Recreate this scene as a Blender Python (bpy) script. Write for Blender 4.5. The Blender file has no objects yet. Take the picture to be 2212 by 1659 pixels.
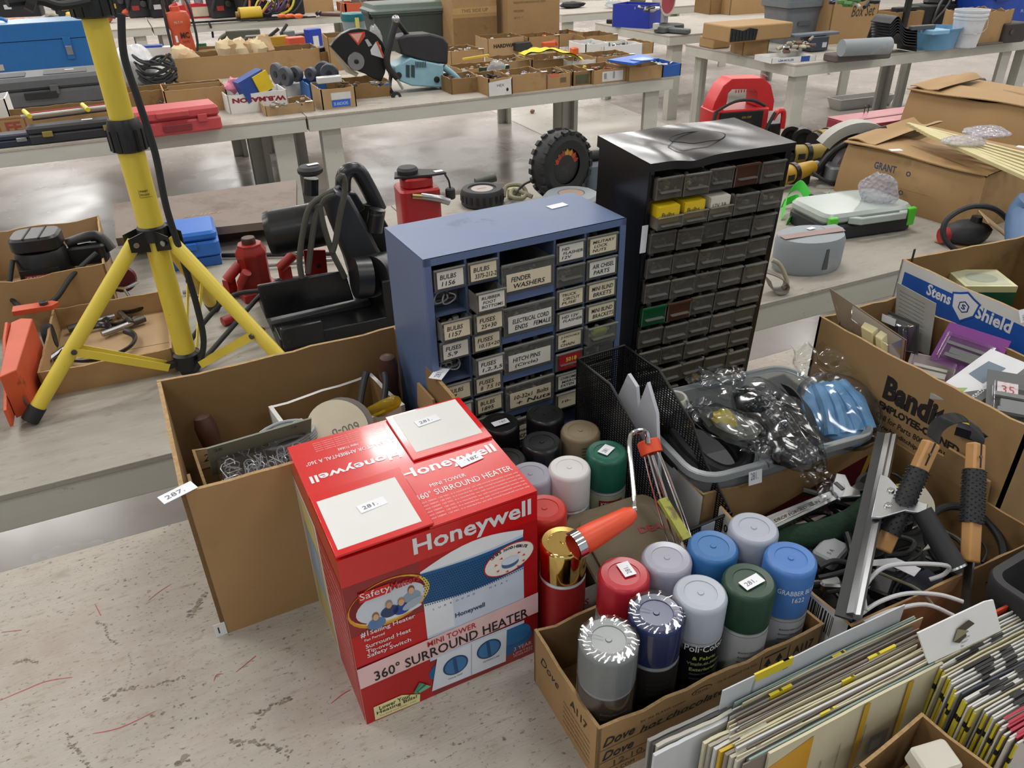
import bpy, math, random
from math import pi, sin, cos, radians as R
from mathutils import Vector, Matrix
random.seed(7)
C = bpy.context.scene.collection
sc = bpy.context.scene

# ---------------------------------------------------------------- camera, light, exposure
T = 0.74                                        # height of every trestle table top
YAW, PIT, ROL, FPX = R(24.55), R(31.0), R(-1.33), 1655.0
EYE = Vector((0, 0, 1.62))
_f = Vector((sin(YAW)*cos(PIT), cos(YAW)*cos(PIT), -sin(PIT)))
_r = Vector((cos(YAW), -sin(YAW), 0)); _u = _r.cross(_f)
_r, _u = _r*cos(ROL) + _u*sin(ROL), -_r*sin(ROL) + _u*cos(ROL)
cam = bpy.data.cameras.new('camera'); camo = bpy.data.objects.new('camera', cam); C.objects.link(camo)
cam.sensor_fit = 'HORIZONTAL'; cam.sensor_width = 36; cam.lens = 36*FPX/2212
cam.clip_start = .05; cam.clip_end = 100
camo.matrix_world = Matrix(((_r.x, _u.x, -_f.x, EYE.x), (_r.y, _u.y, -_f.y, EYE.y), (_r.z, _u.z, -_f.z, EYE.z), (0, 0, 0, 1)))
cam.dof.use_dof = False
sc.camera = camo

def atx(px, py, x):
    """world point on the upright plane at distance x that the photograph shows at pixel (px, py)"""
    d = _f + _r*((px-1106)/FPX) - _u*((py-829.5)/FPX)
    return EYE + d*(x/d.x)

def at(px, py, z=T):
    """world point at height z that the photograph shows at pixel (px, py)"""
    d = _f + _r*((px-1106)/FPX) - _u*((py-829.5)/FPX)
    return EYE + d*((z-EYE.z)/d.z)

sc.view_settings.view_transform = 'Standard'; sc.view_settings.look = 'None'
sc.view_settings.gamma = 1; sc.view_settings.use_curve_mapping = False
sc.view_settings.exposure = -0.08
sc.cycles.max_bounces = 5; sc.cycles.diffuse_bounces = 3; sc.cycles.glossy_bounces = 3; sc.cycles.transmission_bounces = 4; sc.cycles.transparent_max_bounces = 10
sc.cycles.adaptive_threshold = .03
sc.cycles.caustics_reflective = False; sc.cycles.caustics_refractive = False
w = bpy.data.worlds.new('hall_light'); sc.world = w; w.use_nodes = True
w.node_tree.nodes['Background'].inputs[0].default_value = (.86, .93, 1, 1)
w.node_tree.nodes['Background'].inputs[1].default_value = .5

def area(name, loc, sx, sy, watts, col=(1, .97, .92)):
    l = bpy.data.lights.new(name, 'AREA'); l.shape = 'RECTANGLE'; l.size = sx; l.size_y = sy
    l.energy = watts; l.color = col
    o = bpy.data.objects.new(name, l); o.location = loc; C.objects.link(o); return o
# rows of ceiling tube fixtures
for ix in range(6):
    for iy in range(11):
        area('ceiling_lamp', (-6.6+ix*4.3, -3.2+iy*3.1, 4.75), 1.5, .5, 34 if iy < 2 else 66, (1, .985, .96))


# ---------------------------------------------------------------- materials
def lin(h):
    h = h.lstrip('#'); c = [int(h[i:i+2], 16)/255 for i in (0, 2, 4)]
    return [x/12.92 if x <= .04045 else ((x+.055)/1.055)**2.4 for x in c] + [1]
SPEC = {}
def spec(name, hexc, rough=.5, metal=0, var=.10, scale=18, bump=0, **k): SPEC[name] = dict(hexc=hexc, rough=rough, metal=metal, var=var, scale=scale, bump=bump, **k)
_mats = {}
def nd(nt, t, **k):
    n = nt.nodes.new(t)
    for a, b in k.items():
        if hasattr(n, a): setattr(n, a, b)
        else: n.inputs[a.replace('_', ' ')].default_value = b
    return n
def M(name):
    if name in _mats: return _mats[name]
    if name.startswith('#'):
        p = name.split('/'); s = dict(hexc=p[0], rough=float(p[1]) if len(p) > 1 else .5, metal=float(p[2]) if len(p) > 2 else 0, var=.06, scale=25, bump=0)
        label = 'paint_' + p[0][1:]
    else: s = SPEC[name]; label = name
    m = bpy.data.materials.new(label); m.use_nodes = True; nt = m.node_tree; L = nt.links.new
    b = nt.nodes['Principled BSDF']; out = nt.nodes['Material Output']
    col = lin(s['hexc'])
    tc = nd(nt, 'ShaderNodeTexCoord'); mp = nd(nt, 'ShaderNodeMapping'); mp.inputs['Scale'].default_value = s.get('stretch', (1, 1, 1))
    L(tc.outputs['Object'], mp.inputs[0])
    n = nd(nt, 'ShaderNodeTexNoise'); n.inputs['Scale'].default_value = s['scale']; n.inputs['Detail'].default_value = 1 if name[0] == '#' else 4; n.inputs['Roughness'].default_value = .65
    L(mp.outputs[0], n.inputs['Vector'])
    r = nd(nt, 'ShaderNodeMix', data_type='RGBA'); v = s['var']
    r.inputs[6].default_value = [max(0, c*(1-v*2)) for c in col[:3]]+[1]; r.inputs[7].default_value = [min(1, c*(1+v*1.6)) for c in col[:3]]+[1]
    L(n.outputs['Fac'], r.inputs[0]); src = r.outputs[2]
    # patches of wear or dirt with a shape of their own
    for (hx, sca, lo, hi, st) in s.get('dirt', []):
        mp2 = nd(nt, 'ShaderNodeMapping'); mp2.inputs['Scale'].default_value = st; L(tc.outputs['Object'], mp2.inputs[0])
        n2 = nd(nt, 'ShaderNodeTexNoise'); n2.inputs['Scale'].default_value = sca; n2.inputs['Detail'].default_value = 5; n2.inputs['Roughness'].default_value = .7
        L(mp2.outputs[0], n2.inputs['Vector'])
        cr = nd(nt, 'ShaderNodeMapRange'); cr.inputs[1].default_value = lo; cr.inputs[2].default_value = hi; L(n2.outputs['Fac'], cr.inputs[0])
        mx = nd(nt, 'ShaderNodeMix', data_type='RGBA'); mx.inputs[7].default_value = lin(hx)
        L(src, mx.inputs[6]); L(cr.outputs[0], mx.inputs[0]); src = mx.outputs[2]
    L(src, b.inputs['Base Color'])
    b.inputs['Roughness'].default_value = s['rough']; b.inputs['Metallic'].default_value = s['metal']
    if s.get('rvar'):
        rr = nd(nt, 'ShaderNodeMapRange'); rr.inputs[3].default_value = s['rough']-s['rvar']; rr.inputs[4].default_value = s['rough']+s['rvar']
        rr.inputs[1].default_value = .3; rr.inputs[2].default_value = .7
        L(n.outputs['Fac'], rr.inputs[0]); L(rr.outputs[0], b.inputs['Roughness'])
    if s['bump']:
        bn = nd(nt, 'ShaderNodeTexNoise'); bn.inputs['Scale'].default_value = s.get('bscale', s['scale']*3); bn.inputs['Detail'].default_value = 2
        L(mp.outputs[0], bn.inputs['Vector'])
        bp = nd(nt, 'ShaderNodeBump'); bp.inputs['Strength'].default_value = s['bump']; bp.inputs['Distance'].default_value = s.get('bdist', .004)
        L(bn.outputs['Fac'], bp.inputs['Height']); L(bp.outputs[0], b.inputs['Normal'])
    if s.get('coat'): b.inputs['Coat Weight'].default_value = s['coat']; b.inputs['Coat Roughness'].default_value = .08
    if s.get('clear') is not None:      # thin transparent plastic: see-through, tinted, with gloss
        tr = nd(nt, 'ShaderNodeBsdfTransparent'); tr.inputs[0].default_value = lin(s.get('tint', '#ffffff'))
        ms = nd(nt, 'ShaderNodeMixShader'); lw = nd(nt, 'ShaderNodeLayerWeight'); lw.inputs[0].default_value = .25
        ma = nd(nt, 'ShaderNodeMath', operation='MULTIPLY_ADD'); ma.inputs[1].default_value = .45; ma.inputs[2].default_value = s['clear']
        if s.get('crinkle'):
            k2 = nd(nt, 'ShaderNodeTexVoronoi'); k2.inputs['Scale'].default_value = s['crinkle']; L(tc.outputs['Object'], k2.inputs['Vector'])
            bp = nd(nt, 'ShaderNodeBump'); bp.inputs['Strength'].default_value = 1; bp.inputs['Distance'].default_value = .01
            L(k2.outputs['Distance'], bp.inputs['Height']); L(bp.outputs[0], b.inputs['Normal']); L(bp.outputs[0], lw.inputs['Normal'])
        L(lw.outputs['Fresnel'], ma.inputs[0]); L(ma.outputs[0], ms.inputs[0]); L(tr.outputs[0], ms.inputs[1]); L(b.outputs[0], ms.inputs[2])
        if s.get('gloss'):
            gl = nd(nt, 'ShaderNodeBsdfGlossy'); gl.inputs['Roughness'].default_value = s['rough']; L(gl.outputs[0], ms.inputs[2])
            if s.get('crinkle'): L(bp.outputs[0], gl.inputs['Normal'])
        L(ms.outputs[0], out.inputs[0])
    _mats[name] = m; return m

spec('table_white', '#aea89e', .72, var=.08, scale=9, stretch=(1, 7, 7), bump=.25, bscale=60,
     dirt=[('#9b9184', 34, .555, .69, (1, 3.2, 1)), ('#675e54', 120, .59, .66, (1, 1.6, 1)), ('#a2968b', 4, .50, .70, (1, 1, 1)), ('#8d8476', 3.5, .64, .76, (1, 2, 1)), ('#5d564e', 9, .70, .74, (1, 2.5, 1))])
spec('table_dirty', '#9e998f', .75, var=.08, scale=7, stretch=(1, 6, 6), bump=.2, bscale=60,
     dirt=[('#8f8777', 26, .57, .70, (1, 3, 1)), ('#6f675b', 4, .60, .76, (1, 2, 1)), ('#57503f', 11, .68, .74, (1, 2, 1))])
spec('board_paint', '#bcbbb1', .6, var=.06, scale=6, stretch=(1, 1, 4), dirt=[('#8e8a80', 22, .64, .74, (1, 1, 2)), ('#6f6254', 30, .73, .76, (1, 1, 2))])
spec('concrete', '#b3aaa4', .24, var=.07, scale=1.3, rvar=.12, dirt=[('#bdb5af', .8, .50, .66, (1, 1, 1)), ('#7d736c', 25, .68, .76, (1, 1, 1)), ('#a0968f', 2, .55, .75, (1, 1, 1))])
spec('floor_paint', '#c6c1b8', .3, var=.05, scale=2, rvar=.1, dirt=[('#9d958a', 12, .62, .75, (1, 1, 1))])
spec('kraft', '#a58459', .75, var=.07, scale=7, bump=.12, bscale=30, dirt=[('#8b6c45', 5, .6, .75, (1, 1, 1))])
spec('kraft_light', '#ac8f69', .75, var=.07, scale=7, bump=.1, bscale=30)
spec('kraft_dark', '#876941', .8, var=.08, scale=7, bump=.12, bscale=30, dirt=[('#6a5133', 6, .58, .72, (1, 1, 1))])
spec('plastic_edge', '#8c8a84', .15, clear=.5, tint='#dddddd')
spec('kraft_edge', '#aa8b60', .8, var=.30, scale=160)
spec('box_white', '#dcdcd9', .6, var=.04, scale=9, dirt=[('#a39b8c', 8, .66, .78, (1, 1, 1))])
spec('tape', '#b3935f', .2, var=.04)
spec('blue_cab', '#5a6d92', .42, var=.05, scale=5, rvar=.06, dirt=[('#4a5c7d', 14, .64, .7, (1, 1, 1))])
spec('blue_cab_dark', '#465671', .5)
spec('black_paint', '#0b0c10', .24, var=.1, scale=8, dirt=[('#8d8f92', 70, .74, .76, (1, 1, 1))])
spec('black_top', '#2a2c32', .17, .45, var=.1, scale=5, rvar=.05, bump=.25, bscale=6, bdist=.005, dirt=[('#9fa2a8', 38, .72, .75, (1, 1, 1))])
spec('red_gloss', '#d0181a', .22, var=.02, scale=14, coat=.6, bump=.03, bscale=8)
spec('red_dark', '#8f1418', .28, coat=.5)
spec('white_gloss', '#e4e6ea', .25, coat=.5, var=.01)
spec('yellow_paint', '#dcc444', .38, var=.05, scale=12, dirt=[('#8a6f22', 60, .68, .72, (1, 1, 1)), ('#b59a2b', 9, .62, .74, (1, 1, 1))])
spec('black_plastic', '#151617', .38, var=.12)
spec('black_matte', '#1b1b1c', .7, var=.2)
spec('dusty_black', '#29292b', .62, var=.25, scale=9, dirt=[('#5b5851', 6, .60, .80, (1, 1, 1))])
spec('cast_black', '#17181b', .3, var=.2, scale=6, rvar=.1, dirt=[('#55534f', 9, .64, .8, (1, 1, 1))])
spec('rubber', '#202224', .6, var=.15)
spec('grey_plastic', '#7f8689', .45, var=.06)
spec('grey_dusty', '#8b9297', .6, var=.08, scale=6, dirt=[('#b3b1a9', 5, .58, .8, (1, 1, 1))])
spec('steel', '#a9abad', .30, 1, var=.05, scale=40)
spec('steel_dark', '#5d5c5b', .38, .9, var=.2, scale=25, rvar=.1)
spec('chrome', '#d9dcdf', .1, 1, var=.02)
spec('gold', '#e8c87a', .09, 1, var=.03)
spec('rusty', '#6d5648', .7, .3, var=.25, scale=8, dirt=[('#8a7a6c', 9, .55, .7, (1, 1, 1))])
spec('red_tool', '#9c2420', .42, var=.12, scale=9, dirt=[('#3c221b', 9, .62, .74, (1, 1, 1))])
spec('orange_tool', '#c4512f', .5, var=.10, scale=9, dirt=[('#55301f', 11, .64, .74, (1, 1, 1))])
spec('wood', '#b98a55', .55, var=.16, scale=8, stretch=(1, 1, 7))
spec('wood_dark', '#4a2c20', .5, var=.25, scale=9)
spec('clear', '#cfd2d2', .08, clear=.07, gloss=1, var=.02)
spec('clear_smoke', '#6a675f', .1, clear=.30, tint='#c8c2b4', var=.1)
spec('drawer_clear', '#b4b5b1', .08, clear=.15, tint='#e2e2dd', var=.12, dirt=[('#c8c8c2', 12, .5, .8, (1, 1, 1))])
spec('drawer_smoke', '#a39f96', .08, clear=.17, tint='#d2cdc2', var=.2, dirt=[('#c9c4b8', 14, .48, .75, (1, 1, 1))])
spec('frost', '#aeb4b6', .3, clear=.62, tint='#dfe6e8', var=.03)
spec('cap_frost', '#c3c5d4', .2, clear=.66, tint='#e8ebf5', var=.03)
spec('brown_clear', '#857a66', .14, clear=.58, tint='#cfc3a8', var=.05)
spec('bag', '#c9cdd2', .12, clear=.07, gloss=1, crinkle=26, tint='#f2f5f7')
spec('bag_big', '#d9dbde', .12, clear=.30, crinkle=9, tint='#f2f5f7')
spec('bubble', '#e6e4ec', .06, clear=.32, crinkle=80, tint='#f4f4f8')
spec('mesh_wire', '#0d0d0e', .4)
spec('foil_black', '#24262b', .22, var=.25, bump=1, bscale=28, bdist=.02)
spec('blue_glove', '#6ea5d6', .5, var=.18, scale=14, bump=.8, bscale=16, bdist=.02, dirt=[('#cfdcea', 12, .58, .74, (1, 1, 1))])
spec('green_cloth', '#15301f', .95, var=.3, scale=60, bump=.6, bscale=90)
spec('concrete_dark', '#6f655e', .35, var=.05, scale=2)
spec('ceiling_white', '#e6e6e2', .8, var=.02); spec('wall_white', '#d5d4ce', .8, var=.03)
spec('peeling_paint', '#a5a84a', .7, var=.15, scale=30, dirt=[('#7c6b45', 40, .52, .62, (1, 1, 1))])
spec('lid_milky', '#b4bfb9', .25, clear=.80, tint='#dfe9e4', var=.04)
spec('sack', '#c9c9ca', .35, var=.08, bump=.8, bscale=10, bdist=.03)
spec('beam_steel', '#7b6d63', .6, .2, var=.14, scale=9, dirt=[('#5d4a40', 5, .5, .7, (1, 1, 1))])
spec('trough_black', '#303236', .45, var=.2)
spec('card', '#d9d0b3', .7, var=.06, scale=8, dirt=[('#b8a984', 7, .6, .78, (1, 1, 1))])

spec('amber', '#c9a93a', .1, clear=.35, tint='#e6d36a')
spec('drawer_green', '#1f6b3f', .2, clear=.5, tint='#9fd0ae'); spec('drawer_brown', '#5f3b2c', .25, clear=.55, tint='#b08a74')

# ---------------------------------------------------------------- mesh building
_txt = {}
def glyphs(s, bold=0, shear=0):
    k = (s, bold, shear)
    if k not in _txt:
        cu = bpy.data.curves.new('t', 'FONT'); cu.body = s; cu.resolution_u = 2; cu.offset = bold; cu.shear = shear
        o = bpy.data.objects.new('t', cu); me = bpy.data.meshes.new_from_object(o)
        vs = [(v.co.x, v.co.y) for v in me.vertices]; fs = [tuple(p.vertices) for p in me.polygons]
        bpy.data.objects.remove(o); bpy.data.meshes.remove(me); bpy.data.curves.remove(cu)
        if not vs: vs = [(0, 0), (.1, 0), (0, .1)]; fs = []
        x0 = min(v[0] for v in vs); x1 = max(v[0] for v in vs); y0 = min(v[1] for v in vs); y1 = max(v[1] for v in vs)
        _txt[k] = ([((x-x0)/max(x1-x0, 1e-6), (y-y0)/max(y1-y0, 1e-6)) for x, y in vs], fs, (x1-x0)/max(y1-y0, 1e-6))
    return _txt[k]
def smooth(pts, k=4, closed=False):
    P = [Vector(p) for p in pts]; n = len(P)
    if n < 3 or k < 2: return P
    out = []
    for i in range(n if closed else n-1):
        g = lambda j: P[j % n] if closed else P[max(0, min(n-1, j))]
        a, b, c, d = g(i-1), g(i), g(i+1), g(i+2)
        for j in range(k):
            t = j/k; out.append(.5*((2*b)+(c-a)*t+(2*a-5*b+4*c-d)*t*t+(3*b-a-3*c+d)*t**3))
    if not closed: out.append(P[-1])
    return out
def frame(o=(0, 0, 0), rz=0, rx=0, ry=0, s=1):
    return Matrix.Translation(Vector(o)) @ Matrix.Rotation(rz, 4, 'Z') @ Matrix.Rotation(ry, 4, 'Y') @ Matrix.Rotation(rx, 4, 'X') @ Matrix.Scale(s, 4)
class MB:
    def __init__(s): s.v = []; s.f = []; s.m = []; s.mats = []; s.X = Matrix()
    def on(s, *a, **k): s.X = frame(*a, **k) if not (a and isinstance(a[0], Matrix)) else a[0]; return s
    def off(s): s.X = Matrix(); return s
    def mi(s, m):
        if m not in s.mats: s.mats.append(m)
        return s.mats.index(m)
    def add(s, vs, fs, m):
        k = len(s.v); i = s.mi(m)
        s.v += [s.X @ Vector(p) for p in vs]
        for f in fs: s.f.append([k+j for j in f]); s.m.append(i)
        return s
    def bx(s, x0, y0, z0, x1, y1, z1, m):
        return s.add([(x0, y0, z0), (x1, y0, z0), (x1, y1, z0), (x0, y1, z0), (x0, y0, z1), (x1, y0, z1), (x1, y1, z1), (x0, y1, z1)],
                     [(0, 3, 2, 1), (4, 5, 6, 7), (0, 1, 5, 4), (1, 2, 6, 5), (2, 3, 7, 6), (3, 0, 4, 7)], m)
    def box(s, c, d, m): return s.bx(c[0]-d[0]/2, c[1]-d[1]/2, c[2]-d[2]/2, c[0]+d[0]/2, c[1]+d[1]/2, c[2]+d[2]/2, m)
    def rbox(s, c, d, m, r=.01, ch=.004, n=4):
        """box with rounded upright corners and eased edges; c is the middle"""
        def ring(z, ins):
            o = []; rr = max(r-ins, .0005); hx, hy = d[0]/2-ins, d[1]/2-ins
            for q, (sx, sy) in enumerate(((1, 1), (-1, 1), (-1, -1), (1, -1))):
                for j in range(n+1):
                    a = pi/2*(q+j/n); o.append((c[0]+sx*(hx-rr)+rr*cos(a), c[1]+sy*(hy-rr)+rr*sin(a), z))
            return o
        zs = [(c[2]-d[2]/2, ch), (c[2]-d[2]/2+ch, 0), (c[2]+d[2]/2-ch, 0), (c[2]+d[2]/2, ch)]
        return s.rings([ring(*q) for q in zs], m, True)
    def rings(s, rs, m, caps=False, closed=True):
        k = len(rs[0]); vs = [p for r in rs for p in r]; fs = []
        for i in range(len(rs)-1):
            for j in range(k if closed else k-1): fs.append((i*k+j, i*k+(j+1) % k, (i+1)*k+(j+1) % k, (i+1)*k+j))
        if caps: fs.append(tuple(reversed(range(k)))); fs.append(tuple(range((len(rs)-1)*k, len(rs)*k)))
        return s.add(vs, fs, m)
    def lathe(s, prof, m, n=28, c=(0, 0, 0), ax='z', caps=True, sq=1):
        rs = []
        for r, z in prof:
            o = []
            for j in range(n):
                a = 2*pi*j/n; x, y = r*cos(a), r*sin(a)*sq
                o.append((c[0]+x, c[1]+y, c[2]+z) if ax == 'z' else (c[0]+z, c[1]+x, c[2]+y) if ax == 'x' else (c[0]+y, c[1]+z, c[2]+x))
            rs.append(o)
        return s.rings(rs, m, caps)
    def tube(s, pts, r, m, n=8, k=1, closed=False, flat=1):
        P = smooth(pts, k, closed) if k > 1 else [Vector(p) for p in pts]; rs = []; u = None
        for i, p in enumerate(P):
            t = (P[(i+1) % len(P)]-P[i-1]) if closed else (P[min(i+1, len(P)-1)]-P[max(i-1, 0)])
            if t.length < 1e-9: t = Vector((0, 0, 1))
            t.normalize()
            if u is None: u = t.orthogonal()
            u = (u-t*u.dot(t)); u = u.normalized() if u.length > 1e-6 else t.orthogonal().normalized(); w_ = t.cross(u)
            q = r(i/(len(P)-1)) if callable(r) else r
            rs.append([p+u*(q*cos(2*pi*j/n))+w_*(q*flat*sin(2*pi*j/n)) for j in range(n)])
        if closed: rs.append(rs[0])
        return s.rings(rs, m, not closed)
    def cyl(s, a, b, r, m, n=20, r1=None): return s.tube([a, b], (lambda t: r+(r1-r)*t) if r1 is not None else r, m, n)
    def bar(s, a, b, w_, h, m, up=(0, 0, 1)):
        """rectangular bar from a to b, w_ wide, h high"""
        a, b = Vector(a), Vector(b); t = (b-a).normalized(); x = t.cross(Vector(up))
        x = x.normalized() if x.length > 1e-6 else Vector((1, 0, 0)); z = x.cross(t)
        q = [(-1, -1), (1, -1), (1, 1), (-1, 1)]
        return s.rings([[p+x*(i*w_/2)+z*(j*h/2) for i, j in q] for p in (a, b)], m, True)
    def prism(s, pts, ext, m, o=(0, 0, 0), u=(1, 0, 0), v=(0, 0, 1)):
        """outline pts in the (u, v) plane pushed along ext"""
        o, u, v, e = Vector(o), Vector(u), Vector(v), Vector(ext)
        a = [o+u*p[0]+v*p[1] for p in pts]
        if u.cross(v).dot(e) < 0: a.reverse()
        return s.rings([a, [p+e for p in a]], m, True)
    def sheet(s, fn, nu, nv, m):
        vs = [fn(i/nu, j/nv) for i in range(nu+1) for j in range(nv+1)]
        return s.add(vs, [(i*(nv+1)+j, (i+1)*(nv+1)+j, (i+1)*(nv+1)+j+1, i*(nv+1)+j+1) for i in range(nu) for j in range(nv)], m)
    def blob(s, c, d, m, n=16, k=9, lump=0, seed=0):
        rnd = random.Random(seed); ph = [rnd.uniform(0, 6.3) for _ in range(6)]; rs = []
        for i in range(1, k):
            th = pi*i/k; o = []
            for j in range(n):
                a = 2*pi*j/n; q = 1+lump*(sin(3*a+ph[0]+2*th)+sin(5*th+ph[1]+a)+.6*sin(7*a-4*th+ph[2]))
                o.append((c[0]+d[0]/2*sin(th)*cos(a)*q, c[1]+d[1]/2*sin(th)*sin(a)*q, c[2]-d[2]/2*cos(th)*q))
            rs.append(o)
        return s.rings(rs, m, True)
    def txt(s, st, o, u, v, m, w_=None, h=None, bold=0, shear=0):
        """lettering whose lower left corner is o, running along u, rising along v"""
        vs, fs, asp = glyphs(st, bold, shear)
        if h is None: h = w_/asp
        if w_ is None: w_ = h*asp
        o, u, v = Vector(o), Vector(u).normalized(), Vector(v).normalized()
        return s.add([o+u*(x*w_)+v*(y*h) for x, y in vs], fs, m)
    def build(s, name, parent=None, loc=None, rz=0, bev=0, mat=None, rx=0, ry=0):
        me = bpy.data.meshes.new(name); me.from_pydata([tuple(p) for p in s.v], [], s.f)
        for mm in s.mats: me.materials.append(M(mm))
        me.polygons.foreach_set('material_index', s.m)
        me.polygons.foreach_set('use_smooth', [True]*len(me.polygons)); me.update()
        try: me.set_sharp_from_angle(angle=R(35))
        except Exception: pass
        o = bpy.data.objects.new(name, me); C.objects.link(o)
        if parent is not None: o.parent = parent
        if loc is not None: o.location = loc
        o.rotation_euler = (rx, ry, rz)
        if bev:
            b = o.modifiers.new('bevel', 'BEVEL'); b.width = bev; b.segments = 2; b.limit_method = 'ANGLE'; b.angle_limit = R(50)
        return o
def tag(o, label, cat, group=None, kind=None):
    o['label'] = label; o['category'] = cat
    if group: o['group'] = group
    if kind: o['kind'] = kind
    return o
def struct(name, mb, bev=0, **k):
    o = mb.build(name, bev=bev, **k); o['kind'] = 'structure'; return o
def thing(name, label, cat, loc=(0, 0, 0), rz=0, group=None, rx=0, ry=0):
    o = bpy.data.objects.new(name, None); o.empty_display_size = .05; C.objects.link(o)
    o.location = loc; o.rotation_euler = (rx, ry, rz); return tag(o, label, cat, group)
def one(mb, name, label, cat, loc=(0, 0, 0), rz=0, group=None, bev=0, rx=0, ry=0):
    return tag(mb.build(name, None, loc, rz, bev, rx=rx, ry=ry), label, cat, group)
class Face:
    """print on a flat panel: o lower left corner, u and v its edges as vectors; coordinates run 0..1"""
    def __init__(s, mb, o, u, v, k=.00025):
        s.b = mb; s.o = Vector(o); s.u = Vector(u); s.v = Vector(v); s.n = s.u.cross(s.v).normalized(); s.k = k
    def p(s, x, y, l): return s.o+s.u*x+s.v*y+s.n*(s.k*l)
    def poly(s, pts, m, l=1): s.b.add([s.p(x, y, l) for x, y in pts], [tuple(range(len(pts)))], m)
    def q(s, x0, y0, x1, y1, m, l=1): s.poly([(x0, y0), (x1, y0), (x1, y1), (x0, y1)], m, l)
    def ell(s, cx, cy, rx, ry, m, l=1, rot=0, n=28, a0=0, a1=2*pi):
        s.poly([(cx+rx*cos(a0+(a1-a0)*i/n)*cos(rot)-ry*sin(a0+(a1-a0)*i/n)*sin(rot), cy+rx*cos(a0+(a1-a0)*i/n)*sin(rot)+ry*sin(a0+(a1-a0)*i/n)*cos(rot)) for i in range(n)], m, l)
    def txt(s, st, x, y, m, w_=None, h=None, l=2, bold=0, shear=0, rot=0):
        U, V = s.u.length, s.v.length; u, v = s.u.normalized(), s.v.normalized()
        if rot: u, v = u*cos(rot)+v*sin(rot), v*cos(rot)-u*sin(rot)
        s.b.txt(st, s.p(x, y, l), u, v, m, w_*U if w_ else None, h*V if h else None, bold, shear)
def open_box(mb, w_, d, h, t=.004, out='kraft', inn=None, edge='kraft_edge', floor=True, wob=0, seed=0, skip=None):
    """a topless carton, base at z = 0, centred"""
    inn = inn or out; rnd = random.Random(seed); x, y = w_/2, d/2
    def wall(a, b, n):
        a, b, n = Vector(a), Vector(b), Vector(n)*t; k = max(2, int((b-a).length/.03)) if wob else 1
        hs = [h-(rnd.uniform(0, wob) if 0 < i < k else 0) for i in range(k+1)]
        P = [a+(b-a)*(i/k) for i in range(k+1)]
        for i in range(k):
            p, q = P[i], P[i+1]; z0, z1 = Vector((0, 0, hs[i])), Vector((0, 0, hs[i+1]))
            mb.add([p, q, q+z1, p+z0], [(0, 1, 2, 3)], out); mb.add([p+n, q+n, q+n+z1, p+n+z0], [(3, 2, 1, 0)], inn)
            mb.add([p+z0, q+z1, q+n+z1, p+n+z0], [(0, 1, 2, 3)], edge)
        mb.add([P[0], P[0]+n, P[0]+n+Vector((0, 0, h)), P[0]+Vector((0, 0, h))], [(0, 1, 2, 3)], edge)
        mb.add([P[-1], P[-1]+n, P[-1]+n+Vector((0, 0, h)), P[-1]+Vector((0, 0, h))], [(3, 2, 1, 0)], edge)
    for i_, q_ in enumerate((((-x, -y, 0), (x, -y, 0), (0, 1, 0)), ((x, -y, 0), (x, y, 0), (-1, 0, 0)), ((x, y, 0), (-x, y, 0), (0, -1, 0)), ((-x, y, 0), (-x, -y, 0), (1, 0, 0)))):
        if i_ != skip: wall(*q_)
    if floor: mb.bx(-x+t/2, -y+t/2, 0, x-t/2, y-t/2, t, inn)
    return mb
def sticker(parent, loc, s=(.03, .014), txt='281.', rz=0, rx=0, ry=0, name='price_sticker', back='#e9ebf0/.5'):
    b = MB(); b.bx(-s[0]/2, -s[1]/2, 0, s[0]/2, s[1]/2, .0006, back)
    if txt: b.txt(txt, (-s[0]*.36, -s[1]*.22, .0009), (1, 0, 0), (0, 1, 0), '#6b7280', w_=s[0]*.55, h=s[1]*.42)
    return b.build(name, parent, loc, rz, rx=rx, ry=ry)

# ---------------------------------------------------------------- the setting and the tables
fl = MB(); fl.bx(-14, -6, -.05, 22, 34, 0, 'concrete'); struct('floor', fl)
fs = MB(); a_, b_, c_, d_ = at(1056, 238, 0), at(1250, 328, 0), at(1419, 261, 0), at(1300, 216, 0)
e1 = (b_-a_).normalized(); e2 = (c_-d_).normalized()
q_ = [a_-e1*6, a_+(b_-a_)+e1*3.0, c_+e2*3.6, d_-e2*6]
fs.add([(p.x, p.y, .002) for p in q_], [(0, 1, 2, 3)], 'floor_paint'); struct('trim_1', fs)
b = MB(); b.bx(-14, -6, 5.0, 22, 34, 5.1, 'ceiling_white'); struct('ceiling', b)
b = MB(); b.bx(-14, 34, 0, 22, 34.1, 5, 'wall_white'); struct('wall_back', b)
b = MB(); b.bx(-14.1, -6, 0, -14, 34, 5, 'wall_white'); struct('wall_left', b)
b = MB(); b.bx(22, -6, 0, 22.1, 34, 5, 'wall_white'); struct('wall_right', b)

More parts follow.
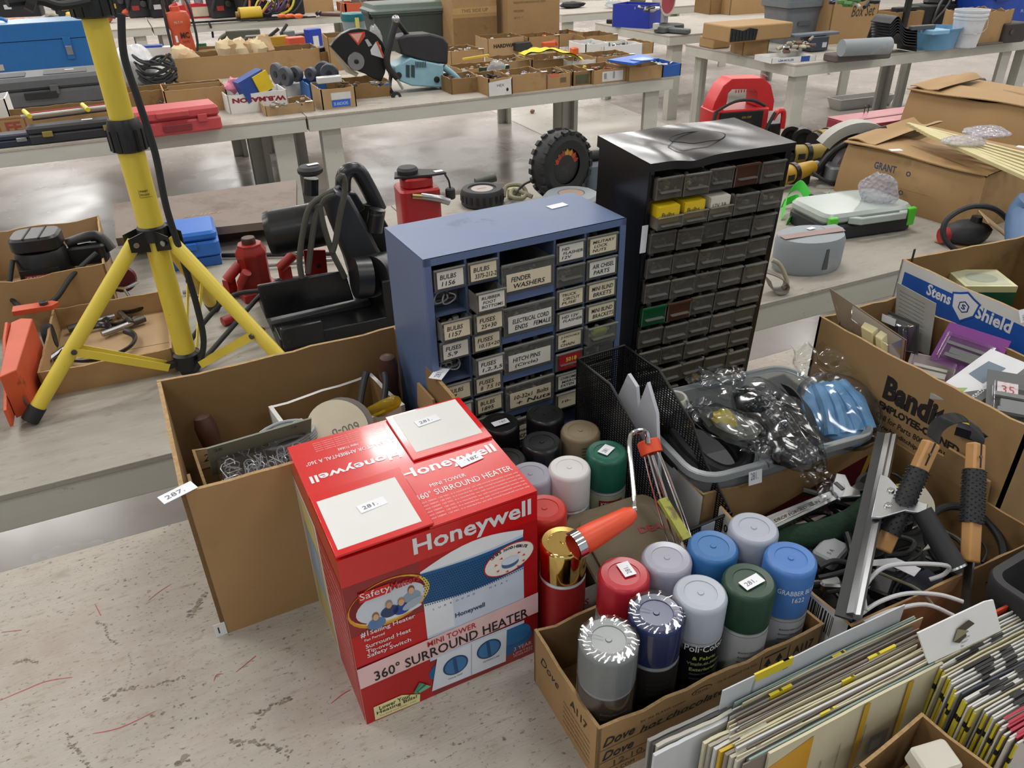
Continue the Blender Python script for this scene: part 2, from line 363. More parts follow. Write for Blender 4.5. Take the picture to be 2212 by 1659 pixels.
def trestle(x0, x1, y0, y1, label, top='table_white', legs=True, ap=.07, group=None, posts=None, marks=None):
    t = thing('trestle_table', label, 'table', ((x0+x1)/2, (y0+y1)/2, 0), 0, group)
    w_, d = (x1-x0)/2, (y1-y0)/2
    b = MB(); b.bx(-w_, -d, T-.012, w_, d, T, top)
    if marks: marks(b, Vector((-(x0+x1)/2, -(y0+y1)/2, T+.0004)))
    b.build('tabletop', t, bev=.001)
    for sy in (-1, 1):
        b = MB(); b.bx(-w_+.003, sy*(d-.022)-.019, T-.012-ap, w_-.003, sy*(d-.022)+.019, T-.0122, 'board_paint'); b.build('side_rail', t, bev=.002)
    for sx in (-1, 1):
        b = MB(); b.bx(sx*(w_-.022)-.019, -d+.042, T-.012-ap, sx*(w_-.022)+.019, d-.042, T-.0122, 'board_paint'); b.build('end_rail', t, bev=.002)
    if legs:
        for sx in (-1, 1):
            for sy in (-1, 1):
                b = MB(); X = sx*(w_-.13); Y = sy*(d-.065)
                b.box((X, Y, (T-.013)/2), (.11, .03, T-.013), 'board_paint'); b.box((X+sx*.036, Y-sy*.04, (T-.013)/2), (.036, .09-.04, T-.013), 'board_paint')
                b.build('leg', t, bev=.002)
    return t
def near_marks(b, off):
    # red pen strokes and dark rubber scuffs on the paint
    def stroke(pts, r, m):
        r = r*.75
        P = [at(x, y, T)+off-Vector((0, 0, T)) for x, y in pts]
        for i in range(len(P)): P[i].z = off.z
        P = smooth(P, 4); n = len(P); L_, R_ = [], []
        for i, p in enumerate(P):
            t = (P[min(i+1, n-1)]-P[max(i-1, 0)]); t.z = 0; t.normalize(); q = Vector((-t.y, t.x, 0))*r*(.35+.65*sin(pi*(i+.4)/(n+.2)))
            L_.append(p+q); R_.append(p-q)
        b.rings([L_, R_], m, closed=False)
    rb = random.Random(9)
    def blot(pts, r):
        P = smooth([Vector((q.x, q.y, off.z)) for q in (at(x, y, T)+off for x, y in pts)], 6)
        for p in P:
            for k in range(3):
                c = p+Vector((rb.gauss(0, r*.5), rb.gauss(0, r*.5), rb.uniform(0, .0001))); s_ = r*rb.uniform(.15, .62)
                b.add([c+Vector((s_*rb.uniform(.6, 1.6)*cos(a*.9), s_*rb.uniform(.4, 1)*sin(a*.9), 0)) for a in range(7)], [tuple(range(7))], '#7f776b' if k else '#615a50')
    for pts in ([(0, 1513), (50, 1492), (100, 1472), (156, 1463)], [(200, 1585), (260, 1572), (335, 1537)], [(320, 1298), (345, 1278), (370, 1262)], [(510, 1452), (553, 1417)],
                [(205, 1305), (218, 1330)], [(4, 1366), (47, 1361)], [(715, 1520), (740, 1500), (757, 1490)], [(462, 1472), (468, 1458), (482, 1456)]):
        stroke(pts, .0009, '#b0394a')
    for pts, r in (([(415, 1328), (428, 1305), (442, 1282)], .0055), ([(208, 1345), (228, 1352), (232, 1375), (250, 1391)], .0022), ([(225, 1510), (270, 1490), (340, 1480), (400, 1462)], .004),
                   ([(555, 1543), (590, 1525), (625, 1508)], .004), ([(550, 1565), (560, 1555)], .0045), ([(500, 1600), (560, 1607), (625, 1625)], .005), ([(380, 1655), (395, 1640)], .008),
                   ([(145, 1585), (160, 1615), (190, 1655)], .0035), ([(330, 1549), (352, 1542)], .004), ([(425, 1553), (448, 1541)], .003), ([(278, 1414), (283, 1440), (272, 1485)], .0013),
                   ([(612, 1382), (633, 1371)], .0025), ([(252, 1258), (278, 1253)], .0045), ([(30, 1432), (55, 1426), (80, 1430)], .0035), ([(130, 1459), (152, 1457)], .002),
                   ([(375, 1528), (392, 1522)], .003), ([(630, 1455), (655, 1408)], .0015), ([(410, 1485), (395, 1530)], .0022)):
        blot(pts, r)
trestle(-1.02, 1.42, -.08, 1.175, 'white-painted plywood trestle table in the foreground under the red heater box', 'table_white', marks=near_marks)
trestle(1.424, 3.86, -.08, 1.175, 'white trestle table at the right edge under the yellow-labelled paint tool cartons', 'table_white')
trestle(-1.68, .752, 1.40, 2.69, 'scuffed trestle table under the yellow tripod, second row', 'table_dirty')
trestle(.756, 3.19, 1.40, 2.69, 'dusty trestle table under the large crushed cartons, second row', 'table_dirty')
trestle(3.194, 5.63, 1.40, 2.69, 'trestle table beyond the crushed cartons, second row right edge', 'table_dirty')
trestle(-1.62, .815, 4.41, 5.66, 'white trestle table under the red tool case, third row')
trestle(.82, 3.235, 4.40, 5.66, 'white trestle table under the cut-off saw, third row')
trestle(-1.62, .815, 5.67, 6.92, 'trestle table behind the third row under the orange pump')
trestle(.82, 3.235, 5.67, 6.92, 'trestle table behind the third row under the grey-green tote')
trestle(4.2, 6.63, 4.33, 5.6, 'white trestle table on the right under the white bucket')
trestle(6.64, 9.05, 4.33, 5.6, 'white trestle table at the top right edge behind the white bucket')
trestle(4.4, 6.8, 6.1, 7.4, 'white trestle table under the blue bin and mitre saw')
trestle(4.5, 7.0, 8.3, 9.55, 'far white trestle table behind the mitre saw')
trestle(-2.1, .33, 9.85, 11.1, 'far trestle table under the orange-handled shears')
trestle(.34, 2.77, 9.85, 11.1, 'far trestle table with a brown carton near the top edge')
trestle(2.78, 5.2, 9.85, 11.1, 'far trestle table behind the two tall cartons')

# ---------------------------------------------------------------- red heater carton
def heater():
    W, D, H = .250, .238, .287
    t = thing('heater_carton', 'glossy red Honeywell heater box with two white panels on its taped lid', 'box', (.201, .652+D/2-.001, T), R(1.6))
    t['label'] = 'glossy red heater carton with two white rectangles on its lid flaps'
    x, y = W/2, D/2
    b = MB(); b.bx(-x, -y, 0, x, y, H-.003, 'red_gloss')
    f = Face(b, (-x, -y, 0), (W, 0, 0), (0, 0, H))
    f.q(0, 0, 1, .845, 'red_dark', .4)
    # radial paler red behind the heater picture
    f.q(.37, .40, 1, .845, '#b3161b/.3', .6); f.q(0, 0, .37, .26, '#b3161b/.3', .6); f.q(.0, .38, .37, .56, '#c11a1c/.3', .6)
    f.txt('Honeywell', .35, .862, 'white_gloss', w_=.615, h=.112, bold=.022)
    # tower body
    body = [(.37, .385), (.37, .78)] + [(.37+.55*i/10, .786+.052*sin(pi*i/10)+.03*i/10) for i in range(1, 10)] + [(.918, .80), (.918, .36)]
    f.poly(body, '#cdd8ea/.3', 2)
    f.poly([(.37+.055*i, .786+.052*sin(pi*i/10)+.03*i/10) for i in range(11)] + [(.918-.055*i, .79-.012*sin(pi*i/10)-.010*i/10) for i in range(11)], '#eef1f6/.3', 2.4)
    f.q(.37, .40, .52, .60, '#e6ebf3/.3', 2.2)
    gr = [(.37+.0548*i, .776-.014*sin(pi*i/10)) for i in range(11)]; gb = [(.918-.0548*i, .600-.024*sin(pi*i/10)) for i in range(11)]
    f.poly(gr+gb, '#1f5d92/.4', 3)
    for i in range(44):
        for j in range(13):
            X = .378+i*.0124+(j % 2)*.0062; Y = .592+j*.0138-.018*sin(pi*(X-.37)/.548)
            if X < .912: f.ell(X, Y, .0036, .0042, '#12304f/.5', 4, n=6)
    for i, ch in enumerate('SURROUND HEAT'):
        if ch != ' ': f.txt(ch, .412+i*.031+(.03 if i > 8 else 0), .545, '#4a5568', h=.011, l=4)
    f.txt('Honeywell', .526, .440, '#2b3a55', w_=.165, h=.036, l=4, bold=.02)
    f.ell(.837, .68, .145, .083, '#c0282a', 5, rot=.17); f.ell(.837, .68, .138, .076, '#f3ece4/.35', 6, rot=.17)
    for i, ch in enumerate('Offers 360° Heating'):
        a = 2.55-i*.1; f.txt(ch, .837+.118*cos(a)*1.0, .672+.062*sin(a), '#2a2a2e', h=.017, l=7, rot=(a-pi/2)*.55, bold=.02)
    f.ell(.84, .655, .048, .026, '#4e6c96', 8); f.ell(.84, .672, .048, .022, '#d8e4f2', 9)
    for a in (.3, .9, 2.2, 2.9, 3.7, 4.5, 5.3, 5.9):
        f.poly([(.84+.07*cos(a), .66+.042*sin(a)), (.84+.088*cos(a+.12), .66+.053*sin(a+.12)), (.84+.088*cos(a-.12), .66+.053*sin(a-.12))], '#d6453c', 8)
    # lozenge with the seated family
    f.ell(.205, .690, .204, .124, '#d9962b', 3, rot=.06); f.ell(.212, .692, .198, .114, '#e2c65a', 3.3, rot=.06); f.ell(.198, .700, .188, .108, '#7d1016', 3.5, rot=.06); f.ell(.212, .680, .172, .088, '#cfd5dd', 4, rot=.06)
    f.ell(.22, .610, .14, .02, '#e0e4ea', 5)
    for (X, Y, sh, hd, hr) in ((.13, .625, '#5a7ea8', '#d8a98a', '#8a6a44'), (.20, .665, '#2f4468', '#cf9c7c', '#8f8d8a'), (.26, .655, '#27499a', '#d8a98a', '#b08b57'), (.315, .700, '#8fa0b4', '#d8a98a', '#7a4b2a')):
        f.ell(X, Y-.028, .045, .032, sh, 6); f.ell(X, Y+.015, .017, .022, hr, 7); f.ell(X, Y+.009, .014, .018, hd, 8)
    f.ell(.315, .635, .055, .022, '#aab4c2', 7, rot=.3)
    f.poly([(.065, .742), (.215, .742), (.215, .792), (.065, .792)], '#d3231f', 8)
    f.txt('Safety', .070, .745, 'white_gloss', w_=.145, h=.046, l=10); f.txt('Matters', .222, .750, '#c3262a', w_=.14, h=.040, l=10, bold=.02)
    for st, X, Y, w_, h in (('#1', .045, .543, .038, .034), ('Selling Heater', .092, .540, .228, .030), ('Fan Forced', .06, .517, .10, .015), ('Surround Heat', .06, .474, .23, .024), ('Tip-over', .061, .438, .125, .028), ('Safety Switch', .060, .410, .225, .030)):
        f.txt(st, X, Y, 'white_gloss', w_=w_, h=h, l=5, bold=.012)
    f.poly([(0, .247), (1, .277), (1, .406), (0, .372)], '#e9c4c4/.3', 6)
    f.txt('MINI TOWER', .365, .338, '#b51d22', w_=.27, h=.034, l=8, rot=.02, bold=.01)
    f.txt('360° SURROUND HEATER', .078, .262, '#15161a', w_=.86, h=.062, l=8, rot=.02, bold=.012)
    f.ell(.66, .150, .305, .105, '#1f5d92/.35', 2.5); f.ell(.86, .185, .095, .06, '#2d6fa8/.35', 2.8)
    f.q(.37, .24, .915, .26, '#cdd8ea/.3', 4.5); f.poly([(.409, .246), (.81, .246), (.797, .03), (.361, .040)], '#dde4ee/.3', 5)
    f.poly([(.600, .246), (.604, .246), (.592, .033), (.588, .033)], '#9aa8ba', 5.5)
    for cx, cy in ((.505, .150), (.700, .165)):
        f.ell(cx, cy, .072, .060, '#23496f', 6); f.ell(cx, cy, .062, .052, '#3a77b0/.3', 7); f.poly([(cx-.008, cy-.05), (cx+.012, cy-.05), (cx+.004, cy+.05), (cx-.014, cy+.05)], '#1f4d7d', 8)
    f.txt('FAN & TEMP', .46, .07, '#3b3f47', w_=.08, h=.01, l=6.5); f.txt('TEMPERATURE', .66, .085, '#3b3f47', w_=.10, h=.01, l=6.5)
    f.poly([(.045, .010), (.290, -.0+.006), (.296, .055), (.20, .10), (.047, .098)], '#e9dfa2/.5', 4)
    f.txt('Lower Your', .075, .064, '#22301f', w_=.17, h=.026, l=6, bold=.012); f.txt('Heating Bills!', .058, .036, '#22301f', w_=.22, h=.026, l=6, bold=.012)
    f.txt('To find out how, visit', .07, .021, '#5c6350', w_=.2, h=.009, l=6)
    for i in range(4): f.poly([(.262+.008*i, .085), (.30+.012*i, .135-.01*i), (.322+.012*i, .118-.012*i), (.27+.008*i, .07)], ['#3f8f6a', '#5aa57f', '#2f7857', '#74b892'][i], 7+i)
    f.txt('3 YEAR', .85, .072, '#e7b9b9', w_=.11, h=.026, l=3); f.txt('LIMITED', .845, .047, '#e7b9b9', w_=.12, h=.014, l=3); f.txt('WARRANTY', .845, .030, '#e7b9b9', w_=.12, h=.012, l=3)
    # worn left side with its own print, and tape
    g = Face(b, (-x, y, 0), (0, -D, 0), (0, 0, H))
    g.q(.0, .0, .5, .84, '#c7b9b4/.5', 1); g.q(.06, .02, .44, .80, '#b9ab70/.5', 2); g.q(.5, 0, .97, .84, '#a62226/.35', 1)
    for i in range(9): g.txt('heats the whole room evenly on every side', .54, .76-i*.06, '#e7d6d2', w_=.40, h=.015, l=3)
    g.q(.10, .30, .40, .62, '#8aa0b8/.4', 3)
    for i in range(6): g.txt('specifications and warranty', .1, .25-i*.034, '#5b4a38', w_=.3, h=.012, l=3)
    b.build('carton', t, bev=.0012)
    # lid flaps, each a little proud of the next
    def flap(nm, x0, y0, x1, y1, z, tilt, draw):
        c = MB(); w_, d = (x1-x0)*W, (y1-y0)*D; c.bx(0, 0, 0, w_, d, .003, 'red_gloss'); fc = Face(c, (0, 0, .003), (w_, 0, 0), (0, d, 0))
        draw(fc); return c.build(nm, t, (-x+x0*W, -y+y0*D, H-.003+z), rx=tilt[0], ry=tilt[1], bev=.0006)
    def d1(fc): fc.q(.045, .075, .9, .86, 'box_white', 1)
    def d2(fc): fc.q(.08, .12, .93, .97, 'box_white', 1)
    def d3(fc):
        fc.txt('Honeywell', .93, .38, 'white_gloss', w_=.86, h=.17, l=2, bold=.02, rot=pi)
        fc.txt('CALEFACTOR AMBIENTAL A 360°', .95, .60, 'white_gloss', w_=.86, h=.07, l=2, rot=pi); fc.txt('MINI TORRE', .62, .70, 'white_gloss', w_=.2, h=.04, l=2, rot=pi)
        for i in range(5): fc.txt('Use solamente con un receptaculo de corriente domestico normal', .95, .77+i*.04, '#f0c9c6', w_=.72, h=.02, l=2, rot=pi)
    def d4(fc):
        fc.txt('Honeywell', -.02+.04, .72, 'white_gloss', w_=.93, h=.20, l=2, bold=.022)
        fc.txt('MINI TOWER', .20, .53, 'white_gloss', w_=.34, h=.055, l=2); fc.txt('360° SURROUND HEATER', .03, .40, 'white_gloss', w_=.92, h=.09, l=2)
        for i in range(6): fc.txt('Rated 1500W, 120 VAC. It is intended for use with normal household current only', .03, .33-i*.05, '#f0c9c6', w_=.94, h=.028, l=2)
    flap('lid_flap', 0, .50, .555, 1, .0005, (0, 0), d3)
    flap('lid_flap', .44, 0, 1, .53, .0008, (0, 0), d4)
    flap('lid_flap', 0, 0, .462, .50, .0042, (0, R(-.6)), d1)
    flap('lid_flap', .55, .53, 1, 1, .0042, (R(.5), 0), d2)
    for (X, Y, Z, rz) in ((-.25, -.23, .0082, .1), (.245, .345, .0085, .1), (.31, -.10, .0045, pi+.15)):
        sticker(t, (X*W, Y*D, H-.003+Z), (.034, .015), '281.', rz)
heater()

# ---------------------------------------------------------------- big open carton and what lies in it
t = thing('open_carton', 'tall open brown cardboard box behind the red heater box', 'box', (.130, 1.050, T), R(1.6))
b = MB(); open_box(b, .405, .325, .262, .006, 'kraft', 'kraft_dark', wob=.004, seed=3)
f = Face(b, (-.2025, -.1625, 0), (.405, 0, 0), (0, 0, .262))
f.poly([(.40, .50), (.62, .50), (.51, .74)], '#27315c', 1); f.poly([(.455, .53), (.565, .53), (.51, .665)], 'kraft', 2)
f.txt('THE PACKAGING STORE', .41, .26, '#2b241d', w_=.5, h=.028, l=1, shear=.3)
b.build('carton', t, bev=.0008)
b = MB(); b.prism([(0, 0), (.05, 0), (.048, .035), (.03, .05), (.008, .045)], (0, 0, .004), 'kraft', u=(0, 1, 0), v=(0, 0, 1)); b = MB()
b.prism([(-.05, 0), (.03, -.005), (.045, .03), (.03, .07), (-.03, .075)], (.004, 0, 0), 'kraft', o=(-.192, -.09, .15), u=(0, 1, 0), v=(0, 0, 1)); b.build('inner_flap', t)
b = MB(); b.prism([(-.05, 0), (.05, 0), (.04, .05), (-.03, .055)], (-.004, 0, 0), 'kraft', o=(.19, -.02, .17), u=(0, 1, 0), v=(0, 0, 1)); b.build('inner_flap', t)
sticker(t, (-.205, -.160, .2635), (.045, .02), '287.', .35); sticker(t, (.205, -.04, .2635), (.036, .022), '281.', .8)
b = MB(); b.bx(-.008, 0, -.012, .008, .0007, .012, '#dfe3e0'); b.txt('1', (-.003, -.0004, -.006), (1, 0, 0), (0, 0, 1), '#222'+'222', h=.012); b.build('label', t, (-.205, -.1635, .013))
def turned_handle(p, rz, tilt, label):
    b = MB(); b.lathe([(.006, 0), (.013, .003), (.016, .02), (.0175, .05), (.015, .085), (.017, .11), (.0175, .13), (.013, .146), (.004, .150)], 'wood_dark', 20)
    return one(b, 'wooden_handle', label, 'handle', p, rz, 'turned wooden handles in the brown box', rx=tilt)
turned_handle((-.010, 1.135, .80), R(30), R(-12), 'dark turned wooden handle in the left rear corner of the brown box')
turned_handle((.290, 1.165, .83), R(0), R(3), 'dark turned wooden handle in the right rear corner of the brown box')
# kraft tray with handwriting and a pack of wire hooks
t2 = thing('cardboard_tray', 'small worn cardboard tray with handwritten 13963 inside the tall brown box', 'box', (.040, 1.015, T+.008), R(4))
b = MB(); open_box(b, .17, .125, .195, .004, 'kraft', 'kraft_dark', wob=.006, seed=5); f = Face(b, (-.083, .0575, .155), (.166, 0, 0), (0, 0, .04))
f.q(0, .1, 1, .95, 'kraft_light', 1); f.txt('2pcs/13963', .06, .3, '#26231f', w_=.56, h=.42, l=3, shear=.2); b.build('carton', t2)
t3 = thing('hook_pack', 'clear plastic pack of bright wire hooks on a grey card in the cardboard tray', 'package', (.048, .992, T+.165), R(4), rx=R(30))
b = MB(); b.bx(-.075, .038, -.004, .075, .0405, .085, '#8e9182/.6'); f = Face(b, (-.075, .038, 0), (.15, 0, 0), (0, 0, .085), k=.0003); f.txt('28', .06, .82, '#4d5145', h=.1); f.txt('10', .8, .85, '#4d5145', h=.08); b.build('backing_card', t3)
b = MB(); rnd = random.Random(4)
for i in range(115):
    c = Vector((rnd.uniform(-.058, .06), rnd.uniform(-.030, .024), rnd.uniform(.008, .052))); a = rnd.uniform(0, 6.3); tl = rnd.uniform(-1, 1)
    m_ = Matrix.Rotation(a, 3, 'Z') @ Matrix.Rotation(tl, 3, 'X')
    b.tube([c+m_ @ Vector((.007*cos(q*.85)*(1 if q < 6 else 1.3), .007*sin(q*.85), .0008*q)) for q in range(7)]+[c+m_ @ Vector((.016, -.006, .006))], .0009, '#c9ced6/.25/.4', 5)
o = b.build('wire_hooks', t3); o['kind'] = 'stuff'
b = MB(); b.rbox((0, -.003, .030), (.138, .075, .058), 'clear', .008, .004); b.build('plastic_blister', t3)
# white tray, discs, cable, pliers, screwdriver
t4 = thing('card_tray', 'white lined card tray standing in the tall brown box behind the heater box', 'box', (.183, 1.112, T+.0075), R(9))
b = MB(); open_box(b, .19, .13, .185, .007, 'box_white', 'kraft_dark', edge='box_white', wob=.004, seed=9); b.build('carton', t4)
t5 = thing('sanding_disc', 'beige round sanding disc printed 600-b upside down in the brown box', 'sanding disc', (.165, 1.025, .945), R(8), rx=R(38))
b = MB(); b.lathe([(.048, 0), (.048, .002)], '#c9c0aa/.8', 36); f = Face(b, (-.048, -.048, .002), (.096, 0, 0), (0, .096, 0)); f.txt('600-b', .84, .50, '#5d5a54', w_=.46, h=.16, rot=pi); f.txt('60', .96, .72, '#5d5a54', w_=.17, h=.16, rot=pi) if 0 else None
f.q(.30, .24, .72, .38, '#8f8a7f', 1); f.txt('NORTON', .70, .37, '#d8d2c2', w_=.38, h=.10, l=2, rot=pi); b.build('disc', t5)
b = MB(); b.lathe([(.047, 0), (.047, .0025)], '#77716a/.8', 30); b.build('backing_disc', t5, (.012, .003, -.004))
t6 = thing('network_cable', 'grey network cable coiled in the brown box with a clear plug end', 'cable', (.11, 1.03, .935))
b = MB()
for i in range(6):
    b.tube([(.028*cos(a*.7854)*(1+.12*i)-.005*i, .020*sin(a*.7854)*(1+.1*i), .004*i+.004*sin(a)) for a in range(8)], .0026, '#9a9ea2/.5', 7, 3, True)
b.tube([(.03, 0, .012), (.0, .022, .022), (-.02, .012, .02), (-.035, .006, .02)], .0026, '#9a9ea2/.5', 7, 4); b.build('cord', t6)
b = MB(); b.box((-.052, .003, .02), (.022, .011, .009), 'clear_smoke'); b.box((-.038, .004, .02), (.016, .012, .011), '#a6aaae/.4'); b.build('plug', t6, bev=.001)
t7 = thing('screwdriver', 'screwdriver with clear amber handle and red collar in the brown box', 'screwdriver', (.222, 1.085, .915), R(-52), ry=R(55))
b = MB(); b.lathe([(.003, .0), (.009, .004), (.0115, .02), (.0125, .06), (.011, .082), (.008, .088)], 'amber', 12); b.build('handle', t7)
b = MB(); b.lathe([(.0125, -.018), (.0125, .002)], '#c83a26/.3', 12); b.build('collar', t7); b = MB(); b.cyl((0, 0, -.09), (0, 0, -.018), .003, 'steel', 10); b.build('shaft', t7)
t8 = thing('pliers', 'pliers with long black rubber grips in the brown box', 'pliers', (.235, 1.09, .925))
for s_, pts in ((1, [(-.04, -.035, -.03), (-.02, .0, .0), (.0, .035, .025), (.012, .052, .038)]), (2, [(-.03, -.05, -.03), (.012, -.018, .0), (.035, .02, .022), (.042, .045, .032)])):
    b = MB(); b.tube(pts, lambda q: .0045+.002*q, 'rubber', 10, 4); b.build('grip', t8)
b = MB(); b.box((-.04, -.05, -.035), (.02, .03, .012), 'steel_dark'); b.build('jaw', t8, bev=.002)
b = MB(); b.tube([(.13, 1.055, .925), (.15, 1.09, .945), (.19, 1.10, .95), (.22, 1.07, .94)], .0035, 'rubber', 8, 5)
one(b, 'rubber_cord', 'short black cord looped beside the sanding disc in the brown box', 'cord')

# ---------------------------------------------------------------- blue parts cabinet
def drawer(parent, x, y, z, w_, h, d, mat, pull=0, label=None, lh=.72, fill=None, name='drawer', seed=0, card='card', hang=False, rz=0, stickh=None):
    """small clear drawer; x, z its lower left on the cabinet front (local), opening towards -y"""
    rnd = random.Random(seed)
    o = MB(); t = .0012; F = -pull
    o.bx(0, F, 0, w_, F+t*1.2, h*.86, mat); o.bx(0, F, h*.86, w_, F-.004, h*.92, mat)
    o.bx(0, F, 0, t, F+d, h*.84, mat); o.bx(w_-t, F, 0, w_, F+d, h*.84, mat); o.bx(0, F, 0, w_, F+d, t, mat)
    o.bx(w_*.12, F-.007, h*.32, w_*.88, F, h*.36, 'plastic_edge') if not label else None
    o.bx(-.0003, F-.0006, h*.85, w_+.0003, F+.0012, h*.93, 'plastic_edge'); o.bx(-.0003, F-.0004, 0, .0012, F+.0006, h*.86, 'plastic_edge'); o.bx(w_-.0012, F-.0004, 0, w_+.0003, F+.0006, h*.86, 'plastic_edge')
    dr = o.build(name, parent, (x, y, z), rz=rz)
    if fill:
        c = MB(); n = 18 if w_ < .07 else 40
        for i in range(n):
            a = Vector((rnd.uniform(.006, w_-.006), F+rnd.uniform(.005, min(d, .05)), rnd.uniform(.003, h*.5))); k = rnd.randrange(4); m_ = fill[rnd.randrange(len(fill))]
            dv = Vector((rnd.uniform(-1, 1), rnd.uniform(-1, 1), rnd.uniform(-.3, .6))).normalized()*rnd.uniform(.006, .013)
            lo, hi = Vector((.003, F+.003, .003)), Vector((w_-.003, F+d-.003, h*.8))
            cl = lambda q: Vector([min(max(q[j], lo[j]), hi[j]) for j in range(3)])
            if k < 2: c.cyl(cl(a), cl(a+dv), rnd.uniform(.0014, .0032), m_, 7)
            elif k == 2: c.blob(a+Vector((0, .004, .003)), (.009, .008, .007), m_, 8, 5, .1, i)
            else: c.box(cl(a+Vector((0, .004, .004))), (.009, .006, .006), m_)
        q = c.build('contents', dr); q['kind'] = 'stuff'
    if label:
        c = MB(); lw = w_*.86; lz = h*.10; hh = h*lh
        c.bx(w_*.08, F-.0012, lz, w_*.08+lw, F-.0003, lz+hh, card)
        fc = Face(c, (w_*.08, F-.0013, lz), (lw, 0, 0), (0, 0, hh))
        n = len(label)
        for i, st in enumerate(label):
            if not st: continue
            ww = min(.84, .105*len(st)*(.05/w_ if w_ > .07 else 1)+.1); fc.txt(st, .1+.05*(i % 2), .90-(i+1)*(.80/n)+.03, '#1f2024', w_=ww, h=.56/n, l=1, shear=.15, bold=.012)
        c.build('label_card', dr)
    return dr
BT = ['#a9abad/.3', '#a9adae', '#d0ccc0', '#8a6e50', '#c9ccd0/.3']
def blue_cabinet():
    W, D, H = .366, .170, .455
    t = thing('parts_cabinet', 'blue metal small-parts cabinet with handwritten drawer labels behind the heater box', 'drawer cabinet', (.328, 1.024, T), R(2.8))
    b = MB(); k = .0016
    b.bx(0, .002, 0, k, D, H, 'blue_cab'); b.bx(W-k, .002, 0, W, D, H, 'blue_cab'); b.bx(0, D-k, 0, W, D, H, 'blue_cab')
    b.bx(0, .0, H-k, W, D, H, 'blue_cab'); b.bx(0, .0, 0, W, D, .006, 'blue_cab')
    b.bx(0, 0, 0, .012, .0045, H, 'blue_cab'); b.bx(W-.012, 0, 0, W, .0045, H, 'blue_cab'); b.bx(0, 0, H-.012, W, .0045, H, 'blue_cab')
    b.build('body', t, bev=.0012)
    xs = [.0135, .0695, .1265, .2285, .2870, .3405+.012]    # column edges
    ps = .0405; z1 = H-.0145
    b = MB()
    for x in xs[1:5]: b.bx(x-.0035, .001, .006, x+.0005, D-.006, H-.008, 'blue_cab_dark')
    for c in (0, 1, 3, 4):
        for r in range(1, 11): b.bx(xs[c], .001, z1-r*ps-.002, xs[c+1]-.003, D-.006, z1-r*ps+.0005, 'blue_cab_dark')
    for r in range(1, 6):
        z = z1-r*.0735; b.bx(xs[2], .0006, z-.0135, xs[3]-.003, D-.006, z+.0005, 'blue_cab')
    b.build('divider_grid', t)
    L_ = {0: [('BULBS', '1156'), None, ('BULBS', '1157'), ('FUSES', '5,9'), None, ('BULBS', '67'), ('BULBS', ''), ('BULBS', '53')],
          1: [('BULBS', '3375-212-2'), ('RUBBER', 'FOOT', 'BOTTOMS'), ('FUSES', '25+30'), ('FUSES', '10,15+20'), ('FUSES', '1,2,3,5'), ('FUSES', '8  7.5 10'), ('BULBS', '1895'), 0],
          3: [('HD', 'FLASHER', '12V'), 0, ('TRUCK', 'CIRCUT', ' FUSE'), ('HD 12V', 'FLASHER', ''), ('J-HOOKS', '+', 'CHAIN'), 5018, ('CHROME', 'MIRROR', 'EXTEN'), ('', '10-', '')],
          4: [('MILITARY', 'LOCK', 'NUTS'), ('AIR CHISEL', 'PARTS'), ('MINI BLIND', 'BRKETS'), ('MINI BLIND', 'BRACKETS'), 0, 0, 0, 0]}
    for c in (0, 1, 3, 4):
        for r in range(8):
            lb = L_[c][r]; x = xs[c]+.001; w_ = xs[c+1]-xs[c]-.0055; z = z1-(r+1)*ps+.0015; sd = c*20+r
            pull = .004+.001*(sd % 4)+(.024 if (c, r) == (1, 1) else .012 if (c, r) in ((0, 2), (1, 2), (1, 4), (4, 4)) else 0)
            if lb is None:       # bay left open, wire coils inside
                d_ = drawer(t, x, .012, z, w_, ps-.005, .12, 'drawer_clear', -.02, None, fill=['chrome', '#5b5f60', 'steel'], seed=sd); c_ = MB(); q_ = random.Random(sd)
                for i in range(7):
                    cc = Vector((w_*q_.uniform(.3, .7), q_.uniform(.01, .045), ps*q_.uniform(.25, .45))); a0 = q_.uniform(0, 3)
                    c_.tube([cc+Vector((.012*cos(a0+a*.8), .004*sin(a*1.3+i), .010*sin(a0+a*.8))) for a in range(8)], .0013, '#b4b7ba/.3', 6, 3)
                c_.build('wire_coil', d_); continue
            if lb == 5018:
                d_ = drawer(t, x, .002, z, w_, ps-.003, .13, 'drawer_clear', pull, seed=sd); c_ = MB(); c_.bx(.005, -pull-.003, .002, w_-.004, -pull-.001, ps-.009, '#a5252b/.4')
                fc = Face(c_, (.005, -pull-.003, .002), (w_-.009, 0, 0), (0, 0, ps-.011)); fc.txt('5018', .3, .52, '#e6c74b', w_=.5, h=.28, bold=.03); fc.txt('quality lamp', .25, .3, '#d8b04b', w_=.6, h=.08); fc.txt('12 volt', .25, .16, '#d8b04b', w_=.4, h=.08); c_.build('label_card', d_); continue
            d_ = drawer(t, x, .002, z, w_, ps-.003, .13, 'drawer_clear', pull, lb if lb else None, fill=BT if (sd % 3 or not lb) else None, seed=sd, card='card' if sd % 3 else '#d6d5ca/.6')
            if (c, r) == (4, 4):
                c_ = MB(); c_.blob((w_/2, -pull+.012, .016), (.034, .014, .022), '#c2cf3e/.5', 14, 7, .04); c_.build('yellow_part', d_)
    CL = [('FENDER', '    WASHERS'), ('ELECTRICAL CORD', ' ENDS    FEMALE'), ('HITCH PINS', '(Circle)'), ('10-32x1  Bolts', '          + Nuts'), ('Small Phillips', '  screws')]
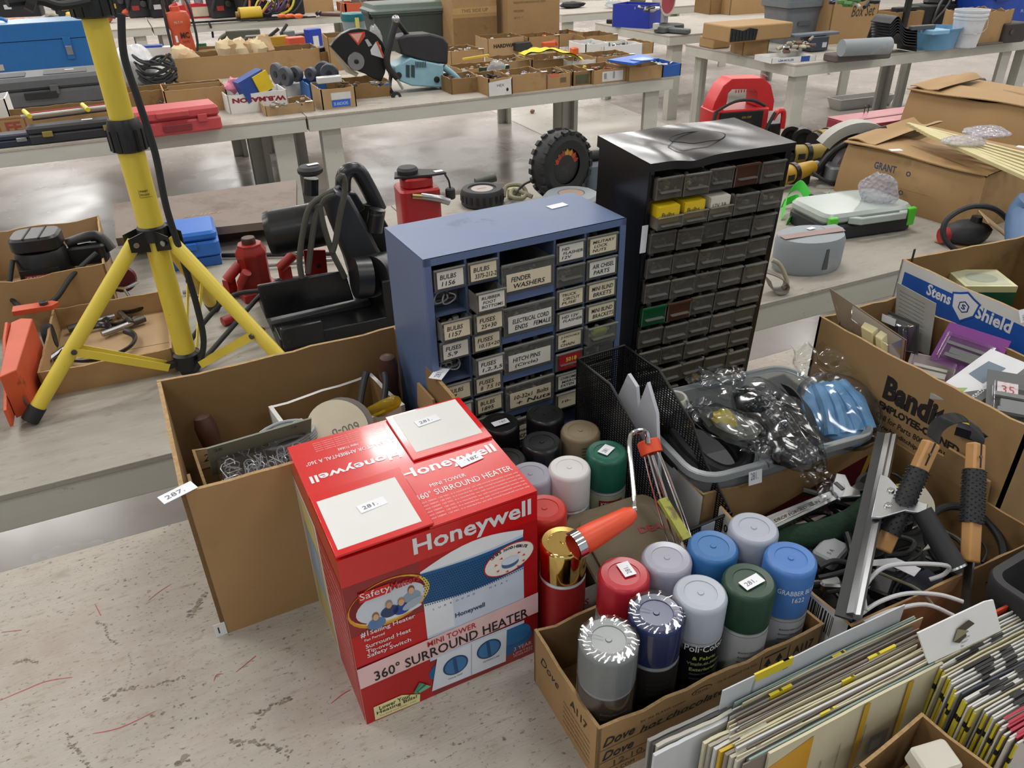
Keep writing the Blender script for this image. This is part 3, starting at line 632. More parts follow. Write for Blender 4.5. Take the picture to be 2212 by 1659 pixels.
    for r in range(5):
        z = z1-(r+1)*.0735+.0015
        drawer(t, xs[2]+.0015, .002, z, xs[3]-xs[2]-.007, .0565, .13, 'drawer_clear', .005+.002*(r % 2), CL[r], lh=.52, fill=BT+(['#a35a2c', '#c9d4e6'] if r == 0 else ['#e0ddd0']), seed=90+r, card='card' if r in (0, 3, 4) else '#d6d5ca/.6')
    sticker(t, (.30, .115, H+.0004), (.036, .018), '', .1)
    b = MB(); b.add([(0, 0, 0), (.018, -.002, .001), (.012, -.004, -.04), (.004, -.003, -.035)], [(0, 1, 2, 3)], '#c9cdd2/.3'); b.build('tape_scrap', t, (.0, -.001, .10))
blue_cabinet()

# ---------------------------------------------------------------- black parts cabinet
def black_cabinet():
    W, D, H = .292, .168, .545
    t = thing('parts_cabinet', 'tall black metal parts cabinet with smoky drawers and a scuffed shiny top', 'drawer cabinet', (.728, 1.062, T+.0), R(-1.3), rx=R(3.2))
    b = MB(); k = .0016
    b.bx(0, .0, 0, k, D, H-.012, 'black_paint'); b.bx(W-k, .0, 0, W, D, H-.012, 'black_paint'); b.bx(0, D-k, 0, W, D, H-.012, 'black_paint'); b.bx(0, 0, 0, W, D, .006, 'black_paint')
    b.bx(0, 0, 0, .009, .004, H-.012, 'black_paint'); b.bx(W-.013, 0, 0, W, .004, H-.012, 'black_paint'); b.build('body', t, bev=.001)
    # dented lid: a crumpled sheet with a folded skirt
    def zt(u, v): return H+.0035*sin(u*9+v*3)*sin(pi*u)*sin(pi*v*.8)-(.007*math.exp(-((u-.30)/.10)**2)*(1-v)**2)
    c = MB(); N = 26
    c.sheet(lambda i, j: (-.003+(W+.006)*i, -.003+(D+.006)*j+(.004*math.exp(-((i-.3)/.12)**2)*(1-j)), zt(i, j)), N, 14, 'black_top')
    for j, m_ in ((0, -.003), (1, D+.003)):
        c.sheet(lambda i, q, j=j: (-.003+(W+.006)*i, -.003+(D+.006)*j+(.004*math.exp(-((i-.3)/.12)**2)*(1-j)), zt(i, j)-q*.014), N, 1, 'black_paint')
    for i in (0, 1): c.sheet(lambda j, q, i=i: (-.003+(W+.006)*i, -.003+(D+.006)*j, zt(i, j)-q*.020), 8, 1, 'black_paint')
    c.tube([(.15+.055*cos(a*.5236), .085+.030*sin(a*.5236), H+.0022+.001*sin(a*3)) for a in range(12)], .0008, 'black_matte', 5, 3, True)
    c.build('dented_top', t)
    rows = 11; ph = (H-.016)/rows; b = MB()
    for r in range(1, rows): b.bx(.004, -.001, r*ph-.0012, W-.012, D-.006, r*ph+.0012, 'black_paint')
    b.build('shelf_stack', t)
    cw = (W-.026)/5; mats = ['drawer_smoke']*6+['drawer_clear']
    FL = ['#cfcabc', '#b9bbbd/.3', '#a59c8c', '#e6e1d2', '#8d8275']
    rnd = random.Random(12)
    for r in range(rows):
        zz = H-.016-(r+1)*ph+.002
        big = r >= 9
        n = 4 if r == 10 else 5
        cw2 = (W-.026)/n
        for c in range(n):
            if (r, c) in ((9, 0), (9, 2)): continue
            pull = rnd.uniform(.004, .012)+(.012 if r in (1,) else 0)
            mat = 'drawer_smoke'; fill = FL
            if (r, c) == (5, 0): mat = 'drawer_green'
            if (r, c) in ((5, 1), (0, 3)): mat = 'drawer_brown'
            if (r, c) == (0, 4): fill = ['#8f2a2e', '#a33']+['#7a2328']
            if (r, c) == (0, 4): fill = ['#8f2a2e', '#7a2328']
            if (r, c) == (10, 1): fill = ['#3a3f96', '#2c3180']
            d_ = drawer(t, .010+c*cw2, -.001, zz, cw2-.003, (ph-.007)*(.6 if r == 1 and c < 3 else 1), .13, mat, pull, None, fill=fill, seed=200+r*7+c, rz=rnd.uniform(-.03, .03))
            if r == 1 and c < 3:    # small printed cartons crammed in the second row
                k2 = MB(); w2 = cw-.012; k2.bx(.004, -pull+.004, .003, .004+w2, .05, ph-.010, '#ddd7c8/.5' if c == 2 else '#e3c21f/.45'); k2.bx(.002, .05, .004, .006+w2, .075, ph-.006, '#2c5a86/.5')
                fc = Face(k2, (.004, -pull+.004, .003), (w2, 0, 0), (0, 0, ph-.013)); fc.q(.05, .05, .95, .2, '#22221f', 1); fc.txt('Bulbs' if c < 2 else 'FUSES', .15, .5, '#1d2a44' if c < 2 else '#444', w_=.6, h=.22) if c < 2 else fc.txt('12V 3A', .12, .5, '#444444', w_=.7, h=.2)
                k2.build('small_carton', d_)
    sticker(t, (-.0, -.0015, H*.76), (.012, .05), '', 0, rx=pi/2)
black_cabinet()

# ---------------------------------------------------------------- spray cans
def dims(o): return o
def spray_can(x, y, z, H, cap, capmat, label, group, body='#8d9093/.35', lab='#b9bcbe/.5', art=None, wrap=False, tag_=None, r=.0325, rz=0, ring=True, emb=True, caph=.058, capr=None, tilt=0):
    t = thing('spray_can', label, 'spray can', (x, y, z), rz, group, rx=tilt)
    capr = capr or r
    b = MB(); b.lathe([(r-.003, 0), (r, .003), (r, H-caph-.007), (r-.002, H-caph-.005), (r-.0005, H-caph-.003), (r-.005, H-caph)], body, 32)
    # printed wrap round label
    n = 32
    b.rings([[((r+.0004)*cos(2*pi*j/n), (r+.0004)*sin(2*pi*j/n), zz) for j in range(n)] for zz in (.006, H-caph-.008)], lab)
    def curved(st, z0, h, w_, m, a0):
        vs, fs, asp = glyphs(st, .01, 0); b.add([((r+.0009)*cos(a0+(X-.5)*w_/r), (r+.0009)*sin(a0+(X-.5)*w_/r), z0+Y*h) for X, Y in vs], fs, m)
    if art: art(b, curved, r)
    b.build('can', t)
    c = MB(); k = H-caph
    c.lathe([(capr, k-.002), (capr, H-.006), (capr-.0015, H-.0018), (capr-.004, H), (.020, H-.0006), (.0195, H-.0016), (.004, H-.0016), (.0035, H-.0004)], capmat, 36, caps=False)
    c.add([(.0036*cos(2*pi*j/8), .0036*sin(2*pi*j/8), H-.0004) for j in range(8)], [tuple(range(8))], capmat)
    if emb:
        for i, ch in enumerate(emb if isinstance(emb, str) else 'PUSH AND TWIST'):
            a = 2.2-i*.24; c.txt(ch, (.024*cos(a), .024*sin(a), H-.0004), (sin(a), -cos(a), 0), (cos(a), sin(a), 0), capmat, h=.0034, bold=.02)
    c.build('cap', t)
    if capmat == 'cap_frost':
        c = MB(); c.lathe([(.006, k-.004), (.006, k+.018), (.004, k+.022)], '#e8e8ea/.4' if 'bright' not in label else '#3f56c8/.4', 14); c.build('nozzle', t)
    if wrap:
        c = MB(); rnd = random.Random(int(x*1000))
        c.rings([[((capr+.0012+rnd.uniform(0, .0012))*cos(2*pi*j/40), (capr+.0012+rnd.uniform(0, .0012))*sin(2*pi*j/40), zz) for j in range(40)] for zz in (.02, H*.4, k, H-.004)], 'clear')
        c.rings([[((capr+.001)*q*cos(2*pi*j/40), (capr+.001)*q*sin(2*pi*j/40), H+.001+.0012*sin(j*2.3+q*9)) for j in range(40)] for q in (1, .9, .75, .6)], 'clear'); c.build('shrink_wrap', t)
        c = MB(); c.tube([((.006+.02*q)*cos(2.4), (.006+.02*q)*sin(2.4), H+.0015) for q in (0, .5, 1)], .0008, 'bag', 5); c.build('wrap_seam', t)
    if tag_: sticker(t, (tag_[0], tag_[1], H+.0006), (.022, .014) if len(tag_) < 4 else tag_[3], '281.', tag_[2])
    return t
FR = 'spray cans in the chocolate drink carton'
def fine(lines, m='#5f6468', n=9):
    def art(b, cv, r):
        for i in range(n): cv('directions shake well before use', .088-i*.0085, .0036, .042, m, -pi/2-.1)
        for st, z, h, w_, mm, a in lines: cv(st, z, h, w_, mm, a)
    return art
CZ_ = T+.005
def capat(px, py, z): p = at(px, py, z); return p.x, p.y
for (px, py, H, cm, lb, kw) in (
    (1315, 1380, .198, '#7d8384/.3', 'spray can with mid grey cap under shiny shrink wrap, front left of the drink carton', dict(lab='#4b4039/.4', wrap=True, capr=.0338, art=fine([], '#8d8378'))),
    (1418, 1322, .196, '#27335f/.25', 'spray can with navy blue cap in the front row of the drink carton', dict(lab='#2f2b2a/.5', wrap=True, art=fine([], '#55504c'))),
    (1514, 1279, .198, '#a9b0bc/.35', 'spray can with pale grey cap and Color lettering on a black label', dict(caph=.052, lab='#15171a/.3', art=fine([('Poli·Color', .112, .011, .052, '#e9ecef', -pi/2-.25), ('& Fabric', .098, .006, .030, '#b8c65a', -pi/2-.25), ('Vinyle et tissu', .088, .006, .042, '#a6b552', -pi/2-.25), ('Exteriores', .078, .006, .034, '#b8c65a', -pi/2-.25)], '#7f8486', 4))),
    (1619, 1253, .200, '#22402f/.35', 'spray can with dark green cap carrying a 281 price sticker', dict(lab='#a9acae/.45', tag_=(0, -.004, .1, (.030, .015)), art=fine([], '#4f5457', 12))),
    (1709, 1204, .202, '#4475b8/.35', 'spray can with bright blue cap marked BLUE at the right end of the drink carton', dict(lab='#b4b9be/.45', caph=.074, art=fine([], '#4f5457', 10))),
    (1348, 1238, .196, '#b3202f/.3', 'spray can with crimson cap carrying a price sticker in the drink carton', dict(lab='#c9ccd0/.4', tag_=(.006, .004, 1.5, (.024, .016)))),
    (1441, 1203, .192, 'cap_frost', 'spray can with milky clear cap over a bright blue nozzle in the drink carton', dict(lab='#c7c9d4/.4')),
    (1541, 1178, .196, '#2f6ba6/.35', 'spray can with medium blue cap behind the pale grey cap', dict(lab='#8b9096/.4')),
    (1629, 1138, .202, '#a3a9b6/.35', 'spray can with plain light grey cap at the rear of the drink carton', dict(lab='#9fa5ab/.4'))):
    H_ = H-.018; x_, y_ = capat(px, py, CZ_+H_); y_ = max(y_, .493)
    cn = spray_can(x_, y_, CZ_, H_, None, cm, lb, FR, **kw)
    if 'BLUE' in lb:
        b = MB()
        for st, z, h, w_, a in (('GRABBER BLUE', .150, .008, .052, -pi/2-.30), ('1622', .138, .008, .016, -pi/2-.25)):
            vs, fs, asp = glyphs(st, .01, 0); b.add([(.0331*cos(a+(X-.5)*w_/.0325), .0331*sin(a+(X-.5)*w_/.0325), z+Y*h) for X, Y in vs], fs, '#dfe6f0')
        b.build('cap_lettering', cn)

# low drink carton with torn rim
t = thing('drink_carton', 'low torn brown carton printed hot chocolate holding nine spray cans', 'box', (.4725, .534, T), R(.5))
W, D, H = .338, .160, .100
b = MB(); open_box(b, W, D, H, .004, 'kraft', 'kraft_dark', edge='kraft_edge', wob=.007, seed=8)
f = Face(b, (-W/2, -D/2, 0), (W, 0, 0), (0, 0, H*.93)); ink = '#2a2520/.7'
f.txt('Dove', .02, .66, ink, w_=.13, h=.17, shear=.35, bold=.02); f.txt('Dove', .02, .38, ink, w_=.13, h=.17, shear=.35, bold=.02)
f.txt('for the FLAVIA system', .17, .80, ink, w_=.19, h=.06); f.txt('hot chocolate', .17, .60, ink, w_=.37, h=.13, shear=.3, bold=.015)
for y_ in (.60, .34, .16): f.q(.01, y_, .40, y_+.008, ink, 1)
f.txt('12.10.10  00:13  80', .07, .18, '#4a3c2e', w_=.46, h=.11); f.txt('FLAVIA.COM', .01, .04, ink, w_=.15, h=.07)
f.ell(.43, .90, .045, .055, ink, 1); f.ell(.43, .90, .041, .045, 'kraft', 2); f.txt('Flavia', .40, .875, ink, w_=.055, h=.05, l=3)
f.txt('72 X 0.66OZ (18.7G)', .50, .86, ink, w_=.18, h=.055); f.q(.70, .60, .703, .98, ink, 1); f.q(.835, .60, .838, .98, ink, 1)
for x_ in (.73, .785): f.poly([(x_, .64), (x_+.012, .64), (x_+.012, .76), (x_+.024, .76), (x_+.006, .90), (x_-.012, .76), (x_, .76)], ink, 1)
f.q(.715, .93, .82, .955, ink, 1); f.txt('A117', .86, .72, ink, w_=.10, h=.16, bold=.02); f.txt('0009', .87, .62, ink, w_=.05, h=.05)
g = Face(b, (-W/2, D/2, 0), (0, -D, 0), (0, 0, H*.93))
g.txt('A117', .60, .70, ink, w_=.25, h=.15, bold=.02); g.txt('Dove', .12, .62, ink, w_=.3, h=.16, shear=.35)
for i in range(5): g.txt('chocolate drink sachets for brewers', .5, .56-i*.1, ink, w_=.4, h=.04)
b.build('carton', t, bev=.0006)

# gold and dark cans behind, standing in a printed white carton
t = thing('printed_carton', 'white carton printed EXECUTIVE in a black panel holding the rear spray cans', 'box', (.457, .812, T), R(2))
W, D, H = .192, .315, .092
b = MB(); open_box(b, W, D, H, .003, 'box_white', 'kraft_dark', edge='box_white', wob=.004, seed=2)
f = Face(b, (-W/2, -D/2, 0), (W, 0, 0), (0, 0, H)); f.q(.30, .30, 1, .80, '#17171a', 1); f.txt('EXECUTIVE', .33, .58, '#e8e8ea', w_=.6, h=.14, bold=.02); f.txt('CHOICE', .40, .38, '#e8e8ea', w_=.4, h=.13, bold=.02)
f.poly([(.05, .03), (.25, .03), (.15, .28)], '#c05a86', 1); f.txt('BAGS', .02, .62, '#c8466f', w_=.2, h=.14, bold=.02)
g = Face(b, (-W/2, D/2, 0), (0, -D, 0), (0, 0, H)); g.txt('GARBAGE BAGS', .5, .6, '#c8466f', w_=.48, h=.2, bold=.02); g.q(.3, .45, .98, .49, '#22222a', 1); g.q(.6, .05, .9, .35, '#b9548a', 1)
b.build('carton', t, bev=.0006)
RR = 'spray cans in the white printed carton'
for (px, py, H, cm, lb, kw) in (
    (1216, 1168, .172, 'gold', 'spray can with mirror gold cap beside the orange roller handle', dict(lab='#a9272a/.4', body='#c9ccce/.3', caph=.05)),
    (1176, 1096, .178, '#c6352c/.35', 'spray can with dusty red cap beside the heater box', dict(lab='#b92b22/.4', body='#b92b22/.4')),
    (1146, 1022, .176, 'cap_frost', 'spray can with clear frosted cap half hidden by the heater box corner', dict(lab='#c7c9cc/.4')),
    (1230, 1008, .182, '#d9d8d8/.35', 'spray can with plain white cap in the printed carton', dict(lab='#a8aaab/.3', body='#b9bbbc/.25')),
    (1311, 974, .184, '#1d5f4c/.35', 'spray can with bottle green cap and pale label showing a red band', dict(lab='#b7bd9f/.4', tag_=(.0, .002, .5, (.024, .017)), caph=.055)),
    (1254, 928, .182, '#7d7058/.4', 'spray can with ribbed tan cap below the black cap row', dict(lab='#6b6150/.4')),
    (1178, 892, .182, '#17181b/.3', 'spray can with glossy black cap rearmost against the blue cabinet', dict(lab='#2a2c2e/.4')),
    (1170, 953, .180, '#131417/.3', 'spray can with black cap in front of the rearmost black cap', dict(lab='#222426/.4')),
    (1080, 912, .180, '#101113/.35', 'spray can with black cap carrying an upside-down 281 sticker', dict(lab='#222426/.4', tag_=(.0, -.002, pi+.05, (.028, .013)), ring=True)),
    (1094, 990, .168, '#18191b/.4', 'spray can with black cap mostly hidden behind the heater box edge', dict(lab='#222426/.4'))):
    x_, y_ = capat(px, py, T+.004+H)
    x_ = max(x_, .372)
    cn = spray_can(x_, y_, T+.004, H, None, cm, lb, RR, r=.0318, **kw)
    if 'tan cap' in lb:
        b = MB()
        for i in range(7): b.rings([[(.0324*cos(a), .0324*sin(a), z) for a in (-2.0, -1.75, -1.5, -1.25, -1.0)] for z in (.130+i*.006, .132+i*.006)], '#4e4636', closed=False)
        b.build('cap_ribs', cn)
    if 'bottle green' in lb:
        b = MB(); vs, fs, asp = glyphs('KRYLON', .02, 0)
        b.rings([[(.0326*cos(a), .0326*sin(a), z) for a in [-2.4+i*.15 for i in range(9)]] for z in (.098, .112)], '#8c2030', closed=False)
        b.add([(.0329*cos(-2.3+X*1.0), .0329*sin(-2.3+X*1.0), .1015+Y*.0075) for X, Y in vs], fs, '#e6e0d4'); b.build('label_band', cn)

# ---------------------------------------------------------------- mesh letter bin, roller frame, tray
def mesh_bin():
    t = thing('mesh_file_bin', 'black wire-mesh file holder with dipping front standing behind the spray cans', 'file holder', (.612, .815, T+.001), R(3))
    w_, x, y, h = .105, .047, .145, .262
    side = [(-y, 0), (y, 0), (y, h), (.05, h), (-.04, h*.80), (-.075, h*.62), (-y, h*.42)]
    for sx in (-1, 1):
        b = MB(); b.tube([(sx*x, p, q) for p, q in side], .0022, 'mesh_wire', 6, closed=True)
        # woven mesh clipped to the side outline
        def top(yy):
            for (a, ha), (c, hc) in zip(side[2:], side[3:]):
                if c <= yy <= a: return hc+(ha-hc)*(yy-c)/max(a-c, 1e-6)
            return h*.42
        n = 44
        for i in range(n+1):
            yy = -y+2*y*i/n; hh = top(yy); b.bx(sx*x-.0005, yy-.001, 0, sx*x+.0005, yy+.001, hh, 'mesh_wire')
        for k in range(60):
            zz = h*k/60; y0 = -y
            while y0 < y and top(y0) < zz: y0 += .004
            b.bx(sx*x-.0005, y0, zz-.0009, sx*x+.0005, y, zz+.0009, 'mesh_wire')
        b.build('side_panel', t)
    b = MB()
    for i in range(24): b.bx(-x+2*x*i/23-.0007, y-.0005, 0, -x+2*x*i/23+.0007, y+.0005, h, 'mesh_wire')
    for k in range(60): b.bx(-x, y-.0005, h*k/60-.0007, x, y+.0005, h*k/60+.0007, 'mesh_wire')
    b.tube([(-x, y, h), (x, y, h)], .0022, 'mesh_wire', 6); b.build('back_panel', t)
    b = MB(); hf = h*.42
    for i in range(24): b.bx(-x+2*x*i/23-.0007, -y-.0005, 0, -x+2*x*i/23+.0007, -y+.0005, hf, 'mesh_wire')
    for k in range(26): b.bx(-x, -y-.0005, hf*k/26-.0007, x, -y+.0005, hf*k/26+.0007, 'mesh_wire')
    b.tube([(-x, -y, hf), (x, -y, hf)], .0022, 'mesh_wire', 6); b.bx(-x, -y, 0, x, y, .001, 'mesh_wire'); b.build('front_panel', t)
    b = MB(); b.bx(-.012, -y-.0025, hf*.55, .014, -y-.001, hf-.002, '#a9b3c4/.4'); b.build('paper_slip', t)
    return t
mesh_bin()
b = MB(); b.prism([(-.04, 0), (.045, 0), (.05, .08), (.04, .19), (.018, .245), (-.002, .20), (-.02, .23), (-.035, .16)], (0, .006, 0), '#c9ced6/.5', u=(0, 1, 0), v=(0, 0, 1)) if 0 else None
b.prism([(-.07, 0), (.07, 0), (.072, .10), (.05, .20), (.028, .252), (.004, .24), (-.004, .205), (-.022, .262), (-.05, .22), (-.072, .10)], (.006, 0, 0), '#c9ced6/.5', u=(0, 1, 0), v=(0, 0, 1))
f = Face(b, (0, -.07, .02), (0, .14, 0), (0, 0, .2)); b.blob((-.002, -.02, .115), (.014, .03, .06), '#2f4fb0/.4', 12, 7)
one(b, 'shoe_insole_pack', 'white paper cutout with a blue patch seen through the black mesh file holder', 'package', (.612, .86, T+.004), R(3))

def roller():
    t = thing('paint_roller_frame', 'paint roller frame with orange grip, bent wire neck and orange end cap', 'paint roller', (0, 0, 0))
    A = at(1243, 1178, .942); B_ = at(1368, 1108, .952)
    d = (B_-A).normalized(); L_ = (B_-A).length
    m_ = Matrix.Translation(A) @ d.to_track_quat('Z', 'Y').to_matrix().to_4x4()
    b = MB(); b.on(m_); b.lathe([(.0165, .006), (.0175, .014), (.017, .03), (.0145, .06), (.0125, .085), (.010, L_-.004), (.0085, L_)], '#e2502b/.4', 24, caps=False)
    b.lathe([(.0085, L_), (.001, L_)], '#e2502b/.4', 24, caps=False); b.build('grip', t)
    b = MB(); b.on(m_); b.lathe([(.0155, -.004), (.0185, -.004), (.0185, .008), (.017, .009)], 'chrome', 26, caps=False); b.lathe([(.0155, -.004), (.0150, .004), (.0135, .05), (.001, .055)], '#b83316/.5', 24, caps=False)
    for i in range(5): b.tube([((.0145-.0004*i)*cos(a*.393), (.0145-.0004*i)*sin(a*.393), .004+i*.006+a*.0003) for a in range(16)], .0012, '#d8431f/.4', 5, closed=True)
    b.build('ferrule', t)
    b = MB(); P1 = B_; P2 = at(1372, 1098, .955); P3 = at(1358, 945, 1.0); P4 = at(1375, 925, 1.0); P5 = at(1395, 932, .99); P6 = at(1400, 958, .975)
    b.tube([P1, P1+(P2-P1)*.7+Vector((0, 0, .002)), P2+(P3-P2)*.12, P2+(P3-P2)*.5, P2+(P3-P2)*.9, P3+(P4-P3)*.5, P5, P6], .0036, 'chrome', 10, 4); b.build('wire_neck', t)
    e = at(1400, 955, .965); g = at(1500, 1260, .83); dd = (g-e).normalized()
    m2 = Matrix.Translation(e) @ dd.to_track_quat('Z', 'Y').to_matrix().to_4x4()
    b = MB(); b.on(m2); b.lathe([(.006, -.002), (.0155, -.002), (.017, .0), (.0165, .018), (.0145, .0185), (.006, .012)], '#e2502b/.4', 26); b.build('end_cap', t)
    b = MB(); b.on(m2); L2 = (g-e).length
    for i in range(5):
        a = 2*pi*i/5; b.tube([(.011*cos(a), .011*sin(a), .012), (.015*cos(a), .015*sin(a), .06), (.017*cos(a), .017*sin(a), .15), (.010*cos(a), .010*sin(a), L2*.98)], .0013, 'chrome', 6, 4)
    b.cyl((0, 0, .01), (0, 0, L2), .0024, 'chrome', 8); b.build('roller_cage', t)
roller()

# translucent brown tray stood on edge, and a peeling strip of wood
p0 = at(1235, 1130, .86); p1 = at(1500, 1215, .86)
t = thing('plastic_paint_tray', 'translucent brownish plastic container with red lettering leaning behind the clear-capped can', 'container', (.487, .682, .857), R(-2), rx=R(14))
b = MB(); b.rbox((0, 0, .003), (.150, .135, .006), 'brown_clear', .022, .002); b.rbox((-.002, -.002, -.035), (.125, .112, .07), 'brown_clear', .02, .004); b.build('container', t)
b = MB(); b.rbox((0, .0, .009), (.118, .100, .003), 'brown_clear', .015, .001); b.txt('DEAL', (.02, .0, .0115), (1, -.1, 0), (.1, 1, 0), '#8b2a2e', w_=.045, h=.011, bold=.03); b.txt('MADE', (-.045, -.045, .0115), (1, .2, 0), (-.2, 1, 0), '#6a3a34', w_=.03, h=.007); b.build('lid', t)
b = MB(); a_, c_ = at(1430, 1078, .915), at(1483, 1165, .885); b.bar(a_, c_, .016, .006, 'peeling_paint', up=(.2, -.3, 1)); a_, c_ = at(1437, 1080, .92), at(1478, 1160, .89)
one(b, 'wood_strip', 'short wooden strip with peeling yellow-green paint beside the roller cage', 'stick')

# ---------------------------------------------------------------- plastic tub with bagged things, on its torn carton
t = thing('torn_carton', 'brown carton with torn rim and dark red panel under the milky plastic tub', 'box', (.822, .822, T), R(-3))
W, D, H = .352, .245, .128
b = MB(); open_box(b, W, D, H, .004, 'kraft', 'kraft_dark', wob=.010, seed=21)
f = Face(b, (-W/2, -D/2, 0), (W, 0, 0), (0, 0, H)); f.poly([(.30, 0), (1, 0), (1, .80), (.93, .82), (.30, .30)], '#5c1a20/.4', 1); f.poly([(.90, .3), (.935, .82), (.965, .81), (.93, .3)], '#b79a33/.5', 2)
for i, st in enumerate(('100 RINGS', 'ASSORTED')): f.txt(st, .44+.1*i, .28+.08*i, '#8a4a48', w_=.3, h=.05, l=2, rot=.06)
g = Face(b, (-W/2, D/2, 0), (0, -D, 0), (0, 0, H)); g.q(0, 0, 1, .97, 'box_white', 1)
b.build('carton', t, bev=.0006)
t = thing('plastic_tub', 'milky clear plastic storage tub full of bagged gloves and hose on a torn carton', 'tub', (.809, .814, T+.016), R(-4.5))
W, D, H = .350, .246, .146
def rr(w_, d, r, z, n=5):
    o = []
    for q, (sx, sy) in enumerate(((1, 1), (-1, 1), (-1, -1), (1, -1))):
        for j in range(n+1):
            a = pi/2*(q+j/n); o.append((sx*(w_/2-r)+r*cos(a), sy*(d/2-r)+r*sin(a), z))
    return o
b = MB(); b.rings([rr(W-.060, D-.060, .03, 0), rr(W-.022, D-.022, .04, H-.012), rr(W-.020, D-.020, .04, H-.004), rr(W, D, .045, H), rr(W+.004, D+.004, .046, H-.012)], 'frost'); b.add(rr(W-.060, D-.060, .03, .001), [tuple(range(24))], 'frost'); b.build('tub', t)
b = MB(); b.rings([rr(W+.004, D+.004, .046, H-.012), rr(W+.003, D+.003, .046, H-.001), rr(W-.014, D-.014, .04, H+.001), rr(W-.020, D-.020, .04, H-.006)], 'frost'); b.build('rim', t)
sticker(t, (-.075, -D/2-.003, H-.016), (.024, .030), '281.', 0, rx=R(78)); sticker(t, (W/2+.0, .03, H+.002), (.026, .014), '', .2, rx=.1)
# black hose coil
b = MB()
for i in range(3):
    b.tube([(.058*cos(a*.5236)*(1-.07*i), .075*sin(a*.5236)*(1-.05*i), .017*i+.006*sin(a*1.1+i)) for a in range(12)], .0115, 'rubber', 10, 3, True)
one(b, 'hose_coil', 'coil of thick black rubber hose at the left end of the milky tub', 'hose', (.712, .800, .862), R(10), rx=R(14))
b = MB(); P = smooth([at(1688, 832, .945), at(1712, 842, .95), at(1735, 870, .945), at(1748, 915, .93), at(1750, 965, .912)], 5); wv = Vector((.55, -.35, -.75)).normalized()
b.rings([[p-wv*.004, p+wv*.026, p+wv*.026+Vector((.004, .003, 0)), p-wv*.004+Vector((.004, .003, 0))] for p in P], 'rubber', True)
one(b, 'belt_loop', 'curved black rubber belt standing between the two bags in the tub', 'belt')
def bag(name, p, d, rz, label, inner, imat, ilump=.08, cat='bag', rx=0, ry=0, crinkle=.10, seed=1, tail=None, outer='bag', text=None):
    t = thing(name, label, cat, p, rz, rx=rx, ry=ry)
    b = MB(); inner(b, imat); b.build('contents', t)
    b = MB(); b.blob((0, 0, d[2]/2), d, outer, 30, 18, crinkle, seed)
    if tail:
        for (x, y, z, l_, w_, a) in tail:
            rnd = random.Random(seed); c, s_ = cos(a), sin(a)
            b.sheet(lambda u, v: (x+c*u*l_-s_*(v-.5)*w_*(1-.45*u)+.004*sin(u*14+v*9), y+s_*u*l_+c*(v-.5)*w_*(1-.45*u), z+.010*sin(v*11+u*3)*(.3+u)-.01*u), 10, 10, outer)
    b.build('plastic_bag', t); 
    if text: text(t)
    return t
def glove_bundle(b, m):
    b.blob((0, .012, .02), (.075, .17, .042), m, 26, 16, .07, 5); b.blob((.004, -.05, .016), (.082, .07, .036), m, 20, 12, .09, 8)
    for i in range(5): b.tube([(-.03+i*.015, .06, .022), (-.03+i*.015, .01, .042-.002*i), (-.026+i*.013, -.04, .036)], .008, m, 8, 4)
bag('glove_bag', tuple(at(1668, 940, .905)), (.105, .215, .055), R(-8), 'clear bag of crumpled black rubber gloves lying across the front of the tub', glove_bundle, 'foil_black', rx=R(10), crinkle=.05, seed=3, tail=[(-.02, .08, .03, .085, .07, R(115)), (.01, -.09, .01, .055, .06, R(-80)), (.03, -.02, .02, .04, .12, 0)])
def small_parts(b, m):
    b.blob((0, .0, .022), (.06, .10, .034), m, 16, 9, .1, 2); b.blob((-.005, .006, .03), (.04, .05, .03), '#a7983f/.5', 12, 7, .1, 4)
bag('parts_bag', tuple(at(1572, 945, .915)), (.075, .13, .045), R(8), 'clear bag holding a yellowish part on top of the hose coil', small_parts, '#55574f/.4', crinkle=.06, seed=6, tail=[(0, -.05, .02, .04, .07, R(-85)), (-.01, .05, .03, .035, .07, R(95))])
def blue_gl(b, m):
    b.blob((0, 0, .022), (.115, .125, .035), m, 30, 16, .05, 9)
    for i in range(4): b.tube([(-.04+i*.024, -.045, .028), (-.03+i*.02, .0, .038), (-.02+i*.015, .05, .03)], .011, m, 8, 4)
def made(t):
    b = MB(); b.txt('MADE IN MALAYSIA', (.04, .066, .045), (-1, 0, 0), (0, -1, .1), '#2b2b2b', w_=.055, h=.005); b.build('lettering', t)
bag('glove_bag', tuple(at(1800, 905, .885)), (.14, .155, .055), R(-12), 'dirty clear bag of pale blue rubber gloves at the right end of the tub', blue_gl, 'blue_glove', rx=R(24), crinkle=.02, seed=12, tail=[(0, .05, .045, .085, .115, R(94))], outer='bag', text=made)
b = MB(); b.blob((0, 0, .02), (.12, .05, .03), 'bag', 22, 12, .09, 4)
one(b, 'plastic_bag', 'empty crumpled clear plastic bag behind the hose at the back of the tub', 'bag', tuple(at(1545, 835, .885)), R(-5))
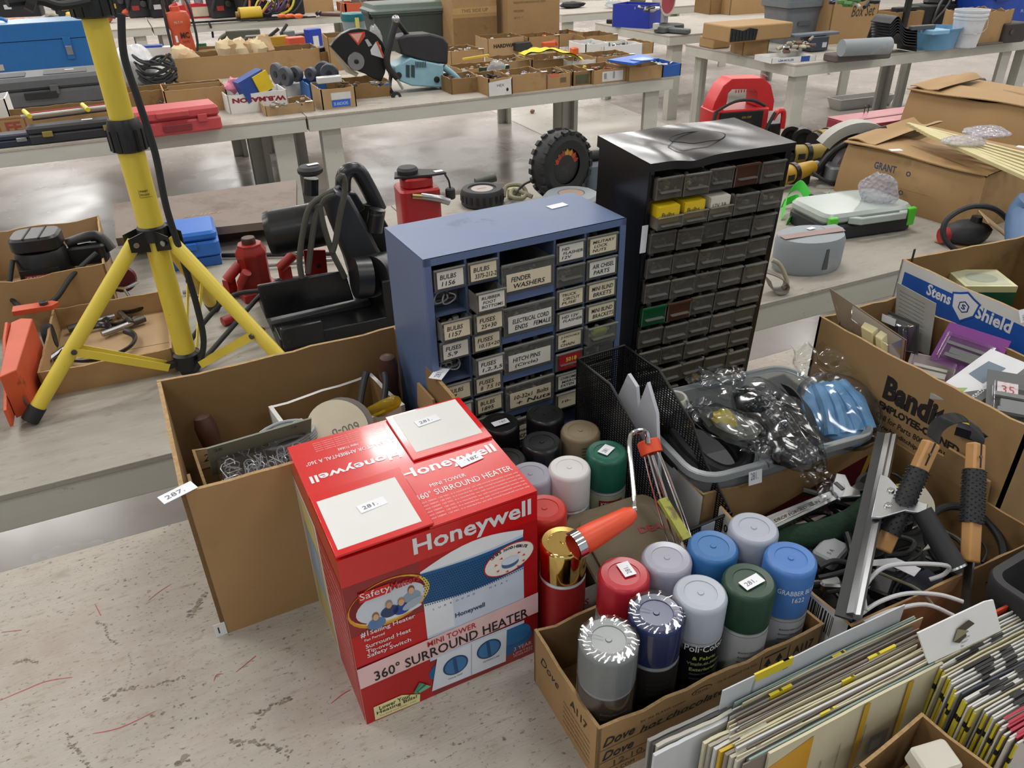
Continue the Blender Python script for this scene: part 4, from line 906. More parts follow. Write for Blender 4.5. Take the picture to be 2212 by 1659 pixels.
# porcelain lamp holder on its paper tube
t = thing('lamp_holder', 'white porcelain lamp holder on a round brown wooden base beside the black mesh holder', 'lamp holder', tuple(at(1455, 893, .895)), 0, rx=R(8))
b = MB(); b.lathe([(.038, -.012), (.040, -.010), (.040, -.001), (.037, .001)], 'wood', 30); b.build('wooden_base', t)
b = MB(); b.lathe([(.032, .001), (.033, .010), (.029, .018), (.021, .021), (.019, .034), (.016, .038), (.0125, .037), (.012, .006)], '#d4d3cb/.2', 34, caps=False); b.lathe([(.0122, .007), (.001, .0068)], '#5e3b30/.5', 20, caps=False); b.build('porcelain', t)
b = MB(); b.lathe([(.004, 0), (.004, .002)], 'steel_dark', 10, c=(.025, -.006, .017)); b.build('screw', t)
b = MB(); b.lathe([(.033, 0), (.034, .10), (.034, .1225)], '#a8955e/.6', 28)
x_ = at(1455, 893, .895); one(b, 'cardboard_tube', 'tan tube under the wooden base of the porcelain lamp holder', 'tube', (x_.x, x_.y+.002, .76))

# ---------------------------------------------------------------- tool carton
t = thing('tool_carton', 'open carton with white printed side heaped with tools, squeegee and saw', 'box', (.838, .556, T), R(0))
W, D, H = .370, .258, .118
b = MB(); open_box(b, W, D, H, .004, 'box_white', 'kraft_dark', edge='kraft', wob=.005, seed=31, skip=2)
g = Face(b, (-W/2, D/2, 0), (0, -D, 0), (0, 0, H))
g.txt('1000 BAGS', .04, .70, '#26262a', w_=.30, h=.13, bold=.03); g.txt('1/6 Barrel', .05, .56, '#26262a', w_=.2, h=.09, bold=.02); g.txt('29.3 cm x 16.5 cm x 53.3 cm', .05, .46, '#26262a', w_=.28, h=.05)
rnd = random.Random(3); x_ = .60
while x_ < .90: w_ = rnd.choice((.004, .007, .012)); g.q(x_, .62, x_+w_, .92, '#26262a', 1); x_ += w_+rnd.choice((.004, .008))
g.txt('Pull 2 More', .62, .50, '#26262a', w_=.24, h=.08, bold=.02); g.txt('11.5 in x 6.5 in x 21 in', .60, .40, '#26262a', w_=.26, h=.05); g.txt('(Export)', .66, .30, '#26262a', w_=.12, h=.05)
f = Face(b, (-W/2, -D/2, 0), (W, 0, 0), (0, 0, H)); f.q(0, 0, 1, 1, 'kraft', .5)
b.build('carton', t, bev=.0006)
b = MB(); b.prism([(-.05, 0), (.06, 0), (.06, .045), (.035, .045), (.03, .062), (-.012, .062), (-.018, .04), (-.05, .036)], (.004, 0, 0), 'kraft', u=(0, -1, 0)); b.build('tucked_flap', t, (W/2-.004, .02, H-.004), rz=R(0), ry=R(-14))
rnd = random.Random(44); b = MB()
for i in range(46):
    c = Vector((rnd.uniform(-.14, .14), rnd.uniform(-.09, .085), rnd.uniform(.01, .075))); a0 = rnd.uniform(0, 6.3); ra, rb_ = rnd.uniform(.02, .05), rnd.uniform(.012, .03); tl = rnd.uniform(-.4, .4)
    b.tube([c+Vector((ra*cos(a0+q*.8), rb_*sin(a0+q*.8), tl*ra*sin(q*.8+i)+.003*q)) for q in range(rnd.choice((4, 6, 7)))], rnd.uniform(.002, .0042), rnd.choice(['rubber', 'rubber', 'black_plastic', 'steel_dark']), 7, 3)
o = one(b, 'cable_heap', 'dark heap of black cables and cords filling the tool carton', 'cables', (.838, .556, T+.006)); o['kind'] = 'stuff'
b = MB(); b.rbox((0, 0, .02), (.30, .20, .04), 'black_matte', .02, .006); one(b, 'dark_filler', 'black block added as dark pouch at the bottom of the tool carton', 'filler', (.838, .556, T+.0045))  # plain black block added to darken the carton bottom under the cables
# adjustable wrench
t = thing('adjustable_wrench', 'chrome adjustable wrench lying across the green cloth rope', 'wrench', tuple(at(1745, 1100, .858)), R(3), rx=R(8))
b = MB(); b.prism([(-.10, -.011), (.055, -.0085), (.055, .0085), (-.10, .013), (-.106, 0)], (0, 0, .008), 'steel', u=(1, 0, 0), v=(0, 1, 0)); b.prism([(-.085, -.006), (.04, -.004), (.04, .004), (-.085, .007)], (0, 0, .001), 'chrome', o=(0, 0, .008), u=(1, 0, 0), v=(0, 1, 0))
b.txt('DROP FORGED  10 IN', (-.07, -.003, .0095), (1, 0, 0), (0, 1, 0), 'steel_dark', w_=.09, h=.005); b.build('handle', t, bev=.002)
b = MB(); b.prism([(.052, -.010), (.085, -.022), (.094, -.012), (.088, .0), (.100, .022), (.088, .032), (.070, .020), (.052, .012)], (0, 0, .013), 'steel', o=(0, 0, -.002), u=(1, 0, 0), v=(0, 1, 0)); b.build('fixed_jaw', t, bev=.002)
b = MB(); b.prism([(.092, -.012), (.112, -.018), (.116, -.008), (.108, .003), (.089, .0)], (0, 0, .010), 'steel_dark', u=(1, 0, 0), v=(0, 1, 0)); b.build('movable_jaw', t, bev=.0015)
b = MB(); b.lathe([(.006, 0), (.006, .016)], 'steel_dark', 12, c=(.070, .0, .007), ax='y'); b.build('worm_screw', t)
b = MB(); b.tube([at(1640, 1185, .83), at(1700, 1165, .835), at(1780, 1150, .84), at(1850, 1118, .846), at(1885, 1075, .85), at(1880, 1050, .85)], .019, 'green_cloth', 12, 5, flat=.7)
one(b, 'cloth_roll', 'dark green cloth rolled like a rope under the adjustable wrench', 'cloth')
b = MB(); b.lathe([(.004, 0), (.021, .0), (.024, .004), (.021, .008), (.004, .008)], 'rubber', 24); b.lathe([(.0, .008), (.007, .008), (.006, .013), (.0, .013)], 'grey_plastic', 16, caps=False)
one(b, 'caster_wheel', 'small black wheel with a grey hub behind the squeegee blade', 'wheel', tuple(at(1868, 1052, .85)), 0, rx=R(60))
# squeegee
t = thing('window_squeegee', 'window squeegee with long steel channel, black rubber and black foam handle', 'squeegee', (0, 0, 0))
A, B_ = at(1918, 938, .915), at(1833, 1338, .895); d = (B_-A).normalized(); sd = d.cross(Vector((0, 0, 1))).normalized(); sd = -sd if sd.x < 0 else sd; up = sd.cross(d); up = -up if up.z < 0 else up
def strip(o0, prof, m, nm, L0=0, L1=1):
    b = MB(); P = [A+(B_-A)*L0, A+(B_-A)*L1]
    b.rings([[p+sd*x+up*y for x, y in prof] for p in P], m, True); return b.build(nm, t)
strip(0, [(-.016, -.002), (.004, -.002), (.004, .0015), (-.016, .0005)], 'rubber', 'rubber_blade')
strip(0, [(-.004, -.003), (.012, -.004), (.014, .004), (.011, .0075), (.006, .0055), (.003, .0075), (-.004, .003)], 'steel', 'channel', .01, .985)
C0 = A+(B_-A)*.43
b = MB(); q = [(.0, -.05), (0, .05), (.012, .045), (.040, .016), (.066, .012), (.066, -.010), (.040, -.014), (.012, -.048)]
b.prism([(x, y) for x, y in q], tuple(up*.004), 'steel', o=tuple(C0+up*.009), u=tuple(sd), v=tuple(d))
for y_ in (-.018, .016):
    for k_ in range(1): b.tube([C0+sd*.018+d*y_+up*.0125, C0+sd*.018+d*y_+up*.016], .005, 'chrome', 12)
b.build('bracket', t, bev=.001)
h0 = C0+sd*.060+up*.010+d*.004; h1 = at(2062, 1225, .868)
b = MB(); b.tube([h0, h0*.5+h1*.5, h1], lambda q: .0135+.002*q, 'rubber', 16); b.build('foam_grip', t)
b = MB(); b.tube([h1, h1+(h1-h0).normalized()*.003], .0158, 'steel', 16); b.build('end_ring', t)
# drawknife-like folding saw: two wooden handles joined by a black steel bow
t = thing('cable_saw', 'black steel bow joining two pale wooden handles wrapped in black grip tape', 'saw', (0, 0, 0))
LW, LE = at(2012, 955, .985), at(1905, 1190, .86); RW, RE = at(2108, 958, .985), at(2095, 1215, .87)
for a, e in ((LW, LE), (RW, RE)):
    L_ = (e-a); dd = L_.normalized()
    h = MB(); h.bar(a, e, .021, .017, 'wood', up=(.3, -.5, 1)); ho = h.build('wooden_handle', t, bev=.003)
    s_ = MB(); s_.bar(a+dd*.001-Vector((0, 0, 0)), a+dd*.035, .0022, .0186, 'black_matte', up=(.3, -.5, 1)); s_.build('slot', ho)
    gtube = MB(); G0, G1 = (.25, .84) if a is LW else (.23, .68); gtube.tube([a+L_*(G0+(G1-G0)*i/14) for i in range(15)], lambda q: .0138+.0004*sin(q*60), 'rubber', 14)
    for i in range(20):
        c = a+L_*(G0+.01+(G1-G0-.02)*i/19); ax_ = dd.orthogonal().normalized(); ax2 = dd.cross(ax_)
        for j in range(9): an = j*.7+i*.35; pp = c+ax_*(.0146*cos(an))+ax2*(.0146*sin(an)); gtube.box(pp, (.0016, .0016, .0016), 'rubber')
    gtube.build('grip_tape', ho)
    dt = MB(); dt.tube([a+L_*.13+Vector((-.004, -.008, .009)), a+L_*.13+Vector((-.004, -.0095, .0105))], .0022, 'steel_dark', 8); dt.build('rivet', ho)
pk = [LW+(LW-LE)*.02, at(2022, 925, 1.0), at(2045, 908, 1.01), at(2075, 903, 1.01), at(2100, 915, 1.005), at(2112, 940, .995), RW+(RW-RE)*.01]
P = smooth(pk, 5); b = MB(); wv = Vector((-.25, .45, .25)).normalized()
b.rings([[p-wv*.010, p+wv*.010, p+wv*.010+Vector((.001, 0, .001)), p-wv*.010+Vector((.001, 0, .001))] for p in P], 'black_plastic'); b.build('steel_bow', t)
b = MB(); e2_ = at(2082, 1330, .845); b.bar(RE, e2_, .003, .014, 'steel_dark', up=(.3, -.5, 1)); b.build('saw_blade', t)
# strap, tape, dust mask strap
b = MB(); P = smooth([at(1975, 1055, .875), at(1998, 1090, .868), at(2002, 1130, .862), at(2028, 1160, .858), at(2012, 1185, .852)], 5); wv = Vector((.75, -.25, .2)).normalized()
b.rings([[p-wv*.014, p+wv*.014, p+wv*.013+Vector((0, 0, .002)), p-wv*.013+Vector((0, 0, .002))] for p in P], '#b7b3a4/.8', True)
one(b, 'cloth_strap', 'frayed off-white cloth strap between the saw handles', 'strap')
b = MB(); b.lathe([(.012, 0), (.020, 0), (.020, .008), (.012, .008)], '#a6a83f/.6', 22); one(b, 'tape_roll', 'dull yellow-green tape roll under the left saw handle', 'tape', tuple(at(1940, 1075, .855)), 0, rx=R(40))
b = MB(); b.tube([(.075*cos(a*.4), .055*sin(a*.4), .0) for a in range(16)], .006, 'rubber', 10, 3, True)
one(b, 'black_hoop', 'large black rubber hoop leaning at the right end of the tool carton', 'hoop', tuple(at(2085, 1170, .83)), R(20), rx=R(20))
b = MB(); b.tube([at(1870, 1320, .872), at(1868, 1270, .878), at(1905, 1228, .885), at(1965, 1218, .885), at(2045, 1222, .88), at(2040, 1240, .865), at(2008, 1252, .855)], .003, '#b9bbbd/.4', 8, 5)
one(b, 'white_cable', 'stiff white cable arching in front of the squeegee handle', 'cable')
b = MB(); b.tube([at(1855, 1330, .87), at(1900, 1300, .872), at(1960, 1282, .872), at(2030, 1285, .87), at(2080, 1300, .865)], .0028, '#c2c4c6/.4', 8, 5); b.tube([at(1866, 1345, .87), at(1930, 1318, .87), at(2000, 1306, .868), at(2060, 1330, .86)], .0028, '#c2c4c6/.4', 8, 5)
one(b, 'white_cable', 'white cable in a flat loop behind the sandpaper packs', 'cable')
b = MB(); b.tube([at(1885, 1232, .862), at(1930, 1250, .862), at(1985, 1275, .868), at(2025, 1318, .862)], .0022, '#5b5640/.5', 7, 5); one(b, 'brown_cable', 'thin olive brown cable crossing the white cables', 'cable')
b = MB(); f0 = [at(1875, 1210, .86), at(1935, 1205, .866), at(1990, 1228, .868), at(1975, 1245, .866), at(1925, 1222, .864), at(1885, 1222, .858)]; b.add(f0, [tuple(range(6))], '#c5c4c9/.5'); b.add([p-Vector((0, 0, .0006)) for p in f0], [tuple(reversed(range(6)))], '#c5c4c9/.5')
one(b, 'warning_tag', 'white paper cord tag with red print lying in the tool carton', 'tag')
for i, (pts, r, lb) in enumerate((([(1770, 1225), (1800, 1212), (1835, 1215), (1850, 1200)], .004, 'black power cord end beside the blue-capped can'), ([(1768, 1248), (1812, 1238), (1845, 1222), (1838, 1190)], .0035, 'black cord curling down beside the squeegee'),
                              ([(1900, 1175), (1940, 1160), (1975, 1172), (1960, 1195), (1915, 1198)], .004, 'black cord loop under the squeegee handle'), ([(1830, 1155), (1838, 1180), (1845, 1215)], .006, 'black handled rod standing beside the green cloth'))):
    b = MB(); b.tube([at(x, y, .845+.004*(j % 2)) for j, (x, y) in enumerate(pts)], r, 'rubber' if i < 3 else 'cast_black', 8, 5); one(b, 'extension_cord' if i < 3 else 'tool_rod', lb, 'cord' if i < 3 else 'tool')
b = MB(); b.rbox((0, 0, .01), (.05, .035, .02), '#8f9295/.4', .006, .003); b.txt('5 A', (-.015, -.006, .0205), (1, 0, 0), (0, 1, 0), '#444444', h=.006); one(b, 'wall_adapter', 'grey plug adapter wedged beside the bright blue spray cap', 'adapter', tuple(at(1790, 1205, .82)), R(20))
for i, (px, py, s_, m_, lb) in enumerate(((1990, 1290, (.05, .04, .03), '#1c2438/.5', 'dark navy box with handwriting under the white cables'), (1900, 1270, (.06, .03, .02), 'cast_black', 'black tool body under the white cable arch'), (1700, 1215, (.03, .03, .02), 'steel_dark', 'small steel tool head behind the blue cap'), (1930, 1130, (.05, .03, .02), 'cast_black', 'black tool body below the squeegee bracket'), (1810, 1090, (.05, .03, .016), 'black_plastic', 'black plier head under the wrench jaw'), (1790, 1270, (.03, .02, .015), 'steel', 'grey metal scrap beside the carton barcode'))):
    b = MB(); b.rbox((0, 0, s_[2]/2), s_, m_, .006, .003); b.cyl((s_[0]*.3, 0, s_[2]*.5), (s_[0]*1.1, .004, s_[2]*.5), .006, 'steel_dark', 10); p = at(px, py, .80+.01*(i % 3)); one(b, 'tool_piece', lb, 'tool', (p.x, p.y, p.z), R(30*i))
# black plastic bin
t = thing('black_bin', 'black ribbed plastic bin at the right edge beside the sandpaper', 'bin', (.985, .318, T), R(4))
b = MB(); b.on((0, 0, 0)); H = .155
b.rings([rr(.24, .14, .02, 0), rr(.262, .160, .022, H-.05), rr(.272, .168, .022, H-.048), rr(.276, .17, .024, H-.03), rr(.282, .176, .026, H-.028), rr(.286, .18, .028, H-.004), rr(.282, .176, .026, H), rr(.262, .156, .018, H), rr(.256, .15, .018, H-.03), rr(.236, .13, .016, .004)], 'dusty_black', True); b.build('bin', t)

# ---------------------------------------------------------------- sandpaper packs
KINDS = {'card': ('thin cream sandpaper sleeve packed in the left row by the drink carton', '#cdc6a8/.7', 'cream sleeves, left row'), 'white': ('thin white sandpaper sleeve packed in the left row by the drink carton', '#c9c9c6/.6', 'white sleeves, left row'),
         'green': ('thin grey-green sandpaper sleeve in the left row by the drink carton', '#8fa39c/.8', 'grey-green sleeves, left row'), 'grit': ('coarse brown-grey sandpaper sheet edge in the left row by the drink carton', '#857a70/.95', 'brown-grey sheets, left row')}
def sleeve(x0, x1, y, z, m, label, group=None, tabs=(), strip=None, tilt=0, th=.0014, rz=0, extra=None, seed=0, name='sandpaper_sleeve', cut=0, h=None):
    rnd = random.Random(seed); W = x1-x0; h = h or z-T-.003; b = MB(); n = 10; k1 = rnd.uniform(-.0012, .0012); k2 = rnd.uniform(0, 6)
    def X(u): return u*W
    def Y(u): return k1*sin(u*5+k2)
    top = [h-cut*(1-i/n)*(.5 if i < 4 else 0)-rnd.uniform(0, .0015) for i in range(n+1)]
    fr = [(X(i/n), Y(i/n), 0) for i in range(n+1)]; ft = [(X(i/n), Y(i/n), top[i]) for i in range(n+1)]
    bt = [(p[0], p[1]+th, p[2]) for p in ft]; bb = [(p[0], p[1]+th, 0) for p in fr]
    b.rings([fr, ft], m, closed=False); b.rings([ft, bt], strip or m, closed=False); b.rings([bt, bb], m, closed=False)
    b.add([fr[0], ft[0], bt[0], bb[0]], [(3, 2, 1, 0)], strip or m); b.add([fr[-1], ft[-1], bt[-1], bb[-1]], [(0, 1, 2, 3)], m)
    for (u0, u1, c, hh) in tabs:
        b.add([(X(u0), -.0008, top[0]-hh), (X(u1), -.0008, top[0]-hh), (X(u1), -.0006, h+.0006), (X(u0), -.0006, h+.0006), (X(u1), th+.0004, h+.0006), (X(u0), th+.0004, h+.0006)], [(0, 1, 2, 3), (3, 2, 4, 5)], c)
    if extra: extra(b, W, h)
    return one(b, name, label, 'sandpaper', (x0, y, T+.003), rz, group, rx=tilt)
rnd = random.Random(77)
def e3m(b, W, h):
    f = Face(b, (0, -.0008, 0), (W, 0, 0), (0, 0, h)); f.txt('3M', .075, .62, '#17181c', w_=.24, h=.09, rot=-pi/2, bold=.06); f.poly([(.15, .7), (.16, .95), (.17, .95), (.16, .7)], '#9fa2a4', 1)
sleeve(.428, .705, .4015, .897, '#c3c7cc/.5', 'long pale grey sandpaper pack with bold sideways lettering, rearmost of the left row', None, [(.16, .36, '#d6c22e/.5', .012), (.31, .34, '#1c1c1c', .013)], extra=e3m)
kk = list(KINDS)
y = .3975
for i in range(25):
    k = kk[rnd.choice((0, 0, 1, 1, 2, 3, 3, 0))]; x0 = .445-.004*i*.2+rnd.uniform(-.006, .01)+(.0 if i < 3 else -.015*min(1, i/8)); z = .874-rnd.uniform(0, .006)-.0002*i
    tb = []
    if i % 4 == 1: u = rnd.uniform(.05, .8); tb = [(u, u+rnd.uniform(.06, .16), '#d6c22e/.5', .006), (u+.05, u+.065, '#1c1c1c', .0065)]
    sleeve(x0, x0+.280, y, z, KINDS[k][1], KINDS[k][0], KINDS[k][2], tb, tilt=R(rnd.uniform(-1, .6)), th=rnd.choice((.0012, .0016, .0022)), seed=i, strip='#3f3a38/.9' if i % 6 == 5 else None)
    y -= .0025
def cream(b, W, h):
    f = Face(b, (0, -.001, 0), (W, 0, 0), (0, 0, h)); f.poly([(0, 0), (.24, 0), (.24, .93), (0, .80)], '#d09a2c/.5', .5)
    for x_ in (.52, .78): f.q(x_, 0, x_+.035, .99, '#c9a032/.5', 1)
    f.q(.62, .16, .74, .42, '#8f8a8c', 1); f.q(.635, .19, .70, .34, '#a9a5a2', 2)
    for i, x_ in enumerate((.33, .43, .57)): f.txt('For metal, wood and plastics', x_, .15+.1*i, '#3f3b33', w_=.16, h=.03, rot=-pi/2+pi)
sleeve(.440, .700, .3300, .868, '#cdc6a8/.7', 'cream sandpaper pack with two yellow stripes, frontmost of the left row', None, [], extra=cream, tilt=R(-2), th=.003)
sleeve(.418, .700, .3350, .866, '#8fa39c/.85', 'pale green sandpaper sheet standing just behind the yellow-striped cream pack', None, [], tilt=R(-2), th=.002)
# stub group at the lower left
for i, (x0, y_, z, m, lb) in enumerate(((.336, .4020, .865, '#8e8d8a/.8', 'grey sandpaper pack rearmost at the lower left end of the rows'), (.338, .3965, .865, '#4b4a49/.95', 'black-edged sandpaper pack at the lower left end of the rows'), (.340, .3920, .866, '#b9b6ab/.7', 'beige sandpaper pack second from the front at the lower left end'), (.333, .3870, .863, '#c6c9cd/.5', 'white pack with a die-cut notch frontmost at the lower left end'))):
    sleeve(x0, x0+.1, y_, z, m, lb, None, th=.004, seed=60+i)
for i in range(7):
    m = ['#cdc6a8/.7', '#a9a397/.8', '#c9c9c6/.6', '#c9a62c/.5', '#8b8378/.9', '#bdb8a6/.7', '#cfcabb/.6'][i]
    sleeve(.388+.003*i, .44+.012*i, .3745-.0052*i, .864, m, ['short cream pack rearmost', 'short taupe pack second from the back', 'short white pack third from the back', 'short bright yellow pack', 'short brown-grey pack behind the beige ones', 'short beige pack', 'short off-white pack frontmost'][i]+' beside the striped cream pack', None, th=.0036, seed=80+i)
# right group
b = MB(); o_ = [at(1983, 1368, .905), at(2128, 1300, .905), at(2146, 1296, .905), at(2157, 1340, .888), at(2163, 1362, .878), at(2006, 1434, .866)]; nn = Vector((0, .002, -.0006))
b.rings([[p+nn for p in o_], o_], 'box_white', True); nrm = ((o_[1]-o_[0]).cross(o_[5]-o_[0])).normalized(); nrm = nrm if nrm.y < 0 else -nrm
def cp(u, v): return o_[0]+(o_[1]-o_[0])*u+(o_[5]-o_[0])*v
def cpoly(pts, m, k): P = [cp(*q)+nrm*(k+.004) for q in pts]; b.add(P, [tuple(range(len(P)))], m)
cpoly([(.36, .62), (.47, .30), (.66, .20), (.72, .38), (.66, .55), (.44, .74)], '#4b4434/.8', .0010); cpoly([(.36, .62), (.47, .30), (.62, .52)], '#8b8468', .0015)
for i in range(4): b.txt('Sheets for sanding metal and wood by hand', cp(.42+.02*i, 1.0-.10*i)+nrm*.0055, (o_[1]-o_[0]), (o_[0]-o_[5]), '#5a5a60', w_=.06, h=.0035)
one(b, 'sandpaper_sleeve', 'white hanging pack with a die-cut hole at the back of the right row', 'sandpaper')
sleeve(.700, .84, .3560, .874, '#c2452e/.5', 'orange-red sandpaper pack directly in front of the white hanging pack', None, [], th=.003)
RK = {'w': ('thin white sandpaper sleeve with yellow and black tabs in the right row', '#c8c7c2/.6', 'tabbed white sleeves, right row'), 'c': ('cream sandpaper sleeve in the middle of the right row', '#c2bb9d/.7', 'cream sleeves, right row'), 'n': ('dark navy edged sandpaper sleeve in the right row', '#4a4f5a/.7', 'navy edged sleeves, right row')}
y = .3500
for i in range(30):
    k = rnd.choice('wwwwcw') if i % 9 != 4 else 'n' if i % 2 else 'w'; x0 = .695-(.35-y)*.22+rnd.uniform(-.006, .006)
    if i > 18: x0 += .016
    tb = [(rnd.uniform(.1, .25), rnd.uniform(.28, .36), '#1b1b1b/.5', .001), (.42, .52, '#1b1b1b/.5', .001)] if k == 'w' else []
    def ed(b, W, h, i=i):
        if i % 3 != 1:
            b.bx(-.0006, -.0006, h*.15, .002, .0020, h*.97, '#cfc030/.5')
            for q in range(2): b.bx(-.0009, -.0009, h*(.25+.45*q), .0024, .0022, h*(.32+.45*q), '#1a1a1a/.5')
    if i > 22:
        RK['r'] = ('white sandpaper sleeve with crimson printed edge at the lower right corner', '#c9c3bd/.6', 'crimson edged sleeves'); k = 'r'; tb = [(.05, .22, '#a82a40/.5', .006), (.24, .38, '#1b1b1b/.5', .006), (.5, .6, '#a82a40/.5', .006)]
    sleeve(x0, x0+.20, y, .872-.0004*i-rnd.uniform(0, .003), RK[k][1], RK[k][0], RK[k][2], tb, th=.0018, seed=100+i, extra=ed, tilt=R(rnd.uniform(-.5, .5)))
    y -= .0041
# small open carton under them with a white folded card
t = thing('small_carton', 'small brown open carton cut off by the bottom edge between the sandpaper rows', 'box', (.600, .255, T), R(8))
b = MB(); open_box(b, .115, .10, .095, .004, 'kraft', 'kraft_dark', wob=.003, seed=41); b.build('carton', t, bev=.0006)
b = MB(); b.rbox((0, 0, 0), (.045, .032, .024), '#c9c5b8/.6', .005, .003); one(b, 'white_block', 'off-white block lying in the small brown carton at the bottom edge', 'block', (.605, .262, .842), R(-10), rx=R(8))
b = MB(); b.rbox((0, 0, 0), (.06, .05, .07), 'kraft_dark', .004, .003); one(b, 'folded_card', 'folded brown card filling the small carton under the white block', 'card', (.602, .256, .782), R(8))

# ---------------------------------------------------------------- chipper-maker's carton with blister packs
t = thing('parts_carton', 'long brown carton printed Bandit EMPLOYEE-OWNED on its left side'.replace('Bandit ', 'with bold black lettering '), 'box', (1.122, .700, T), 0)
W, D, H = .192, .400, .260
b = MB(); open_box(b, W, D, H, .005, 'kraft', 'kraft_dark', wob=.004, seed=51)
g = Face(b, (-W/2, D/2, 0), (0, -D, 0), (0, 0, H)); I = '#241d18/.7'
Yc = lambda y: (.900-y)/D
g.txt('Bandit', Yc(.736), (.918-T)/H, I, w_=.118/D*1.0, h=.044/H, bold=.05); g.txt('EMPLOYEE-OWNED', Yc(.738), (.898-T)/H, I, w_=.155/D, h=.014/H, bold=.05)
g.txt('Call for Parts 800-952-0178', Yc(.738), (.879-T)/H, I, w_=.150/D, h=.011/H, bold=.015); g.txt('www.banditchippers.com', Yc(.738), (.861-T)/H, I, w_=.138/D, h=.011/H, bold=.02)
b.build('carton', t, bev=.0008)
b = MB(); b.prism([(0, 0), (.012, 0), (.012, .055), (0, .06)], (0, -.012, 0), 'kraft', u=(1, 0, 0), v=(0, 0, 1)) ; b.build('torn_corner', t, (-W/2-.001, -D/2, H-.06)) if 0 else None
def blister(name, p, d, rz, rx, label, card, fill, fmat, art=None, ry=0, cat='blister pack'):
    t = thing(name, label, cat, p, rz, rx=rx, ry=ry); w_, h, dp = d
    b = MB(); b.bx(-w_/2, 0, 0, w_/2, .0012, h, card); f = Face(b, (-w_/2, 0, 0), (w_, 0, 0), (0, 0, h))
    if art: art(f)
    b.build('backing_card', t)
    b = MB(); b.rbox((0, -dp/2, h*.42), (w_*.84, dp, h*.62), 'clear', .004, .002); b.build('plastic_blister', t)
    b = MB(); fill(b, w_, h, dp, fmat); b.build('contents', t); return t
def latch(b, w_, h, dp, m): b.box((0, -dp*.45, h*.36), (w_*.5, dp*.5, h*.14), m); b.box((-.005, -dp*.5, h*.52), (w_*.62, dp*.35, h*.07), m); b.prism([(-w_*.3, h*.2), (w_*.3, h*.2), (w_*.25, h*.3), (-w_*.3, h*.28)], (0, -dp*.5, 0), m, o=(0, -.003, 0))
def magenta(f): f.poly([(0, 0), (1, 0), (1, .9), (.35, .95), (.1, .75), (0, .7)], '#641b2c/.4', 1); f.ell(.5, .93, .05, .02, '#b9b3a4', 2); f.txt('door stop', .3, .87, '#7c6e5c', w_=.4, h=.03)
def back_txt(f):
    f.q(.06, .45, .94, .9, '#b9b7b0/.5', 1)
    for i in range(7): f.txt('please read these directions carefully before', .1, .85-i*.05, '#4a4a4c', w_=.78, h=.022, l=2)
def packquad(P, card, label, k, blob=None, bm=None, art=None, dp=.03, cat='blister pack'):
    t = thing('blister_pack', label, cat, (0, 0, 0)); A, B_, C_, D_ = P; n = (B_-A).cross(D_-A).normalized(); n = n if n.x < 0 else -n
    b = MB(); b.rings([[p-n*.0012 for p in P], P], card, True)
    q = lambda u, v, w=0: A+(B_-A)*u*(1-v)+(C_-D_)*u*v+(D_-A)*v+n*w
    if art: art(b, q)
    b.build('backing_card', t)
    if blob:
        u0, v0, u1, v1 = blob; b = MB(); ins = .08
        b.rings([[q(u0, v0), q(u1, v0), q(u1, v1), q(u0, v1)], [q(u0+ins, v0+ins, dp), q(u1-ins, v0+ins, dp), q(u1-ins, v1-ins, dp), q(u0+ins, v1-ins, dp)]], 'clear', True); b.build('plastic_blister', t, bev=.002)
        b = MB(); um, vm = (u0+u1)/2, (v0+v1)/2
        b.rings([[q(um-.16, v0+.22, .002), q(um+.02, v0+.15, .002), q(um+.02, v1-.2, .002), q(um-.16, v1-.14, .002)], [q(um-.15, v0+.24, dp*.7), q(um+.01, v0+.18, dp*.7), q(um+.01, v1-.22, dp*.7), q(um-.15, v1-.18, dp*.7)]], bm, True)
        b.rings([[q(um+.05, v0+.16, .002), q(um+.14, v0+.14, .002), q(um+.16, v1-.22, .002), q(um+.07, v1-.18, .002)], [q(um+.05, v0+.17, dp*.8), q(um+.14, v0+.15, dp*.8), q(um+.15, v1-.24, dp*.8), q(um+.07, v1-.2, dp*.8)]], bm, True); b.build('contents', t, bev=.001)
    return t
def mag(b, q):
    b.add([q(.30, .05, .0006), q(1, .0, .0006), q(1, 1, .0006), q(.0, 1, .0006), q(.12, .6, .0006), q(.32, .4, .0006)], [tuple(range(6))], '#641b2c/.4'); b.add([q(.06+.02*cos(a), .45+.09*sin(a), .0008) for a in range(6)], [tuple(range(6))], '#c9c4b4')
packquad([at(1791, 622, 1.050), at(1958, 735, .995), at(1950, 812, .940), at(1812, 700, .985)], '#8d7c66/.6', 'maroon carded blister pack with cream latch at the left end of the long carton', 1, (.30, .02, .96, .98), '#cfc48f/.5', mag)
def fine_print(b, q):
    for i in range(9): b.txt('please read these directions carefully before fitting', q(.10, .12+.065*i, .001), q(1, .1)-q(0, .1), q(0, 0)-q(0, 1), '#4f4f52', w_=.055, h=.0022)
packquad([atx(1938, 610, 1.195), atx(2022, 656, 1.195), atx(2006, 768, 1.185), atx(1930, 735, 1.185)], '#a09f99/.6', 'grey carded blister pack showing fine print, upright at the carton back', 2, None, None, fine_print)
packquad([atx(1918, 672, 1.165), atx(1985, 700, 1.165), atx(1982, 768, 1.155), atx(1925, 745, 1.155)], '#3f3f40/.5', 'dark hardware blister pack with a white sticker beside the maroon pack', 3, (.05, .05, .95, .95), '#2f2f31', lambda b, q: b.add([q(.2, -.02, .031), q(.65, -.02, .031), q(.6, .22, .031), q(.15, .22, .031)], [(0, 1, 2, 3)], '#d5d7da'), .03)
blister('blister_pack', tuple(at(2000, 850, .90)), (.085, .075, .035), R(-58), R(-55), 'clear blister pack with a white bracket lying in the carton middle', '#b2a3a3/.5', latch, '#cfcfc6/.5')
